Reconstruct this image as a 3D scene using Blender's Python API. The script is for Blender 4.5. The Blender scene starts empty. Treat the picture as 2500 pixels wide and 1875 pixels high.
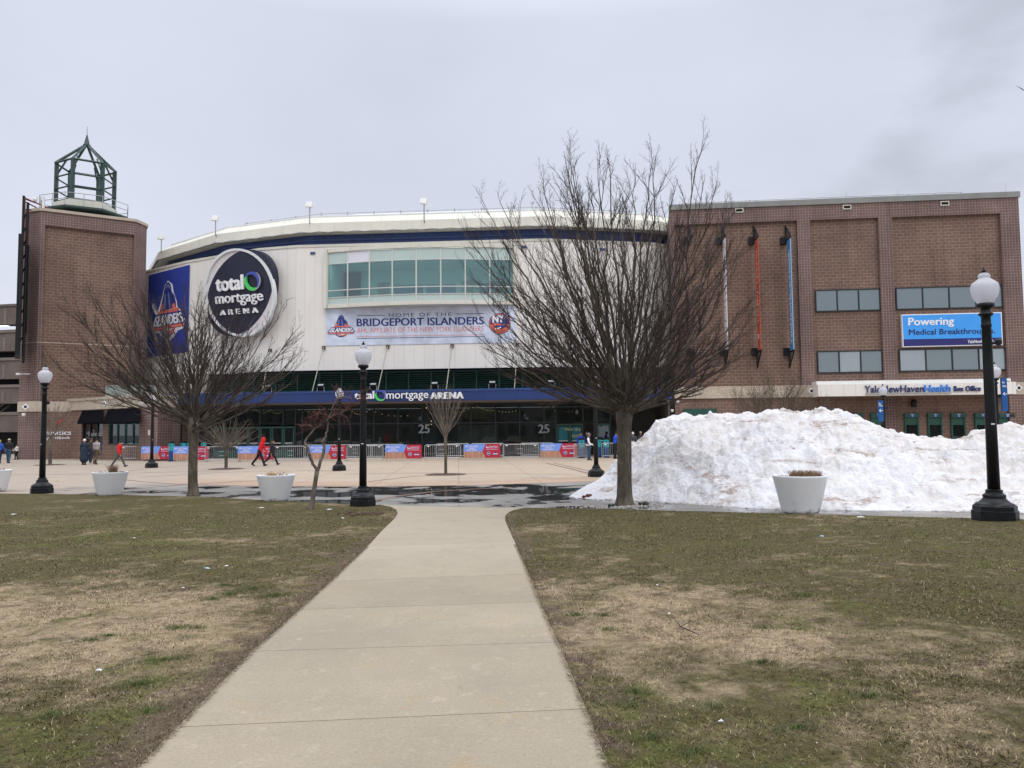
import bpy, bmesh, math, random
import numpy as np
from mathutils import Vector, Matrix, noise, geometry
R = math.radians
random.seed(7)
scene = bpy.context.scene
COL = scene.collection

# ------------------------------------------------------------------ camera, world, sun, exposure
F_PX, CX, CY = 1878.0, 1250.0, 937.5
CAM_Z, PITCH, ROLL = 1.95, 3.5, -0.5
cd = bpy.data.cameras.new("camera")
cam = bpy.data.objects.new("camera", cd)
COL.objects.link(cam)
cd.sensor_fit = 'HORIZONTAL'
cd.sensor_width = 36.0
cd.lens = 36.0 * F_PX / 2500.0
cd.clip_start, cd.clip_end = 0.05, 5000
CAM = Matrix.Translation((0, 0, CAM_Z)) @ Matrix.Rotation(R(90 + PITCH), 4, 'X') @ Matrix.Rotation(R(ROLL), 4, 'Z')
cam.matrix_world = CAM
scene.camera = cam

w = bpy.data.worlds.new("World")
scene.world = w
w.use_nodes = True
nt = w.node_tree
nt.nodes.clear()
SUN_EL, SUN_AZ = 46, 160
def wn(t, **k):
    n = nt.nodes.new(t)
    for a, b in k.items(): setattr(n, a, b)
    return n
o_ = wn('ShaderNodeOutputWorld'); bg = wn('ShaderNodeBackground'); sky = wn('ShaderNodeTexSky')
sky.sky_type = 'NISHITA'; sky.sun_disc = False
sky.sun_elevation = R(SUN_EL); sky.sun_rotation = R(SUN_AZ)
sc = wn('ShaderNodeVectorMath', operation='SCALE'); sc.inputs['Scale'].default_value = 0.10
tc = wn('ShaderNodeTexCoord'); sp = wn('ShaderNodeSeparateXYZ')
mp = wn('ShaderNodeMapping'); mp.inputs['Scale'].default_value = (1.0, 1.0, 1.9)
nz = wn('ShaderNodeTexNoise'); nz.inputs['Scale'].default_value = 1.7; nz.inputs['Detail'].default_value = 4.5; nz.inputs['Roughness'].default_value = 0.5
gr = wn('ShaderNodeValToRGB')      # overcast layer: brighter towards the zenith
e = gr.color_ramp.elements
e[0].position = 0.0; e[0].color = (0.76, 0.765, 0.85, 1)
e[1].position = 1.0; e[1].color = (2.35, 2.4, 2.55, 1)
x = e.new(0.2); x.color = (0.735, 0.765, 0.87, 1)
x = e.new(0.48); x.color = (0.70, 0.745, 0.86, 1)
x = e.new(0.68); x.color = (1.45, 1.5, 1.62, 1)
nr = wn('ShaderNodeMapRange'); nr.inputs[1].default_value = 0.32; nr.inputs[2].default_value = 0.72; nr.inputs[3].default_value = 1.06; nr.inputs[4].default_value = 0.90
mul = wn('ShaderNodeVectorMath', operation='SCALE')
mix = wn('ShaderNodeMix', data_type='RGBA'); mix.inputs[0].default_value = 0.9
L = nt.links.new
L(tc.outputs['Generated'], sp.inputs[0]); L(tc.outputs['Generated'], mp.inputs[0]); L(mp.outputs[0], nz.inputs['Vector'])
L(sp.outputs['Z'], gr.inputs[0]); L(nz.outputs[0], nr.inputs[0]); L(gr.outputs[0], mul.inputs[0]); 
n2 = wn('ShaderNodeTexNoise'); n2.inputs['Scale'].default_value = 4.2; n2.inputs['Detail'].default_value = 5; n2.inputs['Roughness'].default_value = 0.5; L(mp.outputs[0], n2.inputs['Vector'])
dt = wn('ShaderNodeVectorMath', operation='DISTANCE'); L(tc.outputs['Generated'], dt.inputs[0]); dt.inputs[1].default_value = (0.49, 0.83, 0.31)   # a darker cloud bank in the north-east
cl = wn('ShaderNodeMapRange'); cl.inputs[1].default_value = 0.05; cl.inputs[2].default_value = 0.30; cl.inputs[3].default_value = 0.33; cl.inputs[4].default_value = 0.0; L(dt.outputs['Value'], cl.inputs[0])
ad = wn('ShaderNodeMath', operation='ADD'); L(n2.outputs[0], ad.inputs[0]); L(cl.outputs[0], ad.inputs[1])
c3 = wn('ShaderNodeMapRange'); c3.interpolation_type = 'SMOOTHSTEP'; c3.inputs[1].default_value = 0.66; c3.inputs[2].default_value = 0.84; c3.inputs[3].default_value = 1.0; c3.inputs[4].default_value = 0.83; L(ad.outputs[0], c3.inputs[0])
mu_ = wn('ShaderNodeMath', operation='MULTIPLY'); L(nr.outputs[0], mu_.inputs[0]); L(c3.outputs[0], mu_.inputs[1])
L(mu_.outputs[0], mul.inputs['Scale'])
L(sky.outputs[0], sc.inputs[0]); L(sc.outputs[0], mix.inputs[6]); L(mul.outputs[0], mix.inputs[7])
L(mix.outputs[2], bg.inputs[0]); L(bg.outputs[0], o_.inputs[0])
bg.inputs[1].default_value = 1.0

sl = bpy.data.lights.new("sun", 'SUN'); sl.energy = 0.75; sl.angle = R(30); sl.color = (1, 0.965, 0.91)
so = bpy.data.objects.new("sun", sl); COL.objects.link(so)
sd = Vector((math.sin(R(SUN_AZ)) * math.cos(R(SUN_EL)), math.cos(R(SUN_AZ)) * math.cos(R(SUN_EL)), math.sin(R(SUN_EL))))
so.rotation_euler = sd.to_track_quat('Z', 'Y').to_euler()
scene.view_settings.view_transform = 'Standard'
scene.view_settings.look = 'None'
scene.view_settings.exposure = 0.10
scene.view_settings.gamma = 1.0

# ------------------------------------------------------------------ geometry of the place
def smooth(a, b, x):
    t = min(1, max(0, (x - a) / (b - a)))
    return t * t * (3 - 2 * t)
def tz(x, y):                      # the lawn and plaza fall gently towards the arena
    lat = 0.0275 * min(x, 9) if x > 0 else 0.008 * max(x, -12)
    a = 0.35 - 0.0165 * y + lat
    return 0.5 * (a + math.sqrt(a * a + 0.0015))
CR = CAM.to_3x3()
CO = Vector((0, 0, CAM_Z))
def ray(u, v):
    return CR @ Vector(((u - CX) / F_PX, -(v - CY) / F_PX, -1.0))
def at(u, v, Y):
    d = ray(u, v)
    return CO + d * (Y / d.y)
def ground(u, v, dz=0.0):
    d = ray(u, v); z = 0.0
    for _ in range(25):
        p = CO + d * ((z - CAM_Z) / d.z)
        z = 0.5 * z + 0.5 * (tz(p.x, p.y) + dz)
    return p
def gxy(u, v):
    p = ground(u, v); return (p.x, p.y)
class Plane:                       # a vertical wall plane: a runs along it, z is height, o stands out from it
    def __init__(s, p0, p1):
        s.p = Vector((p0[0], p0[1], 0)); t = Vector((p1[0] - p0[0], p1[1] - p0[1], 0)); s.L = t.length
        s.t = t.normalized(); s.n = Vector((s.t.y, -s.t.x, 0))
    def hit(s, u, v, o=0.0):
        d = ray(u, v); q = s.p + s.n * o - CO
        k = q.dot(s.n) / d.dot(s.n)
        h = CO + d * k
        return ((h - s.p).dot(s.t), h.z)
    def pt(s, a, z, o=0.0):
        r = s.p + s.t * a + s.n * o
        return Vector((r.x, r.y, z))

# ------------------------------------------------------------------ mesh builder
class MB:
    def __init__(s): s.v = []; s.f = []; s.m = []
    def add(s, vs, fs, mi=0):
        b = len(s.v); s.v.extend([tuple(p) for p in vs]); s.f.extend([tuple(b + i for i in f) for f in fs]); s.m.extend([mi] * len(fs))
        return s
    def box(s, c, size, rz=0, mi=0, M=None):
        hx, hy, hz = size[0] / 2, size[1] / 2, size[2] / 2
        vs = [Vector((x, y, z)) for z in (-hz, hz) for y in (-hy, hy) for x in (-hx, hx)]
        rm = Matrix.Rotation(rz, 3, 'Z') if M is None else M
        c = Vector(c)
        vs = [rm @ p + c for p in vs]
        return s.add(vs, [(0, 2, 3, 1), (4, 5, 7, 6), (0, 1, 5, 4), (2, 6, 7, 3), (0, 4, 6, 2), (1, 3, 7, 5)], mi)
    def wbox(s, pl, a0, a1, z0, z1, o0, o1, mi=0):     # box on a wall plane
        vs = [pl.pt(a, z, o) for z in (z0, z1) for o in (o0, o1) for a in (a0, a1)]
        return s.add(vs, [(0, 1, 3, 2), (4, 6, 7, 5), (2, 3, 7, 6), (0, 4, 5, 1), (0, 2, 6, 4), (1, 5, 7, 3)], mi)
    def pprism(s, pl, poly, o0, o1, mi=0):             # polygon (a,z) on a wall plane, thick from o0 to o1
        n = len(poly)
        ar = sum(poly[i][0] * poly[(i + 1) % n][1] - poly[(i + 1) % n][0] * poly[i][1] for i in range(n))
        if ar < 0: poly = poly[::-1]
        vs = [pl.pt(a, z, o1) for a, z in poly] + [pl.pt(a, z, o0) for a, z in poly]
        fs = [tuple(range(n)), tuple(range(2 * n - 1, n - 1, -1))] + [(i, i + n, (i + 1) % n + n, (i + 1) % n) for i in range(n)]
        return s.add(vs, fs, mi)
    def prism(s, poly, z0, z1, mi=0, top=None):        # horizontal polygon extruded upward
        n = len(poly)
        ar = sum(poly[i][0] * poly[(i + 1) % n][1] - poly[(i + 1) % n][0] * poly[i][1] for i in range(n))
        if ar < 0:
            poly = poly[::-1]
            if top: top = top[::-1]
        tp = top or poly
        vs = [(x, y, z0) for x, y in poly] + [(x, y, z1) for x, y in tp]
        fs = [tuple(range(n - 1, -1, -1)), tuple(range(n, 2 * n))] + [(i, (i + 1) % n, (i + 1) % n + n, i + n) for i in range(n)]
        return s.add(vs, fs, mi)
    def tube(s, pts, rad, n=6, mi=0, cap=True):
        pts = [Vector(p) for p in pts]
        if not hasattr(rad, '__len__'): rad = [rad] * len(pts)
        vs = []
        up = Vector((0, 0, 1))
        d0 = (pts[1] - pts[0]).normalized()
        side = d0.cross(up)
        if side.length < 1e-3: side = Vector((1, 0, 0))
        side.normalize()
        for i, p in enumerate(pts):
            d = (pts[min(i + 1, len(pts) - 1)] - pts[max(i - 1, 0)])
            if d.length < 1e-9: d = d0
            d.normalize()
            side = (side - d * side.dot(d))
            if side.length < 1e-4: side = d.orthogonal()
            side.normalize(); b = d.cross(side)
            for k in range(n):
                a = 2 * math.pi * k / n
                vs.append(p + (side * math.cos(a) + b * math.sin(a)) * rad[i])
        fs = []
        for i in range(len(pts) - 1):
            for k in range(n):
                k2 = (k + 1) % n
                fs.append((i * n + k, (i + 1) * n + k, (i + 1) * n + k2, i * n + k2))
        if cap:
            fs.append(tuple(range(n))); fs.append(tuple(reversed(range((len(pts) - 1) * n, len(pts) * n))))
        return s.add(vs, fs, mi)
    def lathe(s, prof, c=(0, 0, 0), n=20, mi=0, ph=0.0, cap=True):
        vs = []; fs = []
        for r, z in prof:
            for k in range(n):
                a = 2 * math.pi * k / n + ph
                vs.append((c[0] + r * math.cos(a), c[1] + r * math.sin(a), c[2] + z))
        for i in range(len(prof) - 1):
            for k in range(n):
                k2 = (k + 1) % n
                fs.append((i * n + k, i * n + k2, (i + 1) * n + k2, (i + 1) * n + k))
        if cap:
            fs.append(tuple(reversed(range(n)))); fs.append(tuple(range((len(prof) - 1) * n, len(prof) * n)))
        return s.add(vs, fs, mi)
    def build(s, name, mats, parent=None, smooth=False, world=False, uv=False):
        off = Vector((0, 0, 0))
        if world and parent is not None:
            r = parent
            while r.parent: r = r.parent
            off = r.location
        me = bpy.data.meshes.new(name)
        vs = [(p[0] - off[0], p[1] - off[1], p[2] - off[2]) for p in s.v] if world else s.v
        me.from_pydata(vs, [], s.f)
        if not isinstance(mats, (list, tuple)): mats = [mats]
        for m_ in mats: me.materials.append(m_)
        if len(mats) > 1: me.polygons.foreach_set('material_index', s.m)
        if smooth: me.polygons.foreach_set('use_smooth', [True] * len(me.polygons))
        me.update()
        if uv:
            ul = me.uv_layers.new(name='uv')
            for p in me.polygons:
                nn = p.normal
                if abs(nn.z) > 0.75:
                    for li in p.loop_indices:
                        c = s.v[me.loops[li].vertex_index]; ul.data[li].uv = (c[0], c[1])
                else:
                    t = Vector((-nn.y, nn.x, 0)).normalized()
                    for li in p.loop_indices:
                        c = s.v[me.loops[li].vertex_index]; ul.data[li].uv = (c[0] * t.x + c[1] * t.y, c[2])
        o = bpy.data.objects.new(name, me); COL.objects.link(o)
        if parent is not None: o.parent = parent
        return o
def tag(o, label=None, cat=None, group=None, kind=None):
    if label: o['label'] = label
    if cat: o['category'] = cat
    if group: o['group'] = group
    if kind: o['kind'] = kind
    return o
def thing(name, label, cat, loc=(0, 0, 0), rz=0.0, group=None):
    o = bpy.data.objects.new(name, None); COL.objects.link(o)
    o.empty_display_size = 0.3
    o.location = loc; o.rotation_euler = (0, 0, rz)
    return tag(o, label, cat, group)
def dup(root, loc, rz=0.0, label=None, group=None, cat=None):
    r = root.copy(); COL.objects.link(r); r.location = loc; r.rotation_euler = (0, 0, rz)
    if label: r['label'] = label
    if group: r['group'] = group
    if cat: r['category'] = cat
    def rec(a, b):
        for ch in list(a.children):
            c = ch.copy(); COL.objects.link(c); c.parent = b; rec(ch, c)
    rec(root, r)
    return r
def patch(name, poly, sp, dz, m, extra=None, jitter=0.0):
    """terrain-following sheet inside a polygon"""
    xs = [p[0] for p in poly]; ys = [p[1] for p in poly]
    pts = [Vector(p) for p in poly]; n = len(pts)
    def inside(x, y):
        c = False
        for i in range(n):
            a, b = poly[i], poly[i - 1]
            if (a[1] > y) != (b[1] > y) and x < (b[0] - a[0]) * (y - a[1]) / (b[1] - a[1]) + a[0]: c = not c
        return c
    y = min(ys) + sp * .5
    while y < max(ys):
        x = min(xs) + sp * .5
        while x < max(xs):
            if inside(x, y): pts.append(Vector((x, y)))
            x += sp
        y += sp
    res = geometry.delaunay_2d_cdt(pts, [], [list(range(n))], 1, 1e-5)
    mb = MB()
    vs = [(p.x, p.y, tz(p.x, p.y) + dz + (extra(p.x, p.y) if extra else 0)) for p in res[0]]
    mb.add(vs, [tuple(f) for f in res[2]])
    o = mb.build(name, m, smooth=True)
    for p in o.data.polygons:
        if p.normal.z < 0: p.flip() if hasattr(p, 'flip') else None
    bm = bmesh.new(); bm.from_mesh(o.data); bmesh.ops.recalc_face_normals(bm, faces=bm.faces)
    if sum(f.normal.z for f in bm.faces) < 0: bmesh.ops.reverse_faces(bm, faces=bm.faces)
    bm.to_mesh(o.data); bm.free()
    return o

# ------------------------------------------------------------------ text
_tc = {}
def text_geo(s, bold=0.0, shear=0.0, space=1.0):
    k = (s, bold, shear, space)
    if k in _tc: return _tc[k]
    cu = bpy.data.curves.new('lettering', 'FONT'); cu.body = s; cu.offset = bold; cu.shear = shear; cu.extrude = 0.5; cu.resolution_u = 3; cu.space_character = space
    ob = bpy.data.objects.new('lettering', cu); COL.objects.link(ob)
    dg = bpy.context.evaluated_depsgraph_get(); dg.update()
    me = bpy.data.meshes.new_from_object(ob.evaluated_get(dg))
    vs = [v.co.copy() for v in me.vertices]; fs = [tuple(p.vertices) for p in me.polygons]
    bpy.data.objects.remove(ob); bpy.data.curves.remove(cu); bpy.data.meshes.remove(me)
    _tc[k] = (vs, fs); return vs, fs
def text_fn(mb, s, fn, bold=0.0, shear=0.0, space=1.0, mi=0):
    """fn maps unit box (u right, v up, w 0..1 thick) to 3D"""
    vs, fs = text_geo(s, bold, shear, space)
    x0 = min(v.x for v in vs); x1 = max(v.x for v in vs); y0 = min(v.y for v in vs); y1 = max(v.y for v in vs)
    mb.add([fn((v.x - x0) / (x1 - x0), (v.y - y0) / (y1 - y0), v.z + 0.5) for v in vs], fs, mi)
def text_quad(mb, s, pl, q, o0, o1, **k):
    """q = four photo-measured corners on the wall (bl, br, tr, tl) as (a,z)"""
    bl, br, tr, tl = q
    def fn(u, v, w_):
        a = (bl[0] * (1 - u) + br[0] * u) * (1 - v) + (tl[0] * (1 - u) + tr[0] * u) * v
        z = (bl[1] * (1 - u) + br[1] * u) * (1 - v) + (tl[1] * (1 - u) + tr[1] * u) * v
        return pl.pt(a, z, o0 + (o1 - o0) * w_)
    b_ = k.pop('bold', 0.0)                       # heavier weights: a few copies nudged sideways, each a hair prouder
    if b_ > .009:
        sh = b_ * 1.05 / max(1.0, len(s) * .55); k['bold'] = 0.0
        for i, (dx, dy) in enumerate(((-1, 0), (1, 0), (0, .5), (0, -.5))):
            def fn2(u, v, w_, dx=dx, dy=dy, i=i):
                p = fn(u + dx * sh, v + dy * b_ * 1.1, w_); return p + pl.n * (.0012 * i)
            text_fn(mb, s, fn2, **k)
    else:
        text_fn(mb, s, fn, bold=b_, **k)

# ------------------------------------------------------------------ materials
def new_mat(name):
    m = bpy.data.materials.new(name); m.use_nodes = True
    return m, m.node_tree, m.node_tree.nodes['Principled BSDF']
def nd(t, ty, **k):
    n = t.nodes.new(ty)
    for a, b in k.items(): setattr(n, a, b)
    return n
def c4(c): return (c[0], c[1], c[2], 1)
def tex_noise(t, vec, scale, detail=4, rough=.55, dist=0):
    n = nd(t, 'ShaderNodeTexNoise'); n.inputs['Scale'].default_value = scale; n.inputs['Detail'].default_value = detail
    n.inputs['Roughness'].default_value = rough; n.inputs['Distortion'].default_value = dist
    t.links.new(vec, n.inputs['Vector']); return n.outputs[0]
def mrange(t, val, a, b, c, d, clamp=True):
    n = nd(t, 'ShaderNodeMapRange'); n.clamp = clamp
    for i, x in enumerate((a, b, c, d)): n.inputs[i + 1].default_value = x
    t.links.new(val, n.inputs[0]); return n.outputs[0]
def math_(t, op, a, b=None):
    n = nd(t, 'ShaderNodeMath', operation=op)
    for i, x in enumerate((a, b)):
        if x is None: continue
        if isinstance(x, (int, float)): n.inputs[i].default_value = x
        else: t.links.new(x, n.inputs[i])
    return n.outputs[0]
def mixc(t, fac, a, b, mode='MIX'):
    n = nd(t, 'ShaderNodeMix', data_type='RGBA', blend_type=mode)
    for i, x in ((0, fac), (6, a), (7, b)):
        if isinstance(x, (int, float)): n.inputs[i].default_value = x
        elif isinstance(x, tuple): n.inputs[i].default_value = c4(x)
        else: t.links.new(x, n.inputs[i])
    return n.outputs[2]
def bump(t, b, h, strength=.3, dist=.02):
    n = nd(t, 'ShaderNodeBump'); n.inputs['Strength'].default_value = strength; n.inputs['Distance'].default_value = dist
    t.links.new(h, n.inputs['Height']); t.links.new(n.outputs[0], b.inputs['Normal'])
def mat(name, col, rough=.6, var=.12, scale=3, metal=0, bmp=0, spec=.5, streak=0):
    m, t, b = new_mat(name)
    co = nd(t, 'ShaderNodeTexCoord').outputs['Object']
    n = tex_noise(t, co, scale, 5)
    f = mrange(t, n, .3, .7, 1 - var, 1 + var)
    v = nd(t, 'ShaderNodeVectorMath', operation='SCALE'); v.inputs[0].default_value = col; t.links.new(f, v.inputs['Scale'])
    c = v.outputs[0]
    if streak:
        mp_ = nd(t, 'ShaderNodeMapping'); mp_.inputs['Scale'].default_value = (3.0, 3.0, .12); t.links.new(co, mp_.inputs[0])
        s2 = tex_noise(t, mp_.outputs[0], 2.0, 4, .6)
        f2 = mrange(t, s2, .52, .75, 0, streak)
        c = mixc(t, f2, c, tuple(x * .45 + .10 for x in col))
    t.links.new(c, b.inputs['Base Color'])
    b.inputs['Roughness'].default_value = rough; b.inputs['Metallic'].default_value = metal; b.inputs['Specular IOR Level'].default_value = spec
    if bmp: bump(t, b, tex_noise(t, co, scale * 6, 4), bmp, .02)
    return m
def brick_mat(name, c1, c2, mortar, bw, bh, ms, off=.5, var=.2, rough=.85, stain=.25):
    m, t, b = new_mat(name)
    uv = nd(t, 'ShaderNodeUVMap').outputs[0]
    n = nd(t, 'ShaderNodeTexBrick'); n.offset = off; n.squash = 1
    for k, x in (('Scale', 1), ('Mortar Size', ms), ('Mortar Smooth', .1), ('Bias', 0), ('Brick Width', bw), ('Row Height', bh)): n.inputs[k].default_value = x
    n.inputs['Color1'].default_value = c4(c1); n.inputs['Color2'].default_value = c4(c2); n.inputs['Mortar'].default_value = c4(mortar)
    t.links.new(uv, n.inputs['Vector'])
    a = tex_noise(t, uv, .35, 5, .6); g = tex_noise(t, uv, 9, 3)
    f = math_(t, 'MULTIPLY', mrange(t, a, .3, .7, 1 - stain, 1 + stain * .7), mrange(t, g, .3, .7, 1 - var, 1 + var))
    ms_ = nd(t, 'ShaderNodeMapping'); ms_.inputs['Scale'].default_value = (1.6, .10, 1); t.links.new(uv, ms_.inputs[0])   # water run-off
    st = tex_noise(t, ms_.outputs[0], 1.0, 6, .65); f = math_(t, 'MULTIPLY', f, mrange(t, st, .50, .72, 1, 1 - stain * 1.1))
    v = nd(t, 'ShaderNodeVectorMath', operation='SCALE'); t.links.new(n.outputs[0], v.inputs[0]); t.links.new(f, v.inputs['Scale'])
    t.links.new(v.outputs[0], b.inputs['Base Color']); b.inputs['Roughness'].default_value = rough
    h = math_(t, 'SUBTRACT', g, math_(t, 'MULTIPLY', n.outputs[1], 1.2))
    bump(t, b, h, .5, .015)
    return m
def emit(name, col, s):
    m, t, b = new_mat(name); b.inputs['Base Color'].default_value = c4(col)
    b.inputs['Emission Color'].default_value = c4(col); b.inputs['Emission Strength'].default_value = s
    return m
def glass(name, tint, refl=.12, trans=.5, dark=(.01, .015, .015), rough=.01, wav=0.0):
    """reflective pane: part see-through tint, part mirror of the place, part body colour"""
    m, t, b = new_mat(name); t.nodes.remove(b)
    out = t.nodes['Material Output']
    g = nd(t, 'ShaderNodeBsdfGlossy'); g.inputs['Roughness'].default_value = rough; g.inputs['Color'].default_value = (.92, .96, 1, 1)
    tr = nd(t, 'ShaderNodeBsdfTransparent'); tr.inputs[0].default_value = c4(tint)
    di = nd(t, 'ShaderNodeBsdfDiffuse'); di.inputs[0].default_value = c4(dark)
    m1 = nd(t, 'ShaderNodeMixShader'); m1.inputs[0].default_value = 1 - trans
    t.links.new(tr.outputs[0], m1.inputs[1]); t.links.new(di.outputs[0], m1.inputs[2])
    fr = nd(t, 'ShaderNodeFresnel'); fr.inputs[0].default_value = 1.45
    f = math_(t, 'ADD', fr.outputs[0], refl)
    m2 = nd(t, 'ShaderNodeMixShader'); t.links.new(f, m2.inputs[0]); t.links.new(m1.outputs[0], m2.inputs[1]); t.links.new(g.outputs[0], m2.inputs[2])
    if wav:
        co = nd(t, 'ShaderNodeTexCoord').outputs['Object']; bn = nd(t, 'ShaderNodeBump'); bn.inputs['Strength'].default_value = wav; bn.inputs['Distance'].default_value = .05
        t.links.new(tex_noise(t, co, .8, 2), bn.inputs['Height']); t.links.new(bn.outputs[0], g.inputs['Normal'])
    t.links.new(m2.outputs[0], out.inputs[0])
    return m

M = {}
M['brick'] = brick_mat('brown_block', (.155, .093, .070), (.185, .112, .084), (.31, .225, .175), .49, .245, .016)
M['brick_low'] = brick_mat('brown_block_low', (.180, .108, .084), (.205, .126, .098), (.30, .225, .185), .49, .245, .014)
M['tile'] = brick_mat('plum_tile_grid', (.140, .084, .072), (.165, .099, .085), (.29, .215, .195), .205, .205, .018, off=0)
M['cream_block'] = brick_mat('cream_block', (.50, .42, .33), (.56, .48, .38), (.42, .35, .28), .405, .203, .008)
M['cream'] = mat('cream_concrete', (.47, .40, .32), .8, .10, 1.2, streak=.35)
M['panel'] = brick_mat('white_wall_panel', (.79, .755, .70), (.81, .775, .725), (.58, .55, .50), .82, 40, .010, off=0, var=.02, rough=.5, stain=.05)
M['fascia'] = brick_mat('cream_roof_fascia', (.66, .64, .555), (.68, .66, .575), (.50, .48, .41), 2.1, 60, .012, off=0, var=.03, rough=.5, stain=.08)
M['roof'] = mat('white_roof_membrane', (.78, .79, .80), .6, .06, .6)
M['roofdark'] = mat('bare_roof_patch', (.10, .14, .25), .6, .2, 1)
M['navy'] = mat('navy_metal', (.018, .050, .185), .38, .15, .6, streak=.5)
M['navyc'] = brick_mat('navy_canopy_panel', (.014, .036, .150), (.016, .040, .160), (.010, .024, .10), 2.4, 30, .02, off=0, var=.05, rough=.35, stain=.12)
M['soffit'] = mat('brown_soffit', (.17, .135, .115), .7, .1, 1)
M['green'] = mat('dark_green_paint', (.012, .075, .055), .45, .2, 2)
M['greenl'] = mat('louvre_green_paint', (.035, .105, .075), .5, .2, 2)
M['lantern'] = mat('weathered_green_steel', (.020, .050, .043), .5, .3, 1.5, streak=.5)
M['black'] = mat('black_metal', (.008, .009, .011), .42, .3, 6, spec=.28)
M['blackcloth'] = mat('black_awning_cloth', (.005, .005, .008), .95, .2, 4, spec=.05)
M['mull'] = mat('dark_mullion', (.010, .017, .020), .4, .2, 2)
M['white'] = mat('white_paint', (.78, .78, .77), .5, .05, 2)
M['silver'] = mat('galvanised_steel', (.50, .51, .52), .42, .12, 8, metal=.55)
M['alu'] = mat('silver_mullion', (.62, .61, .58), .4, .05, 3)
M['grey'] = mat('grey_metal', (.34, .35, .36), .5, .12, 3)
M['conc'] = mat('parking_concrete', (.135, .108, .094), .85, .18, .7, streak=.4)
M['concd'] = mat('parking_concrete_edge', (.18, .152, .132), .85, .15, .9)
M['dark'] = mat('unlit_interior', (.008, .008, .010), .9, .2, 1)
M['coping'] = mat('grey_coping', (.22, .225, .21), .5, .12, 1)
M['rust'] = mat('rusted_steel', (.22, .09, .075), .7, .3, 4)
M['globe'] = None
M['teal'] = mat('teal_paint', (.03, .33, .36), .4, .1, 2)
M['teald'] = mat('deep_blue_paint', (.012, .06, .20), .4, .1, 2)
M['red'] = mat('red_print', (.42, .018, .045), .6, .15, 4)
M['sky_print'] = mat('sky_blue_print', (.17, .31, .76), .6, .12, 4)
M['orange'] = mat('orange_print', (.66, .13, .045), .6, .12, 2)
M['lnavy'] = mat('navy_print', (.025, .035, .20), .6, .1, 2)
M['lred'] = mat('coral_print', (.70, .17, .13), .6, .1, 2)
M['royal'] = mat('royal_blue_banner', (.022, .045, .29), .6, .12, 1)
M['bright'] = mat('bright_blue_print', (.045, .33, .85), .5, .04, 1)
M['cyan'] = mat('banner_blue_cloth', (.06, .26, .52), .6, .06, 1)
M['cyanl'] = mat('banner_pale_blue_edge', (.30, .55, .80), .6, .06, 1)
M['signblue'] = mat('wayfinding_blue', (.012, .09, .30), .4, .08, 2)
M['logogreen'] = mat('logo_green', (.07, .58, .12), .4, .05, 2)
M['logoblue'] = mat('logo_blue', (.05, .08, .38), .4, .05, 2)
M['lettering'] = mat('white_lettering', (.82, .82, .84), .4, .03, 2)
M['signdark'] = mat('sign_midnight_face', (.010, .012, .035), .55, .2, 1)
M['letterside'] = mat('dim_blue_lettering', (.04, .05, .16), .5, .1, 2)
M['letterhealth'] = mat('sky_lettering', (.06, .24, .66), .4, .05, 2)
# ------------------------------------------------------------------ outline of path and lawns
LEFT_PATH = [gxy(952, 1281), gxy(930, 1303), gxy(904, 1332.6), gxy(808, 1426), gxy(616, 1601), gxy(432, 1790), gxy(350, 1875)]
a, b_ = Vector(LEFT_PATH[-2]), Vector(LEFT_PATH[-1]); dirp = (Vector(LEFT_PATH[-1]) - Vector(LEFT_PATH[2])).normalized()
LEFT_PATH.append(tuple(b_ + dirp * 7.5))
RIGHT_PATH = [gxy(1236, 1282), gxy(1250, 1314), gxy(1284, 1389), gxy(1318, 1477), gxy(1363, 1578), gxy(1431, 1745), gxy(1481.7, 1875)]
dirp = (Vector(RIGHT_PATH[-1]) - Vector(RIGHT_PATH[2])).normalized()
RIGHT_PATH.append(tuple(Vector(RIGHT_PATH[-1]) + dirp * 7.5))
LF = [(-34, 33.5), gxy(-220, 1203), gxy(0, 1206), gxy(170, 1208.5), gxy(300, 1210.5), gxy(480, 1214), gxy(620, 1222), gxy(760, 1228), gxy(860, 1233), gxy(925, 1234.5), gxy(954, 1240), gxy(968, 1248), gxy(971, 1257), gxy(965, 1268)]
RF = [gxy(1233, 1273), gxy(1234, 1262), gxy(1242, 1254), gxy(1256, 1247.5), gxy(1284, 1242), gxy(1400, 1243), gxy(1500, 1245), gxy(1660, 1249.5), gxy(1911, 1256), gxy(2100, 1261.5), gxy(2267, 1266), gxy(2500, 1270), gxy(2700, 1275), (24, 9)]
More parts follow.
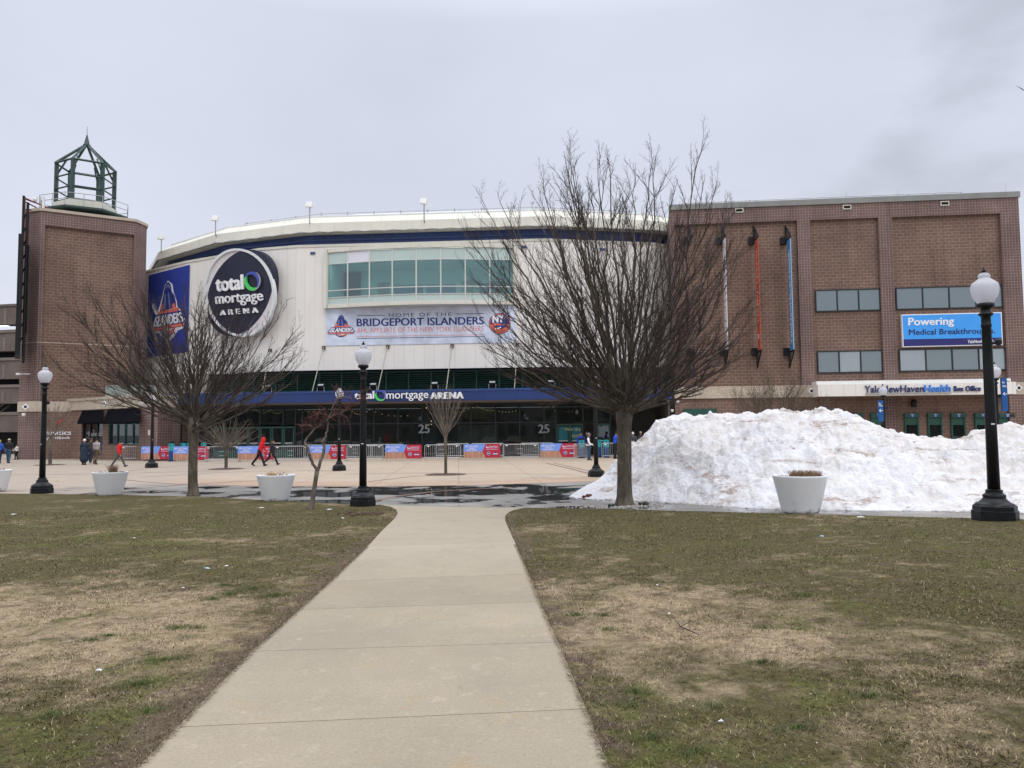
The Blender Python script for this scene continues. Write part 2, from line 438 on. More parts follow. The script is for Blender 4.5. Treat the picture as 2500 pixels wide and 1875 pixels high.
# ------------------------------------------------------------------ ground materials
def plaza_mat():
    m, t, b = new_mat('plaza_concrete')
    co = nd(t, 'ShaderNodeTexCoord').outputs['Object']
    sx = nd(t, 'ShaderNodeSeparateXYZ'); t.links.new(co, sx.inputs[0]); X, Y = sx.outputs[0], sx.outputs[1]
    def dist(cx, cy, rx, ry):
        a = math_(t, 'MULTIPLY', math_(t, 'SUBTRACT', X, cx), 1 / rx); c = math_(t, 'MULTIPLY', math_(t, 'SUBTRACT', Y, cy), 1 / ry)
        return math_(t, 'SQRT', math_(t, 'ADD', math_(t, 'MULTIPLY', a, a), math_(t, 'MULTIPLY', c, c)))
    big = tex_noise(t, co, .18, 4); mid = tex_noise(t, co, 1.3, 5, .6); fine = tex_noise(t, co, 30, 4, .7)
    dcir = dist(-4.5, 44.0, 16.2, 16.2)
    inside = mrange(t, dcir, .995, 1.0, 1, 0)
    tan_ = mixc(t, mrange(t, big, .35, .65, 0, 1), (.41, .335, .255), (.45, .36, .27))
    grey = mixc(t, mrange(t, mid, .35, .65, 0, 1), (.27, .25, .225), (.34, .315, .285))
    ring = math_(t, 'MULTIPLY', mrange(t, dcir, .83, .835, 0, 1), inside)
    tan2 = mixc(t, ring, tan_, (.43, .305, .215))
    base = mixc(t, inside, grey, tan2)
    far = mrange(t, Y, 33, 36, 0, 1)
    base = mixc(t, far, base, tan_)
    left = mrange(t, X, -12, -16, 0, 1)
    base = mixc(t, left, base, (.38, .315, .255))
    # joints between the slabs
    bk = nd(t, 'ShaderNodeTexBrick'); bk.offset = 0
    for k, x_ in (('Scale', 1), ('Mortar Size', .022), ('Mortar Smooth', .3), ('Brick Width', 3.1), ('Row Height', 3.1)): bk.inputs[k].default_value = x_
    rot = nd(t, 'ShaderNodeMapping'); rot.inputs['Rotation'].default_value = (0, 0, R(-4)); t.links.new(co, rot.inputs[0]); t.links.new(rot.outputs[0], bk.inputs[0])
    base = mixc(t, math_(t, 'MULTIPLY', bk.outputs[1], .55), base, (.17, .10, .08))
    ringl = math_(t, 'LESS_THAN', math_(t, 'ABSOLUTE', math_(t, 'SUBTRACT', dcir, 1.0)), .006)
    base = mixc(t, math_(t, 'MULTIPLY', ringl, .8), base, (.20, .075, .06))
    fl = mrange(t, fine, .25, .75, .86, 1.12); mm = mrange(t, mid, .25, .75, .88, 1.08)
    v = nd(t, 'ShaderNodeVectorMath', operation='SCALE'); t.links.new(base, v.inputs[0]); t.links.new(math_(t, 'MULTIPLY', fl, mm), v.inputs['Scale'])
    # melt water: standing puddles and damp edges round them
    pn = tex_noise(t, co, .62, 5, .55, .35)
    d1 = dist(-3.0, 25.6, 10.5, 3.9); d2 = dist(3.2, 21.6, 3.6, 3.2); d3 = dist(9, 17.2, 9, 2.2); d4 = dist(2.8, 31.5, 3.2, 1.6); d5 = dist(-5.2, 21.6, 3.4, 1.1)
    dm = math_(t, 'MINIMUM', math_(t, 'MINIMUM', math_(t, 'MINIMUM', d1, d2), math_(t, 'MINIMUM', d3, d4)), d5)
    s = math_(t, 'SUBTRACT', pn, math_(t, 'MULTIPLY', dm, .24))
    wet = mrange(t, s, .33, .355, 0, 1); damp = mrange(t, s, .12, .33, 0, 1)
    wet = math_(t, 'MULTIPLY', wet, mrange(t, inside, 0, 1, 1, .15))
    damp = math_(t, 'MULTIPLY', damp, mrange(t, inside, 0, 1, 1, .1))
    c = mixc(t, math_(t, 'MULTIPLY', damp, .62), v.outputs[0], (.085, .085, .083))
    c = mixc(t, math_(t, 'MULTIPLY', wet, .82), c, (.030, .031, .030))
    t.links.new(c, b.inputs['Base Color'])
    r = mixc(t, wet, mixc(t, damp, (.85,) * 3, (.42,) * 3), (.012,) * 3)
    t.links.new(r, b.inputs['Roughness'])
    bn = nd(t, 'ShaderNodeBump'); bn.inputs['Distance'].default_value = .004
    t.links.new(math_(t, 'MULTIPLY', math_(t, 'SUBTRACT', 1, wet), .35), bn.inputs['Strength']); t.links.new(fine, bn.inputs['Height']); t.links.new(bn.outputs[0], b.inputs['Normal'])
    return m
def path_mat():
    m, t, b = new_mat('path_concrete')
    co = nd(t, 'ShaderNodeTexCoord').outputs['Object']
    big = tex_noise(t, co, .7, 5, .6); fine = tex_noise(t, co, 55, 5, .75); st = tex_noise(t, co, 2.6, 6, .65, .6); mid = tex_noise(t, co, 9, 4, .6)
    c = mixc(t, mrange(t, big, .35, .65, 0, 1), (.285, .245, .178), (.350, .295, .212))
    sx = nd(t, 'ShaderNodeSeparateXYZ'); t.links.new(co, sx.inputs[0])
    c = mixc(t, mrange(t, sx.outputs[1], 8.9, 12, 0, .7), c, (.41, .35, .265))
    c = mixc(t, mrange(t, st, .58, .72, 0, .45), c, (.36, .25, .13))
    c = mixc(t, mrange(t, mid, .60, .72, 0, .55), c, (.43, .375, .29))
    pk = tex_noise(t, co, 1.9, 6, .7, .2); c = mixc(t, mrange(t, pk, .50, .70, 0, .4), c, (.25, .225, .175))
    v = nd(t, 'ShaderNodeVectorMath', operation='SCALE'); t.links.new(c, v.inputs[0]); t.links.new(mrange(t, fine, .28, .72, .80, 1.16), v.inputs['Scale'])
    sp = tex_noise(t, co, 130, 2, .5)
    c = mixc(t, mrange(t, sp, .68, .74, 0, .6), v.outputs[0], (.55, .52, .47))
    isl = nd(t, 'ShaderNodeNewGeometry').outputs['Random Per Island']
    vc = nd(t, 'ShaderNodeTexVoronoi'); vc.feature = 'DISTANCE_TO_EDGE'; vc.inputs['Scale'].default_value = .42
    wv = nd(t, 'ShaderNodeVectorMath', operation='ADD'); t.links.new(co, wv.inputs[0]); dn = nd(t, 'ShaderNodeTexNoise'); dn.inputs['Scale'].default_value = 2.5; dn.inputs['Detail'].default_value = 5; t.links.new(co, dn.inputs['Vector'])
    t.links.new(dn.outputs['Color'], wv.inputs[1]); t.links.new(wv.outputs[0], vc.inputs['Vector'])
    crack = math_(t, 'MULTIPLY', mrange(t, vc.outputs[0], .0, .0035, .45, 0), mrange(t, big, .50, .56, 0, 1))
    c = mixc(t, crack, c, (.13, .11, .085))
    v2 = nd(t, 'ShaderNodeVectorMath', operation='SCALE'); t.links.new(c, v2.inputs[0]); t.links.new(mrange(t, isl, 0, 1, .95, 1.05), v2.inputs['Scale']); c = v2.outputs[0]
    t.links.new(c, b.inputs['Base Color']); b.inputs['Roughness'].default_value = .82
    bump(t, b, fine, .35, .004)
    return m
def grass_color(t, co):
    """dry straw, olive turf, bare earth: shared by the lawn sheet and its blades"""
    sx = nd(t, 'ShaderNodeSeparateXYZ'); t.links.new(co, sx.inputs[0]); X, Y = sx.outputs[0], sx.outputs[1]
    def blob(cx, cy, rx, ry):
        a = math_(t, 'MULTIPLY', math_(t, 'SUBTRACT', X, cx), 1 / rx); c = math_(t, 'MULTIPLY', math_(t, 'SUBTRACT', Y, cy), 1 / ry)
        d = math_(t, 'SQRT', math_(t, 'ADD', math_(t, 'MULTIPLY', a, a), math_(t, 'MULTIPLY', c, c)))
        return mrange(t, d, .3, 1.25, 1, 0)
    n1 = tex_noise(t, co, .55, 6, .62, .4); n2 = tex_noise(t, co, 3.2, 7, .7, .3); n3 = tex_noise(t, co, 14, 5, .7); n4 = tex_noise(t, co, 1.1, 5, .6, .5)
    straw = mixc(t, mrange(t, n3, .3, .7, 0, 1), (.235, .172, .108), (.47, .365, .235))
    olive = mixc(t, mrange(t, n3, .3, .7, 0, 1), (.056, .050, .020), (.138, .116, .048))
    green = mixc(t, mrange(t, n3, .3, .7, 0, 1), (.062, .066, .019), (.135, .138, .038))
    earth = mixc(t, mrange(t, n3, .3, .7, 0, 1), (.080, .056, .040), (.185, .135, .098))
    dry = math_(t, 'ADD', math_(t, 'ADD', blob(-4.6, 7.2, 3.6, 2.9), blob(1.0, 7.0, 1.7, 2.4)), math_(t, 'MULTIPLY', blob(1.6, 3.9, 1.9, 1.0), .3))
    dry = math_(t, 'ADD', dry, math_(t, 'MULTIPLY', blob(-3.5, 13.5, 6, 1.3), .35))
    k = math_(t, 'ADD', math_(t, 'MULTIPLY', n1, .9), math_(t, 'ADD', math_(t, 'MULTIPLY', n2, .75), math_(t, 'MULTIPLY', dry, .25)))
    c = mixc(t, mrange(t, k, .88, 1.10, 0, 1), olive, straw)
    g = math_(t, 'ADD', n4, math_(t, 'MULTIPLY', math_(t, 'ADD', math_(t, 'ADD', blob(-2.3, 4.6, 1.3, 1.5), blob(.9, 4.2, .9, .9)), math_(t, 'MULTIPLY', blob(-8, 15, 6, 4), .5)), .13))
    c = mixc(t, mrange(t, math_(t, 'MULTIPLY', g, math_(t, 'ADD', .55, n2)), .60, .74, 0, .85), c, green)
    edge = math_(t, 'ADD', blob(-1.75, 5.2, .5, 3.2), blob(-1.6, 11.5, 1.6, 2.6))
    en = tex_noise(t, co, 3.6, 5, .6)
    for P_ in (LEFT_PATH, RIGHT_PATH):                     # worn earth along both sides of the path
        (xa, ya), (xb, yb) = P_[2], P_[-2]; k_ = (xb - xa) / (yb - ya)
        dd = math_(t, 'ABSOLUTE', math_(t, 'SUBTRACT', X, math_(t, 'ADD', math_(t, 'MULTIPLY', Y, k_), xa - k_ * ya)))
        edge = math_(t, 'ADD', edge, mrange(t, dd, .02, .42, .95, 0))
    patchy = tex_noise(t, co, 5.5, 5, .7, .3)
    c = mixc(t, mrange(t, patchy, .55, .72, 0, .6), c, earth)
    c = mixc(t, mrange(t, math_(t, 'ADD', en, math_(t, 'MULTIPLY', edge, .17)), .57, .70, 0, .8), c, earth)
    return c, n3
def lawn_mat():
    m, t, b = new_mat('winter_lawn')
    co = nd(t, 'ShaderNodeTexCoord').outputs['Object']
    c, n3 = grass_color(t, co)
    f = tex_noise(t, co, 60, 5, .8)
    v = nd(t, 'ShaderNodeVectorMath', operation='SCALE'); t.links.new(c, v.inputs[0]); t.links.new(mrange(t, f, .3, .7, .52, 1.36), v.inputs['Scale'])
    t.links.new(v.outputs[0], b.inputs['Base Color']); b.inputs['Roughness'].default_value = .95; b.inputs['Specular IOR Level'].default_value = .15
    bump(t, b, f, .7, .02)
    return m
def blade_mat():
    m, t, b = new_mat('grass_blades')
    co = nd(t, 'ShaderNodeTexCoord').outputs['Object']
    c, n3 = grass_color(t, co)
    ge = nd(t, 'ShaderNodeNewGeometry')
    r = ge.outputs['Random Per Island']
    c = mixc(t, mrange(t, r, .86, 1, 0, .6), c, (.40, .32, .21))
    v = nd(t, 'ShaderNodeVectorMath', operation='SCALE'); t.links.new(c, v.inputs[0]); t.links.new(mrange(t, r, 0, 1, .58, 1.48), v.inputs['Scale'])
    t.links.new(v.outputs[0], b.inputs['Base Color']); b.inputs['Roughness'].default_value = .85; b.inputs['Specular IOR Level'].default_value = .2
    return m
M['plaza'] = plaza_mat(); M['path'] = path_mat(); M['lawn'] = lawn_mat(); M['blade'] = blade_mat()
M['band'] = brick_mat('red_paver_band', (.21, .115, .098), (.24, .135, .112), (.17, .12, .105), .2, .1, .006)
M['mulch'] = mat('mulch', (.085, .045, .036), .95, .4, 12, bmp=.5)

# ------------------------------------------------------------------ setting: ground, plaza, lawns, path
g = MB(); g.add([(-1500, -300, -.12), (1500, -300, -.12), (1500, 2500, -.12), (-1500, 2500, -.12)], [(0, 1, 2, 3)])
tag(g.build('ground', mat('far_asphalt', (.10, .10, .10), .9, .1, .05)), kind='structure')
g = MB(); nx, ny = 90, 60
for j in range(ny + 1):
    for i in range(nx + 1):
        x = -75 + 150 * i / nx; y = -6 + 116 * j / ny
        g.v.append((x, y, tz(x, y)))
for j in range(ny):
    for i in range(nx):
        a = j * (nx + 1) + i; g.f.append((a, a + 1, a + nx + 2, a + nx + 1)); g.m.append(0)
tag(g.build('plaza', M['plaza'], smooth=True), kind='structure')

LAWN_L = LF + LEFT_PATH + [(-34, -4)]
LAWN_R = RF + [(24, -4)] + RIGHT_PATH[::-1]
def lumps(x, y):
    return .012 * noise.noise((x * 1.1, y * 1.1, 1)) + .012 * noise.noise((x * 3.7, y * 3.7, 5)) + .006 * noise.noise((x * 11, y * 11, 9))
tag(patch('lawn', LAWN_L, .16 if False else .3, .022, M['lawn'], lumps), kind='structure')
tag(patch('lawn', LAWN_R, .3, .022, M['lawn'], lumps), kind='structure')

# path: slabs with open joints over a dark bed
def xl(y, side):
    P = LEFT_PATH if side < 0 else RIGHT_PATH
    for i in range(len(P) - 1):
        if P[i][1] >= y >= P[i + 1][1]:
            k = (P[i][1] - y) / (P[i][1] - P[i + 1][1]); return P[i][0] + k * (P[i + 1][0] - P[i][0])
    return P[0][0] if y > P[0][1] else P[-1][0]
mids = []
for ul, vl, ur, vr in ((915, 1310, 1250, 1303), (896, 1339, 1262, 1328), (808, 1426, 1290, 1408), (735, 1497, 1318, 1478), (616, 1601, 1363, 1578), (432, 1790, 1431, 1745)):
    mids.append((gxy(ul, vl)[1], gxy(ur, vr)[1]))
mids += [(mids[-1][0] - 1.35 * k, mids[-1][1] - 1.35 * k) for k in (1, 2, 3, 4)]
top_edge = [LF[-1], LF[-2], LF[-3], LF[-4], LF[-5], gxy(1000, 1238), gxy(1120, 1241), gxy(1220, 1243), RF[4], RF[3], RF[2], RF[1], RF[0]]
g = MB(); sl_ = []
def zz(x, y): return tz(x, y) + .034
def slab(poly):
    res = geometry.delaunay_2d_cdt([Vector(p) for p in poly], [], [list(range(len(poly)))], 1, 1e-5)
    vs = [(p.x, p.y, zz(p.x, p.y)) for p in res[0]]
    g.add(vs, [tuple(f) if (res[0][f[1]] - res[0][f[0]]).cross(res[0][f[2]] - res[0][f[0]]) > 0 else tuple(reversed(f)) for f in res[2]])
    n = len(poly); vs = [(x, y, zz(x, y)) for x, y in poly] + [(x, y, zz(x, y) - .09) for x, y in poly]
    g.add(vs, [(i, (i + 1) % n, (i + 1) % n + n, i + n) for i in range(n)])
def sidepts(P, ya, yb):
    return [p for p in P if ya > p[1] > yb]
gap = .0045
y0l, y0r = mids[0]
slab(top_edge + sidepts(RIGHT_PATH, 99, y0r + gap) + [(xl(y0r, 1), y0r + gap), (xl(y0l, -1), y0l + gap)] + sidepts(LEFT_PATH, 99, y0l + gap)[::-1])
for (al, ar), (bl, br) in zip(mids, mids[1:]):
    al -= gap; ar -= gap; bl += gap; br += gap
    slab([(xl(al, -1), al), (xl(ar, 1), ar)] + sidepts(RIGHT_PATH, ar, br) + [(xl(br, 1), br), (xl(bl, -1), bl)] + sidepts(LEFT_PATH, al, bl)[::-1])
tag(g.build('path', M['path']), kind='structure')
patch_bed = [(xl(y, -1), y) for y in (15, 12, 9, 6, 3, 1, -1)] + [(xl(y, 1), y) for y in (-1, 1, 3, 6, 9, 12, 15)]
tag(patch('path_bed', patch_bed, .8, .012, mat('joint_earth', (.15, .12, .09), .95, .3, 20)), kind='structure')

# red paver bands laid in the plaza
g = MB()
def band(px, wdt=.22, n=14):
    P = [ground(u, v) for u, v in px]
    for p, q in zip(P, P[1:]):
        d = (q - p); d.z = 0; d.normalize(); s_ = Vector((-d.y, d.x, 0)) * wdt / 2
        k = 8
        for i in range(k):
            a_ = p.lerp(q, i / k); b2 = p.lerp(q, (i + 1) / k)
            vs = [a_ - s_, b2 - s_, b2 + s_, a_ + s_]
            g.add([(c.x, c.y, tz(c.x, c.y) + .005) for c in vs], [(0, 1, 2, 3)])
band([(885, 1229), (960, 1213), (1060, 1200), (1140, 1195), (1250, 1190)], .16)
band([(1335, 1131), (1390, 1144), (1440, 1157)], .16); band([(1350, 1130), (1410, 1144), (1455, 1154)], .12)
band([(340, 1165), (560, 1153), (760, 1148), (830, 1151)], .12)
band([(840, 1158), (1000, 1155), (1400, 1158)], .10); band([(900, 1176), (1010, 1163), (1140, 1158)], .12)
band([(0, 1160), (200, 1158), (560, 1149)], .12); band([(300, 1196), (470, 1182), (640, 1173)], .14)
band([(840, 1127), (1100, 1125), (1420, 1124)], .12)
tag(g.build('paver_bands', M['band'], uv=True), kind='structure')

# ------------------------------------------------------------------ arena
Wp = [(-46.5, 96), (-41.6, 82), (-35.5, 72.2), (-28.7, 67.3), (-20.9, 62.9), (-17.5, 62.0), (2.75, 60.5), (11.8, 62.2), (21, 68), (28, 82), (30, 100)]
Z0 = 6.98; Z1 = at(1120, 594, 61).z
arena = thing('arena', 'pale panelled arena with curved cream roof edge and long navy entrance canopy', 'arena', (-8, 61, 0))
def offp(P, o):
    r = []
    for i, p in enumerate(P):
        a_ = Vector(P[max(i - 1, 0)]); c_ = Vector(P[min(i + 1, len(P) - 1)]); p = Vector(p)
        n = Vector((0, 0))
        if i > 0: d = (p - a_).normalized(); n += Vector((d.y, -d.x))
        if i < len(P) - 1: d = (c_ - p).normalized(); n += Vector((d.y, -d.x))
        n.normalize(); r.append(tuple(p + n * o))
    return r
def strip(mb, A, za, B, zb, mi=0):
    for i in range(len(A) - 1):
        mb.add([(*A[i], za), (*A[i + 1], za), (*B[i + 1], zb), (*B[i], zb)], [(0, 1, 2, 3)], mi)
def ring_box(name, P, o0, o1, z0, z1, m, parent, uv=True):
    mb = MB(); A = offp(P, o0); B = offp(P, o1)
    strip(mb, B, z0, B, z1); strip(mb, B, z1, A, z1); strip(mb, A, z0, B, z0); strip(mb, A, z1, A, z0)
    return mb.build(name, m, parent, world=True, uv=uv)
PW = Plane(Wp[5], Wp[6])
bx0 = PW.hit(799.8, 700, .3)[0]; bx1 = PW.hit(1254, 700, .3)[0]
zb = [PW.hit(1016, y, 1.25)[1] for y in (735, 717.6, 700, 633.6, 604.7)]
mb = MB()
for seg in (Wp[:6], Wp[6:]):
    A = offp(Wp, -.3); i0 = Wp.index(seg[0]); A = A[i0:i0 + len(seg)]; B = seg
    strip(mb, B, Z0, B, Z1); strip(mb, B, Z1, A, Z1); strip(mb, A, Z0, B, Z0)
mb.wbox(PW, 0, PW.L, Z0, zb[0] - .12, -.3, 0); mb.wbox(PW, 0, PW.L, zb[4] + .12, Z1, -.3, 0)
mb.wbox(PW, 0, bx0, zb[0] - .12, zb[4] + .12, -.3, 0); mb.wbox(PW, bx1, PW.L, zb[0] - .12, zb[4] + .12, -.3, 0)
mb.build('wall', M['panel'], arena, world=True, uv=True)
ring_box('wall_coping', Wp, -.35, .06, Z1 + .003, Z1 + .20, M['fascia'], arena)
Rp = [(-34.5, 104), (-38.1, 90), (-37.4, 80.0), (-32.3, 71.6), (-24.7, 65.5), (-16.8, 62.45), (2.75, 60.95), (11.8, 62.65), (21, 68.5), (28, 82.5), (30, 100)]
ring_box('blue_band', Rp, -.6, -.02, Z1 + .1, 18.35, M['navy'], arena, uv=False)
ring_box('band_lip', Rp, -.6, .12, 17.62, 17.74, M['navy'], arena, uv=False)
mb = MB(); strip(mb, offp(Rp, -.1), 18.17, offp(Rp, 1.0), 18.119); mb.build('band_soffit', M['navy'], arena, world=True)
mb = MB()
zl, zc, zt = 18.12, 18.95, 19.75
A, B, C, D = offp(Rp, 1.0), offp(Rp, .85), offp(Rp, -.3), offp(Rp, -.5)
strip(mb, D, zl + .06, A, zl); strip(mb, A, zl, A, zl + .12); strip(mb, A, zl + .12, offp(Rp, .93), zl + .13); strip(mb, offp(Rp, .93), zl + .13, B, zc); strip(mb, B, zc, C, zt)

mb.build('roof_fascia', M['fascia'], arena, world=True, uv=True)
ring_box('gutter', Rp, -.52, -.26, zt, zt + .10, M['roof'], arena, uv=False)
ctr = Vector((-8, 98))
def inn(k): return [tuple(Vector(p).lerp(ctr, k)) for p in offp(Rp, -.5)]
M['roofcream'] = mat('pale_roof_sheet', (.66, .65, .59), .6, .08, .5)
mb = MB(); rings = [(0, zt), (.10, 20.7), (.24, 22.3), (.36, 23.6), (.45, 24.1), (.99, 24.4)]
for (k0, z0_), (k1, z1_) in zip(rings, rings[1:]): strip(mb, inn(k0), z0_, inn(k1), z1_)
rf = mb.build('roof', M['roofcream'], arena, world=True)
mb = MB()                                                   # standing seams and bare strips on the membrane
mb_ = MB(); strip(mb_, inn(.30), 22.98, inn(.37), 23.72); mb_.build('snow_cover', M['roof'], rf, world=True)
for k, z_ in ((.10, 20.7), (.24, 22.3)):
    P = inn(k); Q = inn(k + .006)
    strip(mb, P, z_ + .10, Q, z_ + .22)
mb.build('roof_seam', M['roof'], rf, world=True)
mb = MB(); P0, P1 = inn(.37), inn(.435)
for k, (u0, u1) in enumerate(((.02, .10), (.17, .24), (.33, .42), (.5, .56), (.62, .69), (.86, .93))):
    i = 5; a_, c_ = Vector(P0[i]), Vector(P0[i + 1]); d_, e_ = Vector(P1[i]), Vector(P1[i + 1])
    pa, pb, pc, pd = a_.lerp(c_, u0), a_.lerp(c_, u1), d_.lerp(e_, u1 + .03), d_.lerp(e_, u0 + .03)
    mb.add([(pa.x, pa.y, 23.72), (pb.x, pb.y, 23.72), (pc.x, pc.y, 24.06), (pd.x, pd.y, 24.06)], [(0, 1, 2, 3)]); mb.build('bare_roof_patch', M['roofdark'], rf, world=True); mb = MB()
mb = MB()
Pp = inn(.055)
for i in (3, 4, 5, 6):
    a_, c_ = Vector(Pp[i]), Vector(Pp[i + 1]); nn_ = max(2, int((c_ - a_).length / 2.1))
    for k in range(nn_):
        q = a_.lerp(c_, k / nn_); mb.tube([(q.x, q.y, 20.15), (q.x, q.y, 20.75)], .05, 5)
    mb.tube([(a_.x, a_.y, 20.66), (c_.x, c_.y, 20.66)], .025, 4)
mb.build('roof_edge_cable', M['grey'], arena, world=True)
mb = MB()                                                   # sagging cable along the lip
Pq = offp(Rp, 1.04)
for i in (2, 3, 4, 5, 6):
    a_, c_ = Vector(Pq[i]), Vector(Pq[i + 1]); n_ = max(2, int((c_ - a_).length / 1.5)); pts = []
    for k in range(n_ * 4 + 1):
        q = a_.lerp(c_, k / (n_ * 4)); pts.append((q.x, q.y, zl + .08 - .10 * math.sin(math.pi * (k % 4) / 4)))
    mb.tube(pts, .018, 4)
mb.build('lip_cable', M['coping'], arena, world=True)

# bay window over the entrance
mm_px = [799.8, 848.5, 901.7, 957.5, 1016, 1076, 1136, 1195.7, 1254]
ab = [PW.hit(u, 700, .3 + 1.0 * math.sin(math.pi * i / 8))[0] for i, u in enumerate(mm_px)]
ob_ = [.28 + 1.0 * math.sin(math.pi * i / 8) for i in range(9)]
bay = MB()
poly = [PW.pt(a_, 0, o) for a_, o in zip(ab, ob_)]
back = [PW.pt(ab[-1] + .1, 0, -.25), PW.pt(ab[0] - .1, 0, -.25)]
def bslab(mb, z0, z1, grow=0.0):
    P = [(p.x, p.y) for p in [PW.pt(a_, 0, o + grow) for a_, o in zip(ab, ob_)] + back]
    mb.prism(P, z0, z1)
bslab(bay, zb[4], zb[4] + .30, .10); bslab(bay, zb[0] - .28, zb[0], .07)
bay.wbox(PW, ab[0] - .28, ab[0] - .04, zb[0] - .28, zb[4] + .30, 0.004, .46); bay.wbox(PW, ab[-1] + .04, ab[-1] + .24, zb[0] - .28, zb[4] + .30, 0.004, .46)
bo = bay.build('bay_window', M['fascia'], arena, world=True, uv=True)
M['baypane'] = glass('bay_glass', (.47, .655, .655), .08, .90, (.02, .09, .085), .01, .15)
M['spandrel'] = mat('frosted_spandrel', (.47, .58, .545), .25, .04, .5)
M['spandrelw'] = mat('white_spandrel', (.70, .70, .77), .4, .02, .5)
mu = MB(); cells = []
for i in range(9):
    a_, o = ab[i], ob_[i]
    mu.wbox(PW, a_ - .045, a_ + .045, zb[0], zb[4], o - .10, o + .04)
for i in range(8):
    for z_, h in ((zb[0], .07), (zb[1], .05), (zb[2], .07), (zb[3], .05), (zb[4], .05)):
        p, q = PW.pt(ab[i] + .045, 0, ob_[i]), PW.pt(ab[i + 1] - .045, 0, ob_[i + 1]); sub = Plane((p.x, p.y), (q.x, q.y))
        mu.wbox(sub, 0, sub.L, z_ - h / 2, z_ + h / 2, -.08, .03)
    for (z0_, z1_, nm_, m_) in ((zb[0], zb[1], 'spandrel', 'spandrel'), (zb[1], zb[2], 'pane', 'baypane'), (zb[2], zb[3], 'pane', 'baypane'), (zb[3], zb[4], 'spandrel', 'spandrelw' if i == 1 else 'spandrel')):
        cb_ = MB(); cb_.wbox(sub, 0, sub.L, z0_ + .036, z1_ - .036, -.05, -.03); cb_.build(nm_, M[m_], bo, world=True)
mu.build('mullion', M['alu'], bo, world=True)
M['roomlight'] = emit('room_ceiling_light', (.88, 1, .97), 22.0)
room = MB(); M['roomw'] = mat('teal_lit_room', (.66, .74, .72), .8, .05, .5)
for a0_, a1_, z0_, z1_, o0_, o1_ in ((ab[0], ab[-1], zb[0], zb[4], -4.3, -4.2), (ab[0], ab[-1], zb[0], zb[0] + .06, -4.2, -.3), (ab[0], ab[-1], zb[3] + .3, zb[3] + .36, -4.2, .2), (ab[0] - .1, ab[0], zb[0], zb[4], -4.2, -.3), (ab[-1], ab[-1] + .1, zb[0], zb[4], -4.2, -.3)):
    room.wbox(PW, a0_, a1_, z0_, z1_, o0_, o1_)
ro = room.build('bay_room', M['roomw'], bo, world=True)
mdoor = mat('room_door_tan', (.40, .38, .33), .6); mboard = mat('room_board_blue', (.16, .26, .36), .5)
for u, w_, zt_ in ((935, 1.0, 2.1), (1140, 1.0, 2.1), (1212, .9, 2.0)):
    a_ = PW.hit(u, 700, -4)[0]; rd = MB(); rd.wbox(PW, a_ - w_ / 2, a_ + w_ / 2, zb[0] + .07, zb[0] + .5 + zt_, -4.19, -4.12); rd.build('room_door', mdoor, bo, world=True)
for u0, u1 in ((962, 1032), (1040, 1112), (1170, 1196)):
    a0_, a1_ = PW.hit(u0, 700, -4)[0], PW.hit(u1, 700, -4)[0]; rd = MB(); rd.wbox(PW, a0_, a1_, zb[0] + 1.1, zb[0] + 2.35, -4.19, -4.13); rd.build('room_board', mboard, bo, world=True)
rd = MB(); rd.wbox(PW, ab[0] + .1, ab[0] + 1.5, zb[0] + .9, zb[3] + .2, -4.18, -3.9)
rd.build('dark_corner_box', mat('room_dark_corner', (.03, .06, .06), .8), bo, world=True)  # near-black box filling the dark left corner of the room
for k in range(5):
    a_ = ab[0] + (ab[-1] - ab[0]) * (k + .6) / 5.2
    of_ = .28 + math.sin(math.pi * (k + .6) / 5.2); li = MB(); li.wbox(PW, a_ - .9, a_ + .9, zb[3] + .27, zb[3] + .295, of_ - .72, of_ - .36)
    li.build('ceiling_light', M['roomlight'], bo, world=True)

# small wall vents and the tie rods of the canopy
for k, (u, v) in enumerate(((764, 618.5), (1279, 603.5), (1471, 609))):
    a_, z_ = PW.hit(u, v) if u < 1340 else Plane(Wp[6], Wp[7]).hit(u, v)
    pl = PW if u < 1340 else Plane(Wp[6], Wp[7])
    mb = MB(); mb.wbox(pl, a_ - .19, a_ + .19, z_ - .09, z_ + .09, .004, .09)
    mb.build('wall_vent', M['navy'], arena, world=True)
CP = [(-27.6, 60.0), (-11.5, 57.9), (2.6, 56.0), (7.4, 55.6), (12.0, 57.6)]
ZC0, ZC1 = 4.14, 5.08
def canopy_y(x):
    for p, q in zip(CP, CP[1:]):
        if p[0] <= x <= q[0]: return p[1] + (q[1] - p[1]) * (x - p[0]) / (q[0] - p[0])
    return CP[0][1] if x < CP[0][0] else CP[-1][1]
for (ut, vt, ub, vb) in ((660, 856, 640, 955), (790.5, 849, 762, 951), (947, 846, 922, 948), (1104, 844, 1089.3, 945), (1263, 842, 1256, 944), (1425, 845, 1421, 944)):
    a_, z_ = PW.hit(ut, vt, .05); p = PW.pt(a_, z_, .05)
    k = 0
    q = at(ub, vb, 56.5)
    for _ in range(4): q = at(ub, vb, canopy_y(q.x) + .5)
    q.z = ZC1
    mb = MB(); mb.tube([p + Vector((0, -.15, 0)), q], .035, 6); mb.wbox(PW, a_ - .13, a_ + .13, z_ - .14, z_ + .14, .004, .14, 1)
    mb.build('tie_rod', [mat('tie_rod_steel', (.36, .34, .27), .5), mat('tie_rod_plate', (.10, .06, .045), .7)], arena, world=True)

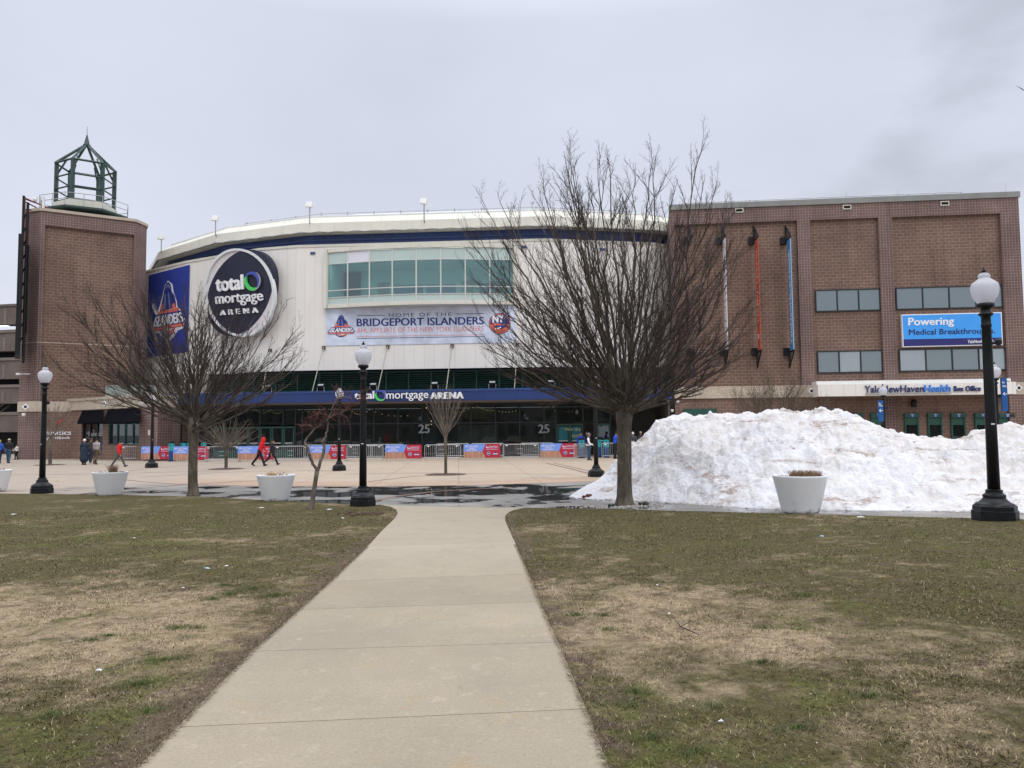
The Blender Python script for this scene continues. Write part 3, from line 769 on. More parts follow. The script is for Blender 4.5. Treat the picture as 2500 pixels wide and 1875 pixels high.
# louvred band behind the canopy
PL_ = Plane((-25.6, 65.2), (14.0, 61.9))
mb = MB(); mb.wbox(PL_, 0, PL_.L, 4.6, 7.2, -.6, -.5); mb.build('louvre_backing', M['dark'], arena, world=True)
nb = 21; wb = PL_.L / nb
for k in range(nb):
    mb = MB()
    mb.wbox(PL_, k * wb + .002, k * wb + .12, 4.7, 7.0, -.02, .12)
    for zz_ in (6.72,): mb.wbox(PL_, k * wb + .12, (k + 1) * wb, zz_ + .16, zz_ + .28, -.02, .10)
    j = 0; z_ = 4.75
    while z_ < 6.78:
        a0_, a1_ = k * wb + .12, (k + 1) * wb
        vs = [PL_.pt(a_, z_ + dz, o) for a_ in (a0_, a1_) for dz, o in ((0, .08), (.02, .08), (.13, -.10), (.11, -.10))]
        mb.add(vs, [(0, 1, 5, 4), (1, 2, 6, 5), (2, 3, 7, 6), (3, 0, 4, 7), (0, 3, 2, 1), (4, 5, 6, 7)])
        z_ += .175
    mb.build('louvre_panel', M['greenl'], arena, world=True)
mb = MB(); S = [(-26.4, 66.8), (-25.4, 65.0)]
mb.prism([(-29.5, 66.2), (-26.0, 64.2), (-25.6, 65.3), (-25.6, 67), (-29, 69)], 0, 7.05)
mb.prism([(-34, 71.0), (-29.3, 67.4), (-29, 70), (-33, 73)], 0, 7.0)
mb.build('end_wall', M['cream'], arena, world=True)

# navy entrance canopy
back_ = [(12.0, 64.0), (-27.6, 66)]
mb = MB(); mb.prism(CP + back_, ZC0 + .10, ZC1); co_ = mb.build('canopy', M['navyc'], arena, world=True, uv=True)
mb = MB(); mb.prism(offp(CP, -.10) + back_, ZC0, ZC0 + .098); mb.build('soffit', M['soffit'], co_, world=True)
mb = MB(); A = offp(CP, .05); strip(mb, A, ZC1 - .14, A, ZC1 + .02); strip(mb, A, ZC1 + .02, offp(CP, -.15), ZC1 + .02); strip(mb, offp(CP, .002), ZC1 - .14, A, ZC1 - .14); mb.build('canopy_cap', M['navy'], co_, world=True)

# glazed entrance front
PG = Plane((-25.0, 61.6), (12.0, 59.0)); ZG = 4.05; ZX = 2.62
M['pane'] = glass('entrance_glass', (.42, .50, .48), .055, .66, (.028, .036, .035), .004, .05)
mx = [PG.hit(u, 1030)[0] for u in (490, 515)]
us = [722, 739, 798.5, 857, 913.5, 972, 1030.7, 1090.5, 1150, 1210, 1269, 1328.6, 1357]
am = [PG.hit(u, 1030)[0] for u in us]
dl = [PG.hit(u, 1040)[0] for u in (522, 551, 579, 607.5, 636, 664, 692.5, 720)]
dr = [PG.hit(u, 1035)[0] for u in (1358.5, 1391, 1424, 1457, 1490)]
fr = MB()
for a_ in am: fr.wbox(PG, a_ - .05, a_ + .05, 0, ZG, -.06, .10)
fr.wbox(PG, am[0], am[-1], ZX - .05, ZX + .05, -.05, .08); fr.wbox(PG, dl[0] - 1, PG.L, ZG - .07, ZG + .06, -.05, .09); fr.wbox(PG, am[0], am[-1], 0, .16, -.05, .08)
for a_ in (dl[0], dl[2], dl[4], dl[6], dr[2], dr[4]): fr.wbox(PG, a_ - .05, a_ + .05, ZX - .1, ZG, -.06, .10)
fo = fr.build('entrance_front', M['mull'], arena, world=True)
rng = random.Random(5)
for i in range(len(am) - 1):
    for z0_, z1_ in ((.17, ZX - .05), (ZX + .05, ZG - .07)):
        p_ = MB(); ti = rng.uniform(-.012, .012)
        a0_, a1_ = am[i] + .05, am[i + 1] - .05
        vs = [PG.pt(a0_, z0_, ti), PG.pt(a1_, z0_, -ti), PG.pt(a1_, z1_, -ti + rng.uniform(-.01, .01)), PG.pt(a0_, z1_, ti)]
        p_.add(vs, [(0, 1, 2, 3)]); p_.build('pane', M['pane'], fo, world=True)
for D_ in (dl, dr):
    p_ = MB(); p_.wbox(PG, D_[0], D_[-1], ZX - .02, ZG - .07, 0, .012); p_.build('pane', M['pane'], fo, world=True)
    for a0_, a1_ in zip(D_, D_[1:]):
        if D_ is dr and a0_ == dr[2]: continue
        f_ = MB(); f_.wbox(PG, a0_ + .02, a0_ + .13, 0, 2.47, -.04, .09); f_.wbox(PG, a1_ - .13, a1_ - .02, 0, 2.47, -.04, .09); f_.wbox(PG, a0_ + .13, a1_ - .13, 2.33, 2.47, -.04, .09); f_.wbox(PG, a0_ + .13, a1_ - .13, 0, .62, -.03, .07)
        d_ = f_.build('door', M['green'], arena, world=True)
        f_ = MB(); f_.wbox(PG, a0_ + .13, a1_ - .13, .62, 2.33, 0, .012); f_.build('pane', M['pane'], d_, world=True)
        f_ = MB(); f_.wbox(PG, a0_ + .16, a1_ - .16, 1.12, 1.20, .10, .16); f_.build('push_bar', M['silver'], d_, world=True)
lb = MB()                                                   # lobby shell behind the glass
a0_, a1_ = 0, PG.L
for bx in ((a0_, a1_, 0.02, .05, -9, -.1), (a0_, a1_, ZG + .02, ZG + .08, -9, -.1), (a0_, a1_, 0, ZG, -9.1, -9), (a0_ - .1, a0_, 0, ZG, -9, -.1), (a1_, a1_ + .1, 0, ZG, -9, -.1)):
    lb.wbox(PG, *bx)
lb.build('lobby', mat('dim_lobby', (.24, .23, .21), .8, .4, .5), arena, world=True)
def inner(name, label, cat, boxes, m, o=-.9, group=None):
    mb = MB()
    for (u0, v0, u1, v1) in boxes:
        a_, z_ = PG.hit(u0, v0, o); c_, d_ = PG.hit(u1, v1, o); mb.wbox(PG, a_, c_, max(.05, d_), z_, o - .05, o)
    p = PG.pt(PG.hit(boxes[0][0], boxes[0][1], o)[0], 0, o)
    r = thing(name, label, cat, (p.x, p.y, .05), group=group)
    mb.build('panel', m, r, world=True); return r
inner('display_board', 'large pale display board standing inside the entrance glass', 'board', [(1117, 1038, 1171, 1082), (1172.5, 1037.5, 1215, 1082)], mat('pale_board', (.52, .56, .52), .7, .25, .8), -1.2)
inner('lobby_banner', 'yellowish banner hanging high inside the entrance glass', 'banner', [(1134, 998, 1202, 1022)], mat('khaki_banner', (.50, .50, .28), .7, .5, 1.5), -1.2)
inner('lobby_banner', 'tall slate blue banner inside the entrance near the slim tree', 'banner', [(1031, 988, 1066, 1082)], mat('slate_banner', (.09, .14, .20), .7, .2, 1.5), -.8)
inner('lobby_poster', 'narrow tan poster on the lobby wall', 'poster', [(973, 1044, 980, 1067)], mat('tan_poster', (.35, .22, .09), .7, .2, 3), -2)
inner('lobby_counter', 'low white lobby counter behind the entrance glass', 'counter', [(893, 1072, 905, 1082), (924, 1068, 931, 1082)], M['white'], -1.6)
inner('display_board', 'dark board behind the left lobby glass', 'board', [(868, 1043, 908, 1060)], M['dark'], -2.5)
M['dimnum'] = mat('dim_number', (.30, .32, .33), .6, .25, 4)
for u in (1035.5, 1327.5):                                  # jersey numbers stuck on the glass
    mb = MB(); q = [PG.hit(u + dx, v, .13) for dx, v in ((-13, 1057.5), (13, 1057), (13, 1036), (-13, 1036.5))]
    text_quad(mb, '25', PG, q, .125, .135, bold=.045)
    mb.build('jersey_number', M['dimnum'], fo, world=True)
mb = MB(); mb2 = MB()
q = [PG.hit(u, v, .1) for u, v in ((1378, 1052), (1418, 1052), (1418, 1044), (1378, 1044))]
text_quad(mb, 'Win the', PG, q, .10, .106, bold=.02)
q = [PG.hit(u, v, .1) for u, v in ((1396, 1068), (1416, 1068), (1416, 1060), (1396, 1060))]
text_quad(mb, 'test', PG, q, .10, .106, bold=.02)
mb.build('door_lettering', mat('pale_yellow_decal', (.45, .50, .26), .5), fo, world=True)
for u0, u1 in ((1364, 1386), (1397, 1419)):
    a_, z_ = PG.hit(u0, 1042, .02); c_, d_ = PG.hit(u1, 1076, .02); mb2.wbox(PG, a_, c_, d_, z_, .016, .022)
mb2.build('door_decal', mat('teal_decal', (.01, .16, .20), .4, .1, 2), fo, world=True)
mb = MB(); rg = random.Random(3)                            # strings of small warm bulbs in the lobby
def bulbs(pts, n, sag):
    for (u0, v0), (u1, v1) in zip(pts, pts[1:]):
        for k in range(n):
            t_ = k / n; u = u0 + (u1 - u0) * t_; v = v0 + (v1 - v0) * t_ + sag * 4 * t_ * (1 - t_)
            a_, z_ = PG.hit(u, v, -.5); p = PG.pt(a_, min(z_, ZG - .12), -.5); mb.box(p, (.034, .034, .034))
bulbs([(860, 1005), (902, 1000), (1010, 1012)], 7, 9); bulbs([(1090, 1008), (1165, 990), (1210, 1002), (1268, 1000)], 7, 5)
bulbs([(625, 1000), (660, 1000), (690, 1003)], 8, 8); bulbs([(740, 1000), (790, 1000)], 4, 6); bulbs([(1355, 1003), (1440, 992)], 8, 6)
for u, v in ((1053, 1028), (1053, 1036), (1041, 996)):
    a_, z_ = PG.hit(u, v, -.5); mb.box(PG.pt(a_, z_, -.5), (.06, .06, .06))
p = PG.pt(20, 0, -.5); r = thing('string_lights', 'strings of small warm bulbs hung behind the entrance glass', 'string lights', (p.x, p.y, ZG))
mb.build('bulb', emit('warm_bulb', (1, .72, .34), 3), r, world=True)
mb = MB(); mb.prism([(-30.0, 63.6), (-25.0, 61.65), (-25, 67), (-29.5, 68)], 0, ZC0 - .01); mb.build('recess_wall', M['brick_low'], arena, world=True, uv=True)
mb = MB(); mb.wbox(PG, 0, PG.hit(515, 1040)[0], 0, ZG, -.2, .12); mb.build('recess_wall', M['mull'], arena, world=True)

# ------------------------------------------------------------------ across the street, behind the viewer (seen only in the glass)
def street_block(x0, x1, y, h, col, lab):
    r = thing('street_building', lab, 'building', ((x0 + x1) / 2, y, 0), group='buildings across the street behind the viewer')
    b = MB(); b.box(((x0 + x1) / 2, y - 6, h / 2), (x1 - x0, 12, h)); b.build('wall', mat('street_wall', col, .8, .2, .3), r, world=True)
    n = int((x1 - x0) / 3.2)
    for j in range(max(1, int(h / 3.6))):
        b = MB()
        for k in range(n): b.box((x0 + (k + .5) * (x1 - x0) / n, y + .03, 2 + j * 3.6), (1.5, .1, 1.9))
        b.build('window_row', M['mull'], r, world=True)
street_block(-85, -20, -52, 11, (.10, .085, .07), 'brown block across the street behind the viewer, at the left')
street_block(-19.5, 20, -58, 11, (.16, .15, .13), 'low grey block across the street behind the viewer, in the middle')
street_block(20.5, 85, -50, 11, (.09, .07, .055), 'tall brown block across the street behind the viewer, at the right')
# ------------------------------------------------------------------ brick tower with lantern
TA, TB, TC, TD = (-40.2, 62.6), (-38.45, 62.0), (-32.45, 65.6), (-32.25, 67.2)
PT = Plane(TB, TC); TIN = -PT.n
def tin(p, k): return (p[0] + TIN.x * k, p[1] + TIN.y * k)
TE, TF_ = tin(TD, 5.5), tin(TA, 5.5)
tower = thing('brick_tower', 'tall brown brick tower with a green open steel lantern on its roof', 'tower', (-36.4, 66.4, 0))
ZT = PT.hit(105, 515)[1]; ZB = ZT - 1.15
body = [TA, TB, TC, TD, TE, TF_]
a0 = PT.hit(106, 700)[0]; a1 = PT.hit(325, 700)[0]
mb = MB()                                                  # tile-clad shell: front kept open for the recessed panel
hull_back = [tin(TB, .32), tin(TC, .32), TD, TE, TF_, TA]
mb.prism([TA, tin(TA, .3), *[tin(PT.pt(0, 0)[:2], .3)], TB], 0, ZT)
for (x0, x1, z0, z1) in ((0, a0, 0, ZT), (a1, PT.L, 0, ZT), (a0, a1, ZB, ZT), (a0, a1, 0, 4.7)):
    mb.wbox(PT, x0, x1, z0, z1, -.32, 0)
PCH = Plane(TC, TD)
mb.prism([tin(TA, .3), TF_, TE, TD, TC, tin(TC, .32), tin(TB, .32)], 0, ZT)
mb.build('tile_wall', M['tile'], tower, world=True, uv=True)
mb = MB(); mb.wbox(PT, a0 - .05, a1 + .05, 4.6, ZB + .05, -.40, -.26)
mb.build('brick_panel', M['brick'], tower, world=True, uv=True)
mb = MB(); mb.wbox(PT, a0 - .01, PT.L - .3, 0, 3.84, .003, .05); mb.build('base_brick', M['brick_low'], tower, world=True, uv=True)
mb = MB(); P = offp([TA, TB, TC, TD], .09); mb.prism(P + [tin(P[-1], .5), tin(P[0], .5)], 3.85, 4.68); mb.build('stone_band', M['cream'], tower, world=True)
mb = MB(); P = offp([TA, TB, TC, TD, TE, TF_, TA], .12)[:-1]; mb.prism(P, ZT + .003, ZT + .24); mb.build('coping', M['cream'], tower, world=True)
mb = MB(); P = offp([TA, TB, TC], .02); strip(mb, P, 9.45, P, 9.50); mb.build('pale_course', M['cream'], tower, world=True)
def diamond(pl, u, v, parent, o=.02, s=.26):
    a_, z_ = pl.hit(u, v, o); mb = MB()
    mb.pprism(pl, [(a_ - s, z_), (a_, z_ - s), (a_ + s, z_), (a_, z_ + s)], o, o + .05, 0)
    k = s * .42; mb.pprism(pl, [(a_ + k * math.cos(i * math.pi / 4 + .39), z_ + k * math.sin(i * math.pi / 4 + .39)) for i in range(8)], o + .05, o + .08, 1)
    mb.build('diamond_medallion', [M['lettering'], M['mull']], parent, world=True)
diamond(PT, 62, 993, tower, .095)
# lantern
LC = Vector((-37.25, 66.3)); LZ = ZT + .24
lan = MB(); hexr = 2.35; ph0 = math.atan2(PT.t.y, PT.t.x) + R(2)
def hexp(r, k, n=6): a_ = ph0 + k * 2 * math.pi / n; return Vector((LC.x + r * math.cos(a_), LC.y + r * math.sin(a_)))
mb = MB(); mb.lathe([(2.5, .55), (2.5, 1.35)], (LC.x, LC.y, LZ), 6, ph=ph0); lo = mb.build('lantern_drum', M['fascia'], tower, world=True, uv=True)
mb = MB(); mb.lathe([(2.2, 0), (3.5, .28), (3.6, .34), (3.6, .50), (3.4, .54)], (LC.x, LC.y, LZ), 8, ph=ph0 + .3); mb.build('lantern_deck', M['lantern'], tower, world=True)
mb = MB(); zt_ = 25.35; za = 27.35
for k in range(6):
    p = hexp(hexr, k); q = hexp(hexr, k + 1); c_ = (LC - p).normalized()
    mb.box((p.x + c_.x * .12, p.y + c_.y * .12, (LZ + 1.3 + zt_) / 2), (.34, .22, zt_ - LZ - 1.3), ph0 + k * math.pi / 3)
    mb.tube([(p.x, p.y, zt_ + .02), (LC.x + (p.x - LC.x) * .06, LC.y + (p.y - LC.y) * .06, za)], .12, 4)
    mb.tube([(p.x + c_.x * .2, p.y + c_.y * .2, zt_ - .9), (LC.x + (p.x - LC.x) * .62, LC.y + (p.y - LC.y) * .62, zt_ + .55)], .08, 4)
    for z_ in (zt_ + .02, 24.1, 23.05, 21.95): mb.tube([(p.x, p.y, z_), (q.x, q.y, z_)], .075 if z_ < 25 else .1, 4)
mb.build('lantern_frame', M['lantern'], tower, world=True)
mb = MB(); mb.lathe([(.30, -.05), (.32, .05), (.24, .12), (.05, .95), (.02, 1.0), (.012, 1.75)], (LC.x, LC.y, za), 8); mb.build('spire', M['lantern'], tower, world=True)
mb = MB()
for k in range(8):
    a_ = ph0 + .3 + k * math.pi / 4; b2 = a_ + math.pi / 4
    p = Vector((LC.x + 3.6 * math.cos(a_), LC.y + 3.6 * math.sin(a_))); q = Vector((LC.x + 3.6 * math.cos(b2), LC.y + 3.6 * math.sin(b2)))
    for z_ in (LZ + 1.05, LZ + 1.55): mb.tube([(p.x, p.y, z_), (q.x, q.y, z_)], .03, 4)
    mb.tube([(p.x, p.y, LZ + .5), (p.x, p.y, LZ + 1.55)], .035, 4); m_ = (p + q) / 2; mb.tube([(m_.x, m_.y, LZ + .5), (m_.x, m_.y, LZ + 1.55)], .03, 4)
mb.build('railing', M['grey'], tower, world=True)
cp = at(106, 500, 62.3); mb = MB(); mb.box((cp.x, cp.y, LZ + .5), (.14, .14, 1.1)); mb.box((cp.x - .35, cp.y - .1, LZ + .95), (.6, .08, .08)); mb.lathe([(.10, -.12), (.17, 0), (.17, .12), (.05, .2)], (cp.x - .62, cp.y - .1, LZ + .72), 10)
mb.build('roof_camera', M['white'], tower, world=True)
cp = at(58, 1013, 61.6); mb = MB(); mb.lathe([(.04, -.12), (.13, -.05), (.15, .1), (.06, .14)], cp, 10); mb.build('wall_camera', M['white'], tower, world=True)
cp = at(46, 913, 61.8); mb = MB(); mb.box(cp, (.3, .3, .16)); mb.box(cp + Vector((.4, .3, .02)), (.8, .06, .06), .5); mb.build('wall_camera', M['white'], tower, world=True)
# lettering on the tower base
sb = thing('wall_lettering_sign', 'white two-line lettering under a red flag emblem on the brick tower base', 'sign', tuple(PT.pt(PT.hit(140, 1060)[0], 2, .06)))
mb = MB(); q = [PT.hit(u, v, .1) for u, v in ((103, 1062), (173.5, 1061.5), (173.5, 1050), (103, 1050.5))]; text_quad(mb, 'Fanatics', PT, q, .055, .12, bold=.03)
q = [PT.hit(u, v, .1) for u, v in ((108, 1075), (171.5, 1074.5), (171.5, 1064.5), (108, 1065))]; text_quad(mb, 'Sportsbook', PT, q, .055, .12, bold=.012)
mb.build('lettering', M['lettering'], sb, world=True)
mb = MB()
for pts in (((136, 1037), (140, 1028), (157, 1021), (153, 1030)), ((140, 1041), (143, 1034), (151, 1031), (147, 1038))):
    mb.pprism(PT, [PT.hit(u, v, .1) for u, v in pts], .055, .12)
mb.build('flag_emblem', mat('emblem_red', (.62, .05, .04), .5), sb, world=True)

# edge-on advertising board on its mast, left of the tower
p0 = at(49, 800, 60.6); los = math.atan2(p0.y, p0.x)
bb = thing('edge_on_billboard', 'tall black billboard seen edge-on on rusty masts beside the brick tower', 'billboard', (p0.x, p0.y, 0), los - math.pi / 2)
zt_ = at(50, 583, 60.6).z; zb_ = at(49, 872, 60.6).z; ztop = at(50, 483, 60.6).z; zbot = at(52, 902, 60.6).z
mb = MB(); mb.box((-.12, 0, (zt_ + zb_) / 2), (.34, 3.6, zt_ - zb_)); mb.build('board', M['black'], bb)
mb = MB()
for x_, r_, z0_, z1_ in ((-.02, .09, zbot + 2, ztop - .1), (.27, .10, zbot + .6, ztop - .6), (.42, .05, zbot + 3, ztop - 4)):
    for y_ in (-1.0, 1.0): mb.tube([(x_, y_, z0_), (x_, y_, z1_)], r_, 6)
z_ = zbot + 2.3
while z_ < ztop - 1: mb.tube([(0, -1, z_), (.3, 1, z_ + .4)], .05, 4); mb.tube([(0, 1, z_), (.3, -1, z_ + .4)], .05, 4); z_ += 1.1
mb.build('mast', M['black'], bb)
mb = MB()
mI = Matrix.Rotation(-(los - math.pi / 2), 3, 'Z')
for (u0, v0, u1, v1) in ((62, 484, 128, 512), (62, 493, 98, 512), (62, 512, 100, 512), (62, 486, 100, 500)):
    q0, q1 = at(u0, v0, 61.6), at(u1, v1, 63.4); q1.z = max(q1.z, ZT + .3); mb.tube([mI @ (q0 - Vector(bb.location)), mI @ (q1 - Vector(bb.location))], .06, 4)
q0, q1 = at(60, 481, 61.5), at(60, 600, 61.5); mb.tube([mI @ (q0 - Vector(bb.location)), mI @ (q1 - Vector(bb.location))], .10, 4)
mb.build('rusty_arm', M['rust'], bb)

# ------------------------------------------------------------------ low wing with awnings
W0, W1 = (-36.4, 63.4), (-26.15, 56.4)
PWG = Plane(W0, W1)
wing = thing('low_wing', 'low brick shopfront wing with a cream parapet, black awnings and teal lit windows', 'building', (-31, 61, 0))
zwt = PWG.hit(368, 962)[1]; zwb = PWG.hit(340, 995)[1]
aw = [PWG.hit(u, 1050)[0] for u in (199, 251, 264, 340, 347, 381)]
AE = PWG.hit(386, 1000)[0]
mb = MB(); bkp = [(PWG.pt(AE, 0).x, PWG.pt(AE, 0).y), (-26.5, 63.5), (-31, 67.5)]
def wl(mb, a0_, a1_, z0_, z1_, m_o=0): mb.wbox(PWG, a0_, a1_, z0_, z1_, -.35, m_o)
zw0 = PWG.hit(300, 1086)[1]
wl(mb, 0, aw[0], 0, zwb); wl(mb, aw[0], aw[2], 0, zwb) if False else None
wl(mb, aw[1], aw[2], 0, zwb); wl(mb, aw[3], aw[4], 0, zwb); wl(mb, aw[2], aw[3], 0, zw0); wl(mb, aw[0], aw[1], 0, .35); wl(mb, aw[0], aw[1], 3.0, zwb); wl(mb, aw[2], aw[3], 3.0, zwb)
mb.prism([W0, bkp[0], bkp[1], bkp[2]], zwt - .5, zwt - .3)
wo = mb.build('brick_wall', M['brick_low'], wing, world=True, uv=True)
mb = MB(); mb.wbox(PWG, aw[4], AE, 0, zwb, -1.2, .08); mb.prism([bkp[0], tuple(PWG.pt(AE, 0, -1.2)[:2]), (-26.6, 63.5), (-26.2, 63.5)], 0, zwb)
mb.build('corner_pier', M['tile'], wing, world=True, uv=True)
mb = MB(); pe = PWG.pt(AE, 0, .14); mb.prism([tuple(PWG.pt(-.6, 0, .14)[:2]), (pe.x, pe.y), (-26.0, 63.4), (-31, 67)], zwb + .002, zwt - .22); mb.prism([tuple(PWG.pt(-.6, 0, .24)[:2]), (pe.x + .1, pe.y - .1), (-25.9, 63.4), (-31, 67)], zwt - .218, zwt)
mb.build('parapet', M['cream'], wing, world=True)
diamond(PWG, 256, 985, wing, .15); diamond(PWG, 349, 979, wing, .15)
M['shop_pane'] = glass('shop_glass', (.55, .85, .80), .06, .82, (.05, .14, .13), .01)
for j, (a0_, a1_, zl_, n_) in enumerate(((aw[0], aw[1], .36, 3), (aw[2], aw[3], zw0, 4))):
    f_ = MB()
    for k in range(n_ + 1): x_ = a0_ + (a1_ - a0_) * k / n_; f_.wbox(PWG, x_ - .05, x_ + .05, zl_ + .002, 2.998, -.28, -.12)
    f_.wbox(PWG, a0_, a1_, zl_ + .002, zl_ + .09, -.27, -.11); f_.wbox(PWG, a0_, a1_, 2.9, 2.998, -.27, -.11)
    wf = f_.build('window_frame', M['mull'], wing, world=True)
    p_ = MB(); p_.wbox(PWG, a0_, a1_, zl_ + .1, 2.9, -.22, -.20); p_.build('pane', M['shop_pane'] if j else M['pane'], wf, world=True)
cu = MB(); n_ = 60
P = [PWG.pt(aw[2] - .2 + (aw[3] - aw[2] + .4) * k / n_, 0, -1.0 + .09 * math.sin(k * 1.7) + .05 * math.sin(k * .6)) for k in range(n_ + 1)]
strip(cu, [(p.x, p.y) for p in P], .1, [(p.x, p.y) for p in P], 3.1)
cu.build('curtain', mat('teal_curtain', (.34, .62, .57), .7, .15, 1), wing, world=True)
mb = MB(); mb.wbox(PWG, aw[0] - .5, aw[3] + .5, 0, 3.2, -3.2, -3.1); mb.build('shop_interior', M['dark'], wing, world=True)
mb = MB(); x0, x1 = aw[2] + .2, aw[3] - .2; mb.wbox(PWG, x0, x1, 3.0, 3.05, -.9, -.5); mb.build('curtain_fill_light', emit('curtain_fill_light', (.72, 1, .95), 70), wing, world=True)  # unseen glowing panel added above the curtain to brighten it
mb = MB(); q = [PWG.hit(u, v, -.1) for u, v in ((214, 1065), (251, 1064), (251, 1053), (214, 1054))]; text_quad(mb, 'Fanatics', PWG, q, -.19, -.18, bold=.03); mb.build('window_lettering', M['silver'], wing, world=True)
for (ul, ur, zt2) in ((190, 251.5, 1002), (252.5, 341.5, 998)):
    a0_, a1_ = PWG.hit(ul, 1035, .9)[0], PWG.hit(ur, 1033, .9)[0]; b0_, b1_ = PWG.hit(ul + 11, 1003)[0], PWG.hit(ur + .5, 1000)[0]
    ztp = PWG.hit((ul + ur) / 2, zt2)[1]; zlo = PWG.hit((ul + ur) / 2, 1034, .9)[1]
    mb = MB(); vs = [PWG.pt(b0_, ztp, .01), PWG.pt(b1_, ztp, .01), PWG.pt(a1_, zlo + .12, .95), PWG.pt(a0_, zlo + .12, .95), PWG.pt(a1_, zlo, .95), PWG.pt(a0_, zlo, .95), PWG.pt(b0_, zlo, .01), PWG.pt(b1_, zlo, .01)]
    mb.add(vs, [(0, 3, 2, 1), (3, 5, 4, 2), (0, 6, 5, 3), (1, 2, 4, 7)])
    mb.build('awning', M['blackcloth'], wing, world=True)
mb = MB(); a0_, z0_ = PWG.hit(364, 1056, .09); mb.wbox(PWG, a0_ - .14, a0_ + .14, z0_ - .2, z0_ + .2, .085, .10); mb.build('wall_notice', mat('notice_white', (.65, .55, .53), .6, .3, 20), wing, world=True)
ru = at(322, 950, 64); rz_ = math.atan2(PWG.t.y, PWG.t.x) * .3
rt = thing('rooftop_unit', 'pale grey green air handling unit on the low wing roof', 'air handler', (ru.x, ru.y, zwt - .3))
mb = MB(); mb.box((0, 0, .72), (3.5, 1.8, 1.35), rz_); [mb.box((dx, 0, .05), (.12, 1.6, .1), rz_) for dx in (-1.4, 0, 1.4)]
mb.build('casing', mat('unit_grey_green', (.30, .34, .32), .5, .12, 1, streak=.4), rt)
mb = MB(); [mb.box((dx, -.93, .7), (.03, .05, 1.2), rz_) for dx in (-1.7, -.6, .5, 1.7)]; mb.build('panel_seam', M['grey'], rt)

# ------------------------------------------------------------------ parking garage
PGR = Plane((-80, 86), (-49.5, 80.0))
gar = thing('parking_garage', 'brown concrete parking garage with dark open decks left of the tower', 'garage', (-60, 83, 0))
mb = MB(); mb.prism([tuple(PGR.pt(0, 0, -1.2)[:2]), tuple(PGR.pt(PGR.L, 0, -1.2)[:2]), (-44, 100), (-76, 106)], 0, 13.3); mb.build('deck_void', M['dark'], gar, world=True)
def gz(v): return PGR.hit(25, v)[1]
mb = MB()
for v0, v1, o in ((748, 792, 0), (812, 857, 0), (880, 925, 0), (946, 985, 0), (1013, 1055, .05)):
    mb.wbox(PGR, 0, PGR.L, gz(v1), gz(v0), -1.3, o)
mb.wbox(PGR, 0, PGR.L, gz(748) + .002, gz(748) + .25, -1.4, .1)
mb.build('spandrel', M['conc'], gar, world=True)
mb = MB()
for v in (812, 880, 946, 1013): mb.wbox(PGR, 0, PGR.L, gz(v) + .002, gz(v) + .30, -1.25, .12)
for u in (-180, -100, -30, 12):
    a_ = PGR.hit(u, 800)[0]
    for v0, v1 in ((752, 791), (822, 856), (890, 924), (955, 984)): mb.wbox(PGR, a_ - .16, a_ + .16, gz(v1), gz(v0), -.01, .03)
mb.build('ledge', M['concd'], gar, world=True)
mb = MB()
for u in (-300, -110): a_ = PGR.hit(u, 1080)[0]; mb.wbox(PGR, a_ - .5, a_ + .5, 0, 2.4, -1.4, -.2)
mb.build('column', M['conc'], gar, world=True)
mb = MB(); a_, z_ = PGR.hit(3, 796, -.8); mb.wbox(PGR, a_ - .8, a_ + .8, z_, z_ + .1, -1.18, -.6); mb.build('strip_light', emit('garage_light', (.9, .95, 1), 3), gar, world=True)

# ------------------------------------------------------------------ brick office building
PB = Plane((12.3, 58.1), (37.25, 55.5))
off = thing('brick_office_building', 'large brown brick building with plum tile piers and two rows of grey windows', 'building', (24, 57, 0))
ZO = PB.hit(2060, 497.6)[1]; ZR = PB.hit(1983, 536.5)[1]
aB = [PB.hit(u, 700)[0] for u in (1651, 1951, 1983, 2150, 2183, 2450)]
zcb0 = PB.hit(1980, 969.6)[1]; zcb1 = PB.hit(1980, 940)[1]
BL = PB.L
mb = MB()
for x0, x1 in ((0, aB[0]), (aB[1], aB[2]), (aB[3], aB[4]), (aB[5], BL)): mb.wbox(PB, x0, x1, zcb1, ZR, -.30, 0)
mb.wbox(PB, 0, BL, ZR, ZO, -.30, 0)
for x0, x1 in ((0, aB[0]), (aB[5], BL)): mb.wbox(PB, x0, x1, 0, zcb0, -.30, 0)
mb.wbox(PB, aB[3], aB[4], 0, zcb0, -.4, -.2)
pL = [tuple(PB.pt(0, 0, -.3)[:2]), (13.5, 66), (36, 95), (51, 90), tuple(PB.pt(BL, 0, -.3)[:2])]
mb.prism(pL, 0, ZO - .01)
mb.build('tile_wall', M['tile'], off, world=True, uv=True)
mb = MB()
for x0, x1 in ((aB[0], aB[1]), (aB[2], aB[3]), (aB[4], aB[5])): mb.wbox(PB, x0, x1, zcb1, ZR, -.42, -.27)
mb.build('brick_panel', M['brick'], off, world=True, uv=True)
mb = MB(); mb.wbox(PB, aB[0], aB[1], 0, zcb0, -.31, -.12); mb.wbox(PB, aB[1], aB[3], 0, zcb0, -.42, -.26); mb.wbox(PB, aB[4], aB[5], 0, zcb0, -.42, -.26)
mb.build('base_brick', M['brick_low'], off, world=True, uv=True)
mb = MB(); mb.wbox(PB, -.02, aB[1], zcb0, zcb1 - .002, -.32, .03); mb.build('stone_band', M['cream_block'], off, world=True, uv=True)
mb = MB(); mb.wbox(PB, aB[1], aB[2] + .02, zcb0, zcb1 - .002, -.3, .05); mb.build('stone_block', M['cream'], off, world=True); mb = MB(); mb.wbox(PB, aB[5], BL + .02, zcb0, zcb1 - .002, -.3, .05); mb.build('stone_block', M['cream'], off, world=True)
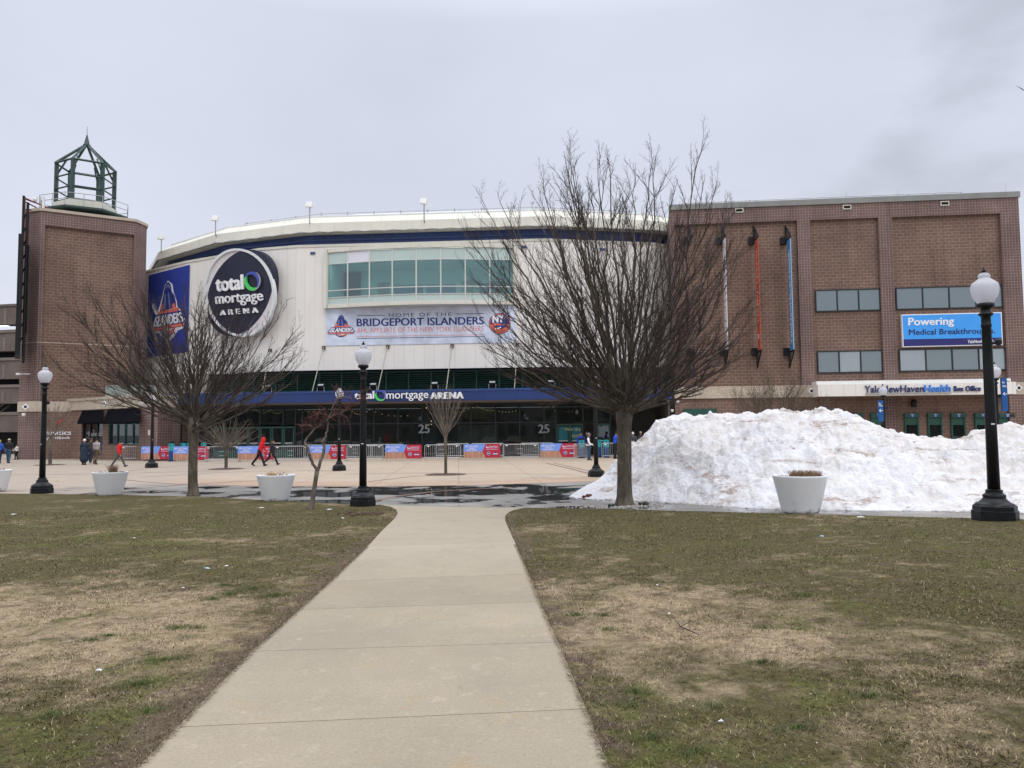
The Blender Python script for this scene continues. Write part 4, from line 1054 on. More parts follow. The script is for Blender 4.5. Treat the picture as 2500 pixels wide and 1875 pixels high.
mb = MB(); mb.wbox(PB, -.1, BL + .1, ZO + .002, ZO + .42, -.6, .1); mb.prism([(a_[0], a_[1]) for a_ in pL], ZO + .002, ZO + .3); mb.build('coping', M['coping'], off, world=True)
mb = MB(); PS = Plane((13.3, 66), (12.07, 57.8))
mb.tube([PB.pt(1, ZO + .75, -.8), PB.pt(BL - 3.5, ZO + .8, -.8)], .03, 4)
for k in range(12): a_ = 1 + (BL - 4.6) * k / 11; mb.tube([PB.pt(a_, ZO + .3, -.8), PB.pt(a_, ZO + .78, -.8)], .025, 4)
for u in (2071, 2199, 2464): a_ = PB.hit(u, 470)[0]; mb.tube([PB.pt(a_, ZO + .3, -.5), PB.pt(a_, ZO + 1.1, -.5)], .015, 4)
mb.wbox(PB, PB.hit(2060, 470)[0], PB.hit(2086, 470)[0], ZO + .42, ZO + .68, -1.6, -.9); mb.wbox(PB, PB.hit(2089, 470)[0], PB.hit(2207, 470)[0], ZO + .55, ZO + .72, -1.6, -.9)
mb.build('roof_pipes', M['silver'], off, world=True)
for u, v in ((1804.5, 514), (2067.5, 506), (2306, 497)):
    a_, z_ = PB.hit(u, v); mb = MB()
    mb.wbox(PB, a_ - .31, a_ + .31, z_ + .10, z_ + .17, .003, .07); mb.wbox(PB, a_ - .31, a_ + .31, z_ - .17, z_ - .10, .003, .07); mb.wbox(PB, a_ - .31, a_ - .24, z_ - .1, z_ + .1, .003, .07); mb.wbox(PB, a_ + .24, a_ + .31, z_ - .1, z_ + .1, .003, .07)
    s_ = mb.build('scupper', mat('scupper_cream', (.55, .52, .42), .5, .1, 5), off, world=True)
    mb = MB(); mb.wbox(PB, a_ - .24, a_ + .24, z_ - .1, z_ + .1, .002, .01); mb.build('scupper_opening', M['dark'], s_, world=True)
M['opane'] = glass('office_glass', (.3, .4, .4), .15, .0, (.075, .11, .115), .012, .12)
M['opane2'] = glass('office_glass_pale', (.3, .4, .4), .17, .0, (.20, .24, .25), .012, .12)
rg = random.Random(11)
for (u0, v0, u1, v1, n_, pale) in ((1989.5, 707, 2152, 762, 3, ()), (2186, 701.5, 2451, 755, 4, ()), (1994.5, 857, 2157, 914.5, 3, (1,)), (2194, 853, 2458.5, 910, 4, (0, 3))):
    a0_, z1_ = PB.hit(u0, v0, -.2); a1_, z0_ = PB.hit(u1, v1, -.2)
    z1_ = (z1_ + PB.hit(u1, v0 - (5 if n_ == 4 else 2), -.2)[1]) / 2; z0_ = z1_ - 1.66
    f_ = MB(); f_.wbox(PB, a0_, a1_, z1_ - .08, z1_, -.268, -.17); f_.wbox(PB, a0_, a1_, z0_, z0_ + .08, -.268, -.15)
    for k in range(n_ + 1):
        x_ = a0_ + .04 + (a1_ - a0_ - .08) * k / n_; f_.wbox(PB, x_ - .045, x_ + .045, z0_ + .08, z1_ - .08, -.268, -.17)
    wf = f_.build('window', M['mull'], off, world=True)
    for k in range(n_):
        x0_ = a0_ + .04 + (a1_ - a0_ - .08) * k / n_ + .045; x1_ = a0_ + .04 + (a1_ - a0_ - .08) * (k + 1) / n_ - .045
        t1, t2 = rg.uniform(-.008, .008), rg.uniform(-.008, .008)
        p_ = MB(); p_.add([PB.pt(x0_, z0_ + .08, -.22 + t1), PB.pt(x1_, z0_ + .08, -.22 - t1), PB.pt(x1_, z1_ - .08, -.22 + t2), PB.pt(x0_, z1_ - .08, -.22 - t2)], [(0, 1, 2, 3)])
        p_.build('pane', M['opane2'] if k in pale else M['opane'], wf, world=True)
# box office canopy
OV = 1.5
a0_, zt2 = PB.hit(1997, 937, OV); a1_ = PB.hit(2480, 931, OV)[0]; zt2 = PB.hit(2240, 935.5, OV)[1]; zb2 = PB.hit(2240, 965, OV)[1]
mb = MB(); mb.wbox(PB, a0_, a1_, zb2, zt2, -.25, OV); cb = mb.build('box_office_canopy', M['panel'], off, world=True, uv=True)
mb = MB(); mb.wbox(PB, a0_ - .03, a1_ - .2, zt2 + .002, zt2 + .26, -.25, OV - .25); mb.build('canopy_top', M['white'], cb, world=True)
mb = MB(); mb.wbox(PB, a0_ + .1, a1_ - .1, zb2 - .05, zb2 - .002, -.25, OV - .12); mb.build('canopy_soffit', M['soffit'], cb, world=True)
diamond(PB, 1981, 954.5, off, .05); diamond(PB, 2487, 947, off, .05)
bs = thing('box_office_lettering', 'navy and blue raised lettering along the white box office canopy', 'sign', tuple(PB.pt(PB.hit(2250, 950, OV)[0], zb2 + .2, OV)))
for s_, u0, u1, vb0, vb1, vt0, vt1, bd, m_ in (('YaleNewHaven', 2111.5, 2255.5, 958.8, 957, 941.5, 939.5, .0, M['letterside']), ('Health', 2257.5, 2320.5, 957, 955.5, 940, 939, .035, M['letterhealth']), ('Box Office', 2329, 2394.5, 955.5, 954.5, 942.5, 941.5, .018, M['letterside'])):
    mb = MB(); q = [PB.hit(u, v, OV + .08) for u, v in ((u0, vb0), (u1, vb1), (u1, vt1), (u0, vt0))]
    text_quad(mb, s_, PB, q, OV + .003, OV + .12, bold=bd); mb.build('lettering', m_, bs, world=True)
mb = MB(); c0, c1 = PB.hit(2112, 959, OV)[0], PB.hit(2322, 957, OV)[0]; zz_ = PB.hit(2200, 959.4, OV + .08)[1]; mb.wbox(PB, c0, c1, zz_ - .05, zz_ + .02, OV + .003, OV + .12); mb.build('letter_rail', M['grey'], bs, world=True)
# ticket windows
for u, num in ((2088, '1'), (2142, '3'), (2224, '4'), (2281, '5'), (2337.5, '6'), (2396, '7'), (2456, '8')):
    a_ = PB.hit(u, 1010, -.2)[0]; zh = PB.hit(u, 1009, -.2)[1]
    f_ = MB(); f_.wbox(PB, a_ - .52, a_ + .52, zh - .30, zh, -.255, .0); f_.wbox(PB, a_ - .5, a_ - .40, .9, zh - .3, -.255, -.1); f_.wbox(PB, a_ + .40, a_ + .5, .9, zh - .3, -.255, -.1); f_.wbox(PB, a_ - .40, a_ + .40, zh - .85, zh - .30, -.255, -.16); f_.wbox(PB, a_ - .55, a_ + .55, .8, .9, -.255, .05)
    wf = f_.build('ticket_window', M['green'], off, world=True)
    p_ = MB(); p_.wbox(PB, a_ - .4, a_ + .4, .9, zh - .85, -.24, -.22); p_.build('pane', M['pane'], wf, world=True)
    p_ = MB(); p_.wbox(PB, a_ - .13, a_ + .15, zh - .27, zh - .03, .002, .02); p_.build('number_plate', M['signblue'], wf, world=True)
    p_ = MB(); text_quad(p_, 'Window', PB, [(a_ - .11, zh - .115), (a_ + .13, zh - .115), (a_ + .13, zh - .045), (a_ - .11, zh - .045)], .021, .026, bold=.02); text_quad(p_, num, PB, [(a_ - .03, zh - .25), (a_ + .04, zh - .25), (a_ + .04, zh - .14), (a_ - .03, zh - .14)], .021, .026, bold=.03)
    p_.build('number_lettering', M['lettering'], wf, world=True)
a_, z_ = PB.hit(2228, 985, -.2); mb = MB(); mb.lathe([(.17, -.28), (.20, .1), (.16, .26), (.05, .30)], PB.pt(a_, z_, .02), 12); mb.build('wall_lamp', M['black'], off, world=True)
g0, gzt = PB.hit(1668, 998.5, -.1); g1 = PB.hit(1749, 998, -.1)[0]
mb = MB(); mb.wbox(PB, g0, g1, gzt - .5, gzt, -.2, .12); mb.wbox(PB, g0 + .1, g1 - .1, 0, gzt - .5, -.2, -.09); mb.build('green_service_door', M['green'], off, world=True)
for u, v in ((1654.5, 981), (1640.5, 1003)):
    a_, z_ = PB.hit(u, v, .03); mb = MB(); mb.lathe([(.03, -.12), (.11, -.04), (.13, .08), (.05, .13)], PB.pt(a_, z_, .12), 10); mb.build('wall_camera', M['white'], off, world=True)

# ------------------------------------------------------------------ signs on the buildings
def panel_on(pl, corners, o0, o1, mb, mi=0):
    mb.pprism(pl, [pl.hit(u, v, o1) for u, v in corners], o0, o1, mi)
# billboard on the office wall
pw = thing('blue_billboard', 'bright blue billboard with white and navy lettering between two rows of office windows', 'billboard', tuple(PB.pt(PB.hit(2325, 805)[0], 9, .2)))
mb = MB(); panel_on(PB, ((2201, 768), (2445.5, 762), (2448.5, 842), (2204.5, 847.5)), -.26, .02, mb); mb.build('frame', M['lettering'], pw, world=True)
mb = MB(); panel_on(PB, ((2203.2, 770.3), (2443.2, 764.3), (2445.7, 824), (2206, 828.5)), .0, .04, mb); mb.build('blue_face', M['bright'], pw, world=True)
mb = MB(); panel_on(PB, ((2206, 828.6), (2445.7, 824.1), (2446.3, 840), (2206.7, 845.3)), .0, .04, mb); mb.build('navy_face', mat('billboard_navy', (.015, .015, .14), .5, .05, 1), pw, world=True)
mb = MB(); q = [PB.hit(u, v, .05) for u, v in ((2218, 800.5), (2328.5, 798), (2328.5, 774.5), (2218, 776.5))]; text_quad(mb, 'Powering', PB, q, .041, .06, bold=.03)
q = [PB.hit(u, v, .05) for u, v in ((2362.5, 838), (2440, 836.3), (2440, 828.3), (2362.5, 830))]; text_quad(mb, 'YaleNewHavenHealth', PB, q, .041, .06, bold=.01); mb.build('white_lettering', M['lettering'], pw, world=True)
mb = MB(); q = [PB.hit(u, v, .05) for u, v in ((2219.3, 822), (2429.3, 817.5), (2429.3, 800.5), (2219.3, 804.3))]; text_quad(mb, 'Medical Breakthroughs.', PB, q, .041, .06, bold=.012); mb.build('navy_lettering', mat('billboard_ink', (.01, .012, .10), .5, .05, 1), pw, world=True)

# blade banners standing out from the office wall on brackets
BN = [(1685, None, 'empty pair of black banner brackets nearest the arena'), (1765.5, 'w', 'white vertical blade banner on black brackets, leftmost banner on the brick wall'), (1843.5, 'o', 'orange vertical blade banner on black brackets'), (1921.5, 'b', 'blue vertical blade banner with white lettering, nearest the tile pier')]
for u, kind, lab in BN:
    a_ = PB.hit(u, 700, -.27)[0]; base = PB.pt(a_, 0, -.27)
    zt3 = 15.05 if kind != 'b' else 15.15; zb3 = PB.hit(u, 857, .6)[1]; zt3 = PB.hit(u, 583, .6)[1]
    r = thing('blade_banner', lab, 'banner', tuple(base + Vector((0, 0, zb3))), group='blade banners on the brick wall')
    PP = Plane((base.x, base.y), (base.x + PB.n.x, base.y + PB.n.y))        # runs outward from the wall
    for z_, sg in ((zt3, 1), (zb3, -1)):
        mb = MB()
        mb.tube([PP.pt(.25, z_), PP.pt(1.55, z_)], .06, 6)
        mb.tube([PP.pt(.05, z_ + sg * 1.15), PP.pt(1.5, z_ + sg * .08)], .045, 5)
        mb.tube([PP.pt(.06, z_ - sg * .1), PP.pt(.06, z_ + sg * 1.2)], .05, 5)
        for k in (.4, .75, 1.1): mb.tube([PP.pt(k, z_), PP.pt(k, z_ + sg * (1.15 - .72 * k))], .03, 4)
        mb.wbox(PB, a_ - .42, a_ - .02, z_ - .28, z_ + .28, -.26, .10)
        mb.build('bracket', M['black'], r, world=True)
    if kind:
        mb = MB(); mb.wbox(PP, .42, 1.42, zb3 + .03, zt3 - .05, -.015, .015)
        bm_ = {'w': M['lettering'], 'o': mat('orange_cloth', (.50, .085, .04), .6, .08, 1), 'b': M['cyan']}[kind]
        cl = mb.build('cloth', bm_, r, world=True)
        if kind == 'b':
            mb = MB(); mb.wbox(PP, 1.28, 1.425, zb3 + .02, zt3 - .06, -.02, .02); mb.build('pale_edge', M['cyanl'], cl, world=True)
        PL2 = Plane((base.x + PB.n.x, base.y + PB.n.y), (base.x, base.y))
        for side, sgn in ((.0165, 1), (-.0165, -1)):
            mb = MB()
            if kind == 'b':
                z0_, z1_ = zb3 + .5, zt3 - .9
                def fn(u_, v_, w_, z0_=z0_, z1_=z1_, side=side, sgn=sgn): return PP.pt(.62 + .5 * (v_ if sgn < 0 else v_), z0_ + (z1_ - z0_) * u_, side + sgn * .004 * w_) if sgn < 0 else PP.pt(1.12 - .5 * v_, z0_ + (z1_ - z0_) * u_, side + sgn * .004 * w_)
                text_fn(mb, 'YaleNewHavenHealth', fn, bold=.015)
                mb.build('lettering', M['lettering'], cl, world=True)
            elif kind == 'o':
                rr = random.Random(4); z_ = zb3 + 2.2
                mb.wbox(PP, .7, 1.0, zb3 + .9, zb3 + 1.25, min(side, side + sgn * .004), max(side, side + sgn * .004))
                while z_ < zt3 - 1.0:
                    h = rr.uniform(.08, .26); w2 = .12 if rr.random() < .7 else .22
                    mb.wbox(PP, .85 - w2 / 2, .85 + w2 / 2, z_, z_ + h, min(side, side + sgn * .004), max(side, side + sgn * .004)); z_ += h + rr.choice((.08, .1, .14, .3))
                mb.build('print', M['lettering'], cl, world=True)
            else:
                rr = random.Random(9); z_ = zb3 + .4
                while z_ < zt3 - .4:
                    h = rr.uniform(.06, .3); w2 = rr.uniform(.1, .4); x_ = rr.uniform(.7, 1.0)
                    mb.wbox(PP, x_ - w2 / 2, x_ + w2 / 2, z_, z_ + h, min(side, side + sgn * .004), max(side, side + sgn * .004)); z_ += h + rr.uniform(.05, .35)
                mb.build('print', mat('teal_ink', (.02, .09, .14), .5), cl, world=True)
a_ = PB.hit(1690, 900, .5)[0]; base = PB.pt(a_, 0, -.1); PP = Plane((base.x, base.y), (base.x + PB.n.x, base.y + PB.n.y))
r = thing('small_blade_sign', 'short royal blue sign standing out from the brick wall behind the big tree', 'sign', tuple(PP.pt(.3, PB.hit(1690, 916, .5)[1])))
mb = MB(); z0_, z1_ = PB.hit(1690, 916, .5)[1], PB.hit(1690, 884, .5)[1]; mb.wbox(PP, .1, .8, z0_, z1_, -.03, .03); mb.build('panel', M['royal'], r, world=True)
mb = MB(); mb.wbox(PP, .6, .75, z0_ + .25, z1_ - .35, -.035, .035); mb.build('print', M['lettering'], r, world=True)

# round emblem sign on the curved wall
PS1 = Plane(Wp[3], Wp[4])
rs = thing('round_arena_sign', 'huge round navy sign with white ring, white lettering and a green and blue swirl', 'sign', tuple(PS1.pt(PS1.hit(584, 715, .8)[0], 12, .4)))
def E(c, ax, ay, rot, n=64, o=.8):
    """ellipse measured on the photograph, turned into wall coordinates"""
    r = []
    for k in range(n):
        t_ = 2 * math.pi * k / n; x_, y_ = ax * math.cos(t_), ay * math.sin(t_)
        r.append(PS1.hit(c[0] + x_ * math.cos(rot) - y_ * math.sin(rot), c[1] + x_ * math.sin(rot) + y_ * math.cos(rot), o))
    return r
c1 = (585, 714.5); ring_o = E(c1, 85, 108.5, -.16); ring_i = E(c1, 80, 103, -.16)
darkE = E((583.5, 714), 73, 111, .42)
mb = MB(); mb.pprism(PS1, darkE, .06, .66); drum = mb.build('dark_drum', M['signdark'], rs, world=True)
mb = MB(); mb.pprism(PS1, ring_i, .665, .70); mb.build('pale_face', mat('sign_pale_face', (.66, .62, .62), .5, .04, 1), rs, world=True)
mb = MB(); n_ = 64
for k in range(n_):
    k2 = (k + 1) % n_
    q = [PS1.pt(*ring_o[k], .55), PS1.pt(*ring_o[k2], .55), PS1.pt(*ring_o[k2], .84), PS1.pt(*ring_o[k], .84), PS1.pt(*ring_i[k], .55), PS1.pt(*ring_i[k2], .55), PS1.pt(*ring_i[k2], .84), PS1.pt(*ring_i[k], .84)]
    mb.add(q, [(0, 1, 2, 3), (3, 2, 6, 7), (7, 6, 5, 4), (0, 4, 5, 1)])
mb.build('white_ring', mat('sign_ring', (.70, .72, .72), .4, .04, 1), rs, world=True)
dm = []                                                    # midnight lens: where both ellipses overlap
def pin(P, x, y):
    c = False
    for i in range(len(P)):
        a_, b2 = P[i], P[i - 1]
        if (a_[1] > y) != (b2[1] > y) and x < (b2[0] - a_[0]) * (y - a_[1]) / (b2[1] - a_[1]) + a_[0]: c = not c
    return c
cc = PS1.hit(584, 714, .8)
for k in range(96):
    t_ = 2 * math.pi * k / 96; lo_, hi_ = 0, 8
    for _ in range(16):
        m_ = (lo_ + hi_) / 2; x_, y_ = cc[0] + m_ * math.cos(t_), cc[1] + m_ * math.sin(t_)
        if pin(ring_i, x_, y_) and pin(darkE, x_, y_): lo_ = m_
        else: hi_ = m_
    dm.append((cc[0] + lo_ * math.cos(t_), cc[1] + lo_ * math.sin(t_)))
mb = MB(); mb.pprism(PS1, dm, .70, .75); mb.build('midnight_face', M['signdark'], rs, world=True)
def s3(x, y): return (340 + x / 3.318, 480 + y / 3.318)
mb = MB()
for s_, q_, bd in (('total', ((622, 768), (838, 748), (832, 632), (614, 652)), .055), ('mortgage', ((618, 898), (1000, 868), (992, 772), (612, 800)), .012), ('ARENA', ((654, 960), (956, 938), (950, 898), (650, 918)), .03)):
    q = [PS1.hit(*s3(*p), .95) for p in q_]
    text_quad(mb, s_, PS1, q, .82, .94, bold=bd, space=(2.0 if s_ == 'ARENA' else 1.0))
mb.build('lettering', M['lettering'], rs, world=True)
def swirl(pl, cx, cy, rx, ry, o, parent, tilt=0):
    def arc(t0, t1, w0, w1, sh, n=22):
        out = []; inn_ = []
        for k in range(n + 1):
            t_ = R(t0 + (t1 - t0) * k / n); f_ = math.sin(math.pi * k / n) ** .7
            r1 = 1.0; r0 = 1 - (w0 + (w1 - w0) * k / n) * f_
            out.append(((r1 - sh) * math.cos(t_), (r1 - sh) * math.sin(t_))); inn_.append(((r0 - sh) * math.cos(t_), (r0 - sh) * math.sin(t_)))
        return out + inn_[::-1]
    for nm, t0, t1, w0, w1, sh, m_, oo in (('green_swirl', 120, 330, .34, .42, 0, M['logogreen'], 0), ('blue_swirl', -55, 160, .42, .30, .02, M['logoblue'], .02), ('white_swirl', -80, 60, .10, .08, -.04, M['silver'], .03)):
        P = [pl.hit(cx + x_ * rx, cy - y_ * ry, o) for x_, y_ in arc(t0, t1, w0, w1, sh)]
        mb = MB(); mb.pprism(pl, P, o - .12 + oo, o + oo); mb.build(nm, m_, parent, world=True)
sx_, sy_ = s3(913, 684); swirl(PS1, sx_, sy_, 65 / 3.318, 78 / 3.318, .95, rs)
# navy fascia lettering over the doors
PC = Plane(CP[1], CP[2])
cs = thing('canopy_lettering', 'white raised lettering with a green and blue swirl on the navy entrance canopy', 'sign', tuple(PC.pt(PC.hit(1000, 965)[0], 4.6, .06)))
mb = MB()
for s_, q_, bd in (('total', ((866, 974.5), (913, 973), (913, 955), (866, 957)), .05), ('mortgage', ((943.5, 980), (1045.5, 978), (1045.5, 956), (943.5, 958)), .005), ('ARENA', ((1051.5, 974), (1130.5, 972.5), (1130.5, 957), (1051.5, 958.5)), .06)):
    q = [PC.hit(*p, .12) for p in q_]; text_quad(mb, s_, PC, q, .055, .14, bold=bd, space=1.12 if s_ == 'ARENA' else 1.0)
mb.build('lettering', M['lettering'], cs, world=True)
swirl(PC, 928.5, 965.5, 13.6, 13.6, .18, cs)

# long banner below the bay window
M['ice'] = mat('ice_print', (.60, .66, .78), .6, .22, .9)
hb = thing('long_wall_banner', 'long pale icy blue banner with navy and coral lettering below the bay window', 'banner', tuple(PW.pt(PW.hit(1027, 800)[0], 12, .05)))
mb = MB(); mb.pprism(PW, [PW.hit(u, v, .06) for u, v in ((795.5, 754), (1258.5, 745), (1258, 836), (795.5, 844))], .004, .06); mb.build('face', M['ice'], hb, world=True)
def s4(x, y): return (700 + x / 3.456, 460 + y / 3.456)
def tq(mb, s_, pts, o0, o1, **k): text_quad(mb, s_, PW, [PW.hit(*s4(*p), o1) for p in pts], o0, o1, **k)
mb = MB(); tq(mb, 'HOME OF THE', ((862, 1084), (1390, 1076), (1390, 1046), (862, 1054)), .062, .07, bold=-.002, space=1.25)
for a_, b2 in (((595, 1072), (830, 1070)), ((1424, 1059), (1660, 1055))):
    mb.pprism(PW, [PW.hit(*s4(*p), .07) for p in ((a_[0], a_[1] + 3), (b2[0], b2[1] + 3), (b2[0], b2[1] - 2), (a_[0], a_[1] - 2))], .062, .07)
mb.pprism(PW, [PW.hit(*s4(*p), .07) for p in ((593, 1269), (1662, 1251), (1662, 1246), (593, 1264))], .062, .07)
mb.build('slate_lettering', mat('slate_print', (.05, .08, .16), .6, .1, 2), hb, world=True)
mb = MB(); tq(mb, 'BRIDGEPORT ISLANDERS', ((592, 1164), (1662, 1147), (1662, 1083), (592, 1100)), .062, .07, bold=.028); mb.build('navy_lettering', M['lnavy'], hb, world=True)
mb = MB(); tq(mb, 'AHL AFFILIATE OF THE NEW YORK ISLANDERS', ((592, 1220), (1662, 1204), (1662, 1162), (592, 1178)), .062, .07, bold=-.004)
mb.pprism(PW, [PW.hit(*s4(*p), .07) for p in ((593, 1253), (1662, 1235), (1662, 1231), (593, 1249))], .062, .07); mb.build('coral_lettering', M['lred'], hb, world=True)
M['slate'] = mat('slate_fold_print', (.16, .20, .36), .6, .1, 2)
def crest(pl, m2, parent, k=1.0, o=.07, outline=None):
    """shield emblem: name plate, ball below, plain peaked shape above; m2 maps unit px to the photo"""
    def poly(pts, o0, o1, m_, nm):
        mb = MB(); mb.pprism(pl, [pl.hit(*m2(*p), o1) for p in pts], o0, o1); return mb.build(nm, m_, parent, world=True)
    ball = [(500 + 200 * math.cos(t_), 660 + 190 * math.sin(t_)) for t_ in [math.pi * i / 16 for i in range(17)]]
    ball2 = [(500 + 172 * math.cos(t_), 655 + 165 * math.sin(t_)) for t_ in [math.pi * i / 16 for i in range(17)]]
    if outline: 
        peakO = [(235, 590), (330, 440), (380, 360), (430, 250), (500, 205), (600, 250), (630, 350), (700, 450), (720, 520), (800, 560), (910, 690), (860, 770), (720, 790), (600, 880), (500, 885), (400, 870), (290, 790), (140, 775), (95, 710)]
        poly(peakO, o, o + .01, outline, 'emblem_outline')
    poly([(310, 545), (355, 450), (400, 345), (430, 265), (470, 225), (520, 222), (565, 255), (590, 340), (650, 385), (680, 450), (695, 520)], o + .012, o + .02, M['lnavy'], 'peaked_shape')
    for kq, (pp, mq) in enumerate((([(335, 480), (395, 455), (400, 525), (340, 540)], 'lred'), ([(590, 480), (650, 470), (680, 530), (600, 535)], 'lred'), ([(420, 360), (450, 350), (440, 520), (405, 525)], 'slate'), ([(500, 340), (520, 340), (560, 520), (525, 520)], 'slate'), ([(440, 280), (490, 245), (545, 265), (560, 320), (545, 300), (490, 268), (455, 300)], 'slate'))): poly(pp, o + .022, o + .03, M[mq], 'fold_patch')
    poly([(250, 590), (290, 545), (740, 525), (780, 575)], o + .022, o + .03, M['lred'], 'coral_bar')
    poly(ball, o + .012, o + .02, M['lnavy'], 'ball_edge'); poly(ball2, o + .022, o + .03, M['lettering'], 'ball')
    poly([(330, 745), (400, 730), (520, 790), (670, 740), (640, 790), (520, 830), (400, 770)], o + .032, o + .04, M['lred'], 'ball_stripe')
    poly([(110, 715), (210, 575), (810, 565), (890, 685), (850, 745), (140, 762)], o + .042, o + .05, M['lnavy'], 'name_plate')
    poly([(135, 728), (870, 708), (850, 742), (148, 758)], o + .052, o + .06, M['lred'], 'plate_stripe')
    mb = MB(); q = [pl.hit(*m2(*p), o + .06) for p in ((150, 715), (860, 695), (800, 585), (220, 595))]
    text_quad(mb, 'ISLANDERS', pl, q, o + .052, o + .06, bold=.05, shear=0); mb.build('name_lettering', M['lettering'], parent, world=True)
crest(PW, lambda x, y: (790 + x / 11.642, 750 + y / 11.642), hb, o=.062)
# round emblem, right end of the banner
def circ(cx, cy, rx, ry, t0=0, t1=360, n=40): return [(cx + rx * math.cos(R(t0 + (t1 - t0) * i / n)), cy + ry * math.sin(R(t0 + (t1 - t0) * i / n))) for i in range(n + (0 if t1 - t0 == 360 else 1))]
def s5(x, y): return (1170 + x / 15.08, 740 + y / 15.08)
for nm, P, o_1, m_ in (('ring_edge', circ(755, 755, 405, 395), .07, M['lnavy']), ('ring', circ(755, 755, 385, 375), .076, M['lred']), ('disc', circ(755, 755, 345, 335), .082, M['lnavy']), ('orange_field', circ(755, 755, 335, 325, 5, 175), .088, M['orange']), ('sea', [(500, 860), (700, 820), (1000, 800), (1040, 860), (800, 960), (560, 900)], .094, M['lnavy']), ('foam', [(580, 930), (700, 900), (800, 860), (800, 910), (700, 950), (590, 970)], .10, M['lettering']), ('shore', [(470, 745), (620, 725), (780, 760), (760, 810), (600, 820)], .10, M['lred'])):
    mb = MB(); mb.pprism(PW, [PW.hit(*s5(*p), o_1) for p in P], .062, o_1); mb.build(nm, m_, hb, world=True)
mb = MB(); q = [PW.hit(*s5(*p), .10) for p in ((500, 715), (900, 705), (900, 440), (500, 450))]; text_quad(mb, 'NY', PW, q, .083, .10, bold=.05)
mb.pprism(PW, [PW.hit(*s5(*p), .10) for p in ((905, 590), (955, 480), (985, 480), (935, 600))], .083, .10); mb.build('emblem_lettering', M['lettering'], hb, world=True)
# royal blue banner on the turning wall
PS2 = Plane(Wp[2], Wp[3])
rb = thing('royal_blue_wall_banner', 'tall royal blue banner with a shield emblem on the turning white wall', 'banner', tuple(PS2.pt(PS2.hit(410, 760)[0], 11, .05)))
mb = MB(); mb.pprism(PS2, [PS2.hit(u, v, .06) for u, v in ((363, 672), (462, 646.5), (457, 859), (359, 872))], .004, .06); mb.build('face', M['royal'], rb, world=True)
def m2(x, y):
    xx, yy = (x - 100) / 800, (y - 200) / 690
    return (366 + xx * 84 + 2, 690 + yy * 148 - xx * 12)
crest(PS2, m2, rb, o=.062, outline=M['lettering'])
mb = MB(); mb.pprism(PS2, [PS2.hit(*m2(*p), .08) for p in ((120, 470), (160, 440), (250, 560), (240, 610))], .062, .08); mb.build('white_stroke', M['lettering'], rb, world=True)

# roof floodlights and canopy spotlights
def flood(u, vh, vb, Y, lab):
    b_0 = at(u, vb, Y); h_ = at(u - 2, vh, Y).z - b_0.z
    r = thing('roof_floodlight', lab, 'floodlight', tuple(b_0), group='floodlights along the arena roof edge')
    mb = MB(); mb.tube([(0, .3, -.15), (0, 0, 0), (0, 0, h_ - .25)], .05, 6); mb.build('pole', M['grey'], r)
    mb = MB(); mb.box((-.05, -.05, h_), (.50, .18, .46), .1, M=Matrix.Rotation(.12, 3, 'Y') @ Matrix.Rotation(-.25, 3, 'X')); mb.box((.16, .05, h_), (.30, .10, .44)); mb.build('lamp_head', M['white'], r)
for a_ in ((393.5, 579, 614, 70.5, 'white roof floodlight nearest the brick tower'), (526, 533, 572, 64.5, 'white roof floodlight above the round sign'), (756, 500, 544, 61.5, 'white roof floodlight left of the bay window'), (1035.5, 492, 537, 60.3, 'white roof floodlight above the bay window')): flood(*a_)
def spot(u, lab):
    q = at(u, 945, 56)
    for _ in range(4): q = at(u, 945, canopy_y(q.x) + .45)
    r = thing('canopy_spotlight', lab, 'spotlight', (q.x, q.y, ZC1 + .02), group='spotlights standing on the navy canopy')
    mb = MB(); mb.box((0, 0, .30), (.46, .30, .36), 0, M=Matrix.Rotation(.5, 3, 'X')); mb.build('housing', M['black'], r)
    mb = MB(); mb.box((0, -.02, .50), (.42, .24, .03), 0, M=Matrix.Rotation(.5, 3, 'X')); mb.build('lens', M['grey'], r)
    mb = MB(); mb.box((-.26, 0, .18), (.03, .08, .34)); mb.box((.26, 0, .18), (.03, .08, .34)); mb.box((0, 0, .01), (.55, .12, .03)); mb.build('yoke', M['silver'], r)
for u, lab in ((655, 'black spotlight on the canopy left end, behind tree twigs'), (783, 'black spotlight on the canopy beside the red-leaved tree top'), (911, 'black spotlight on the canopy right beside the near lamp post'), (1061, 'black spotlight on the canopy above the slim tree'), (1202, 'black spotlight on the canopy right of the lettering'), (1346, 'black spotlight on the canopy under the big tree twigs')): spot(u, lab)
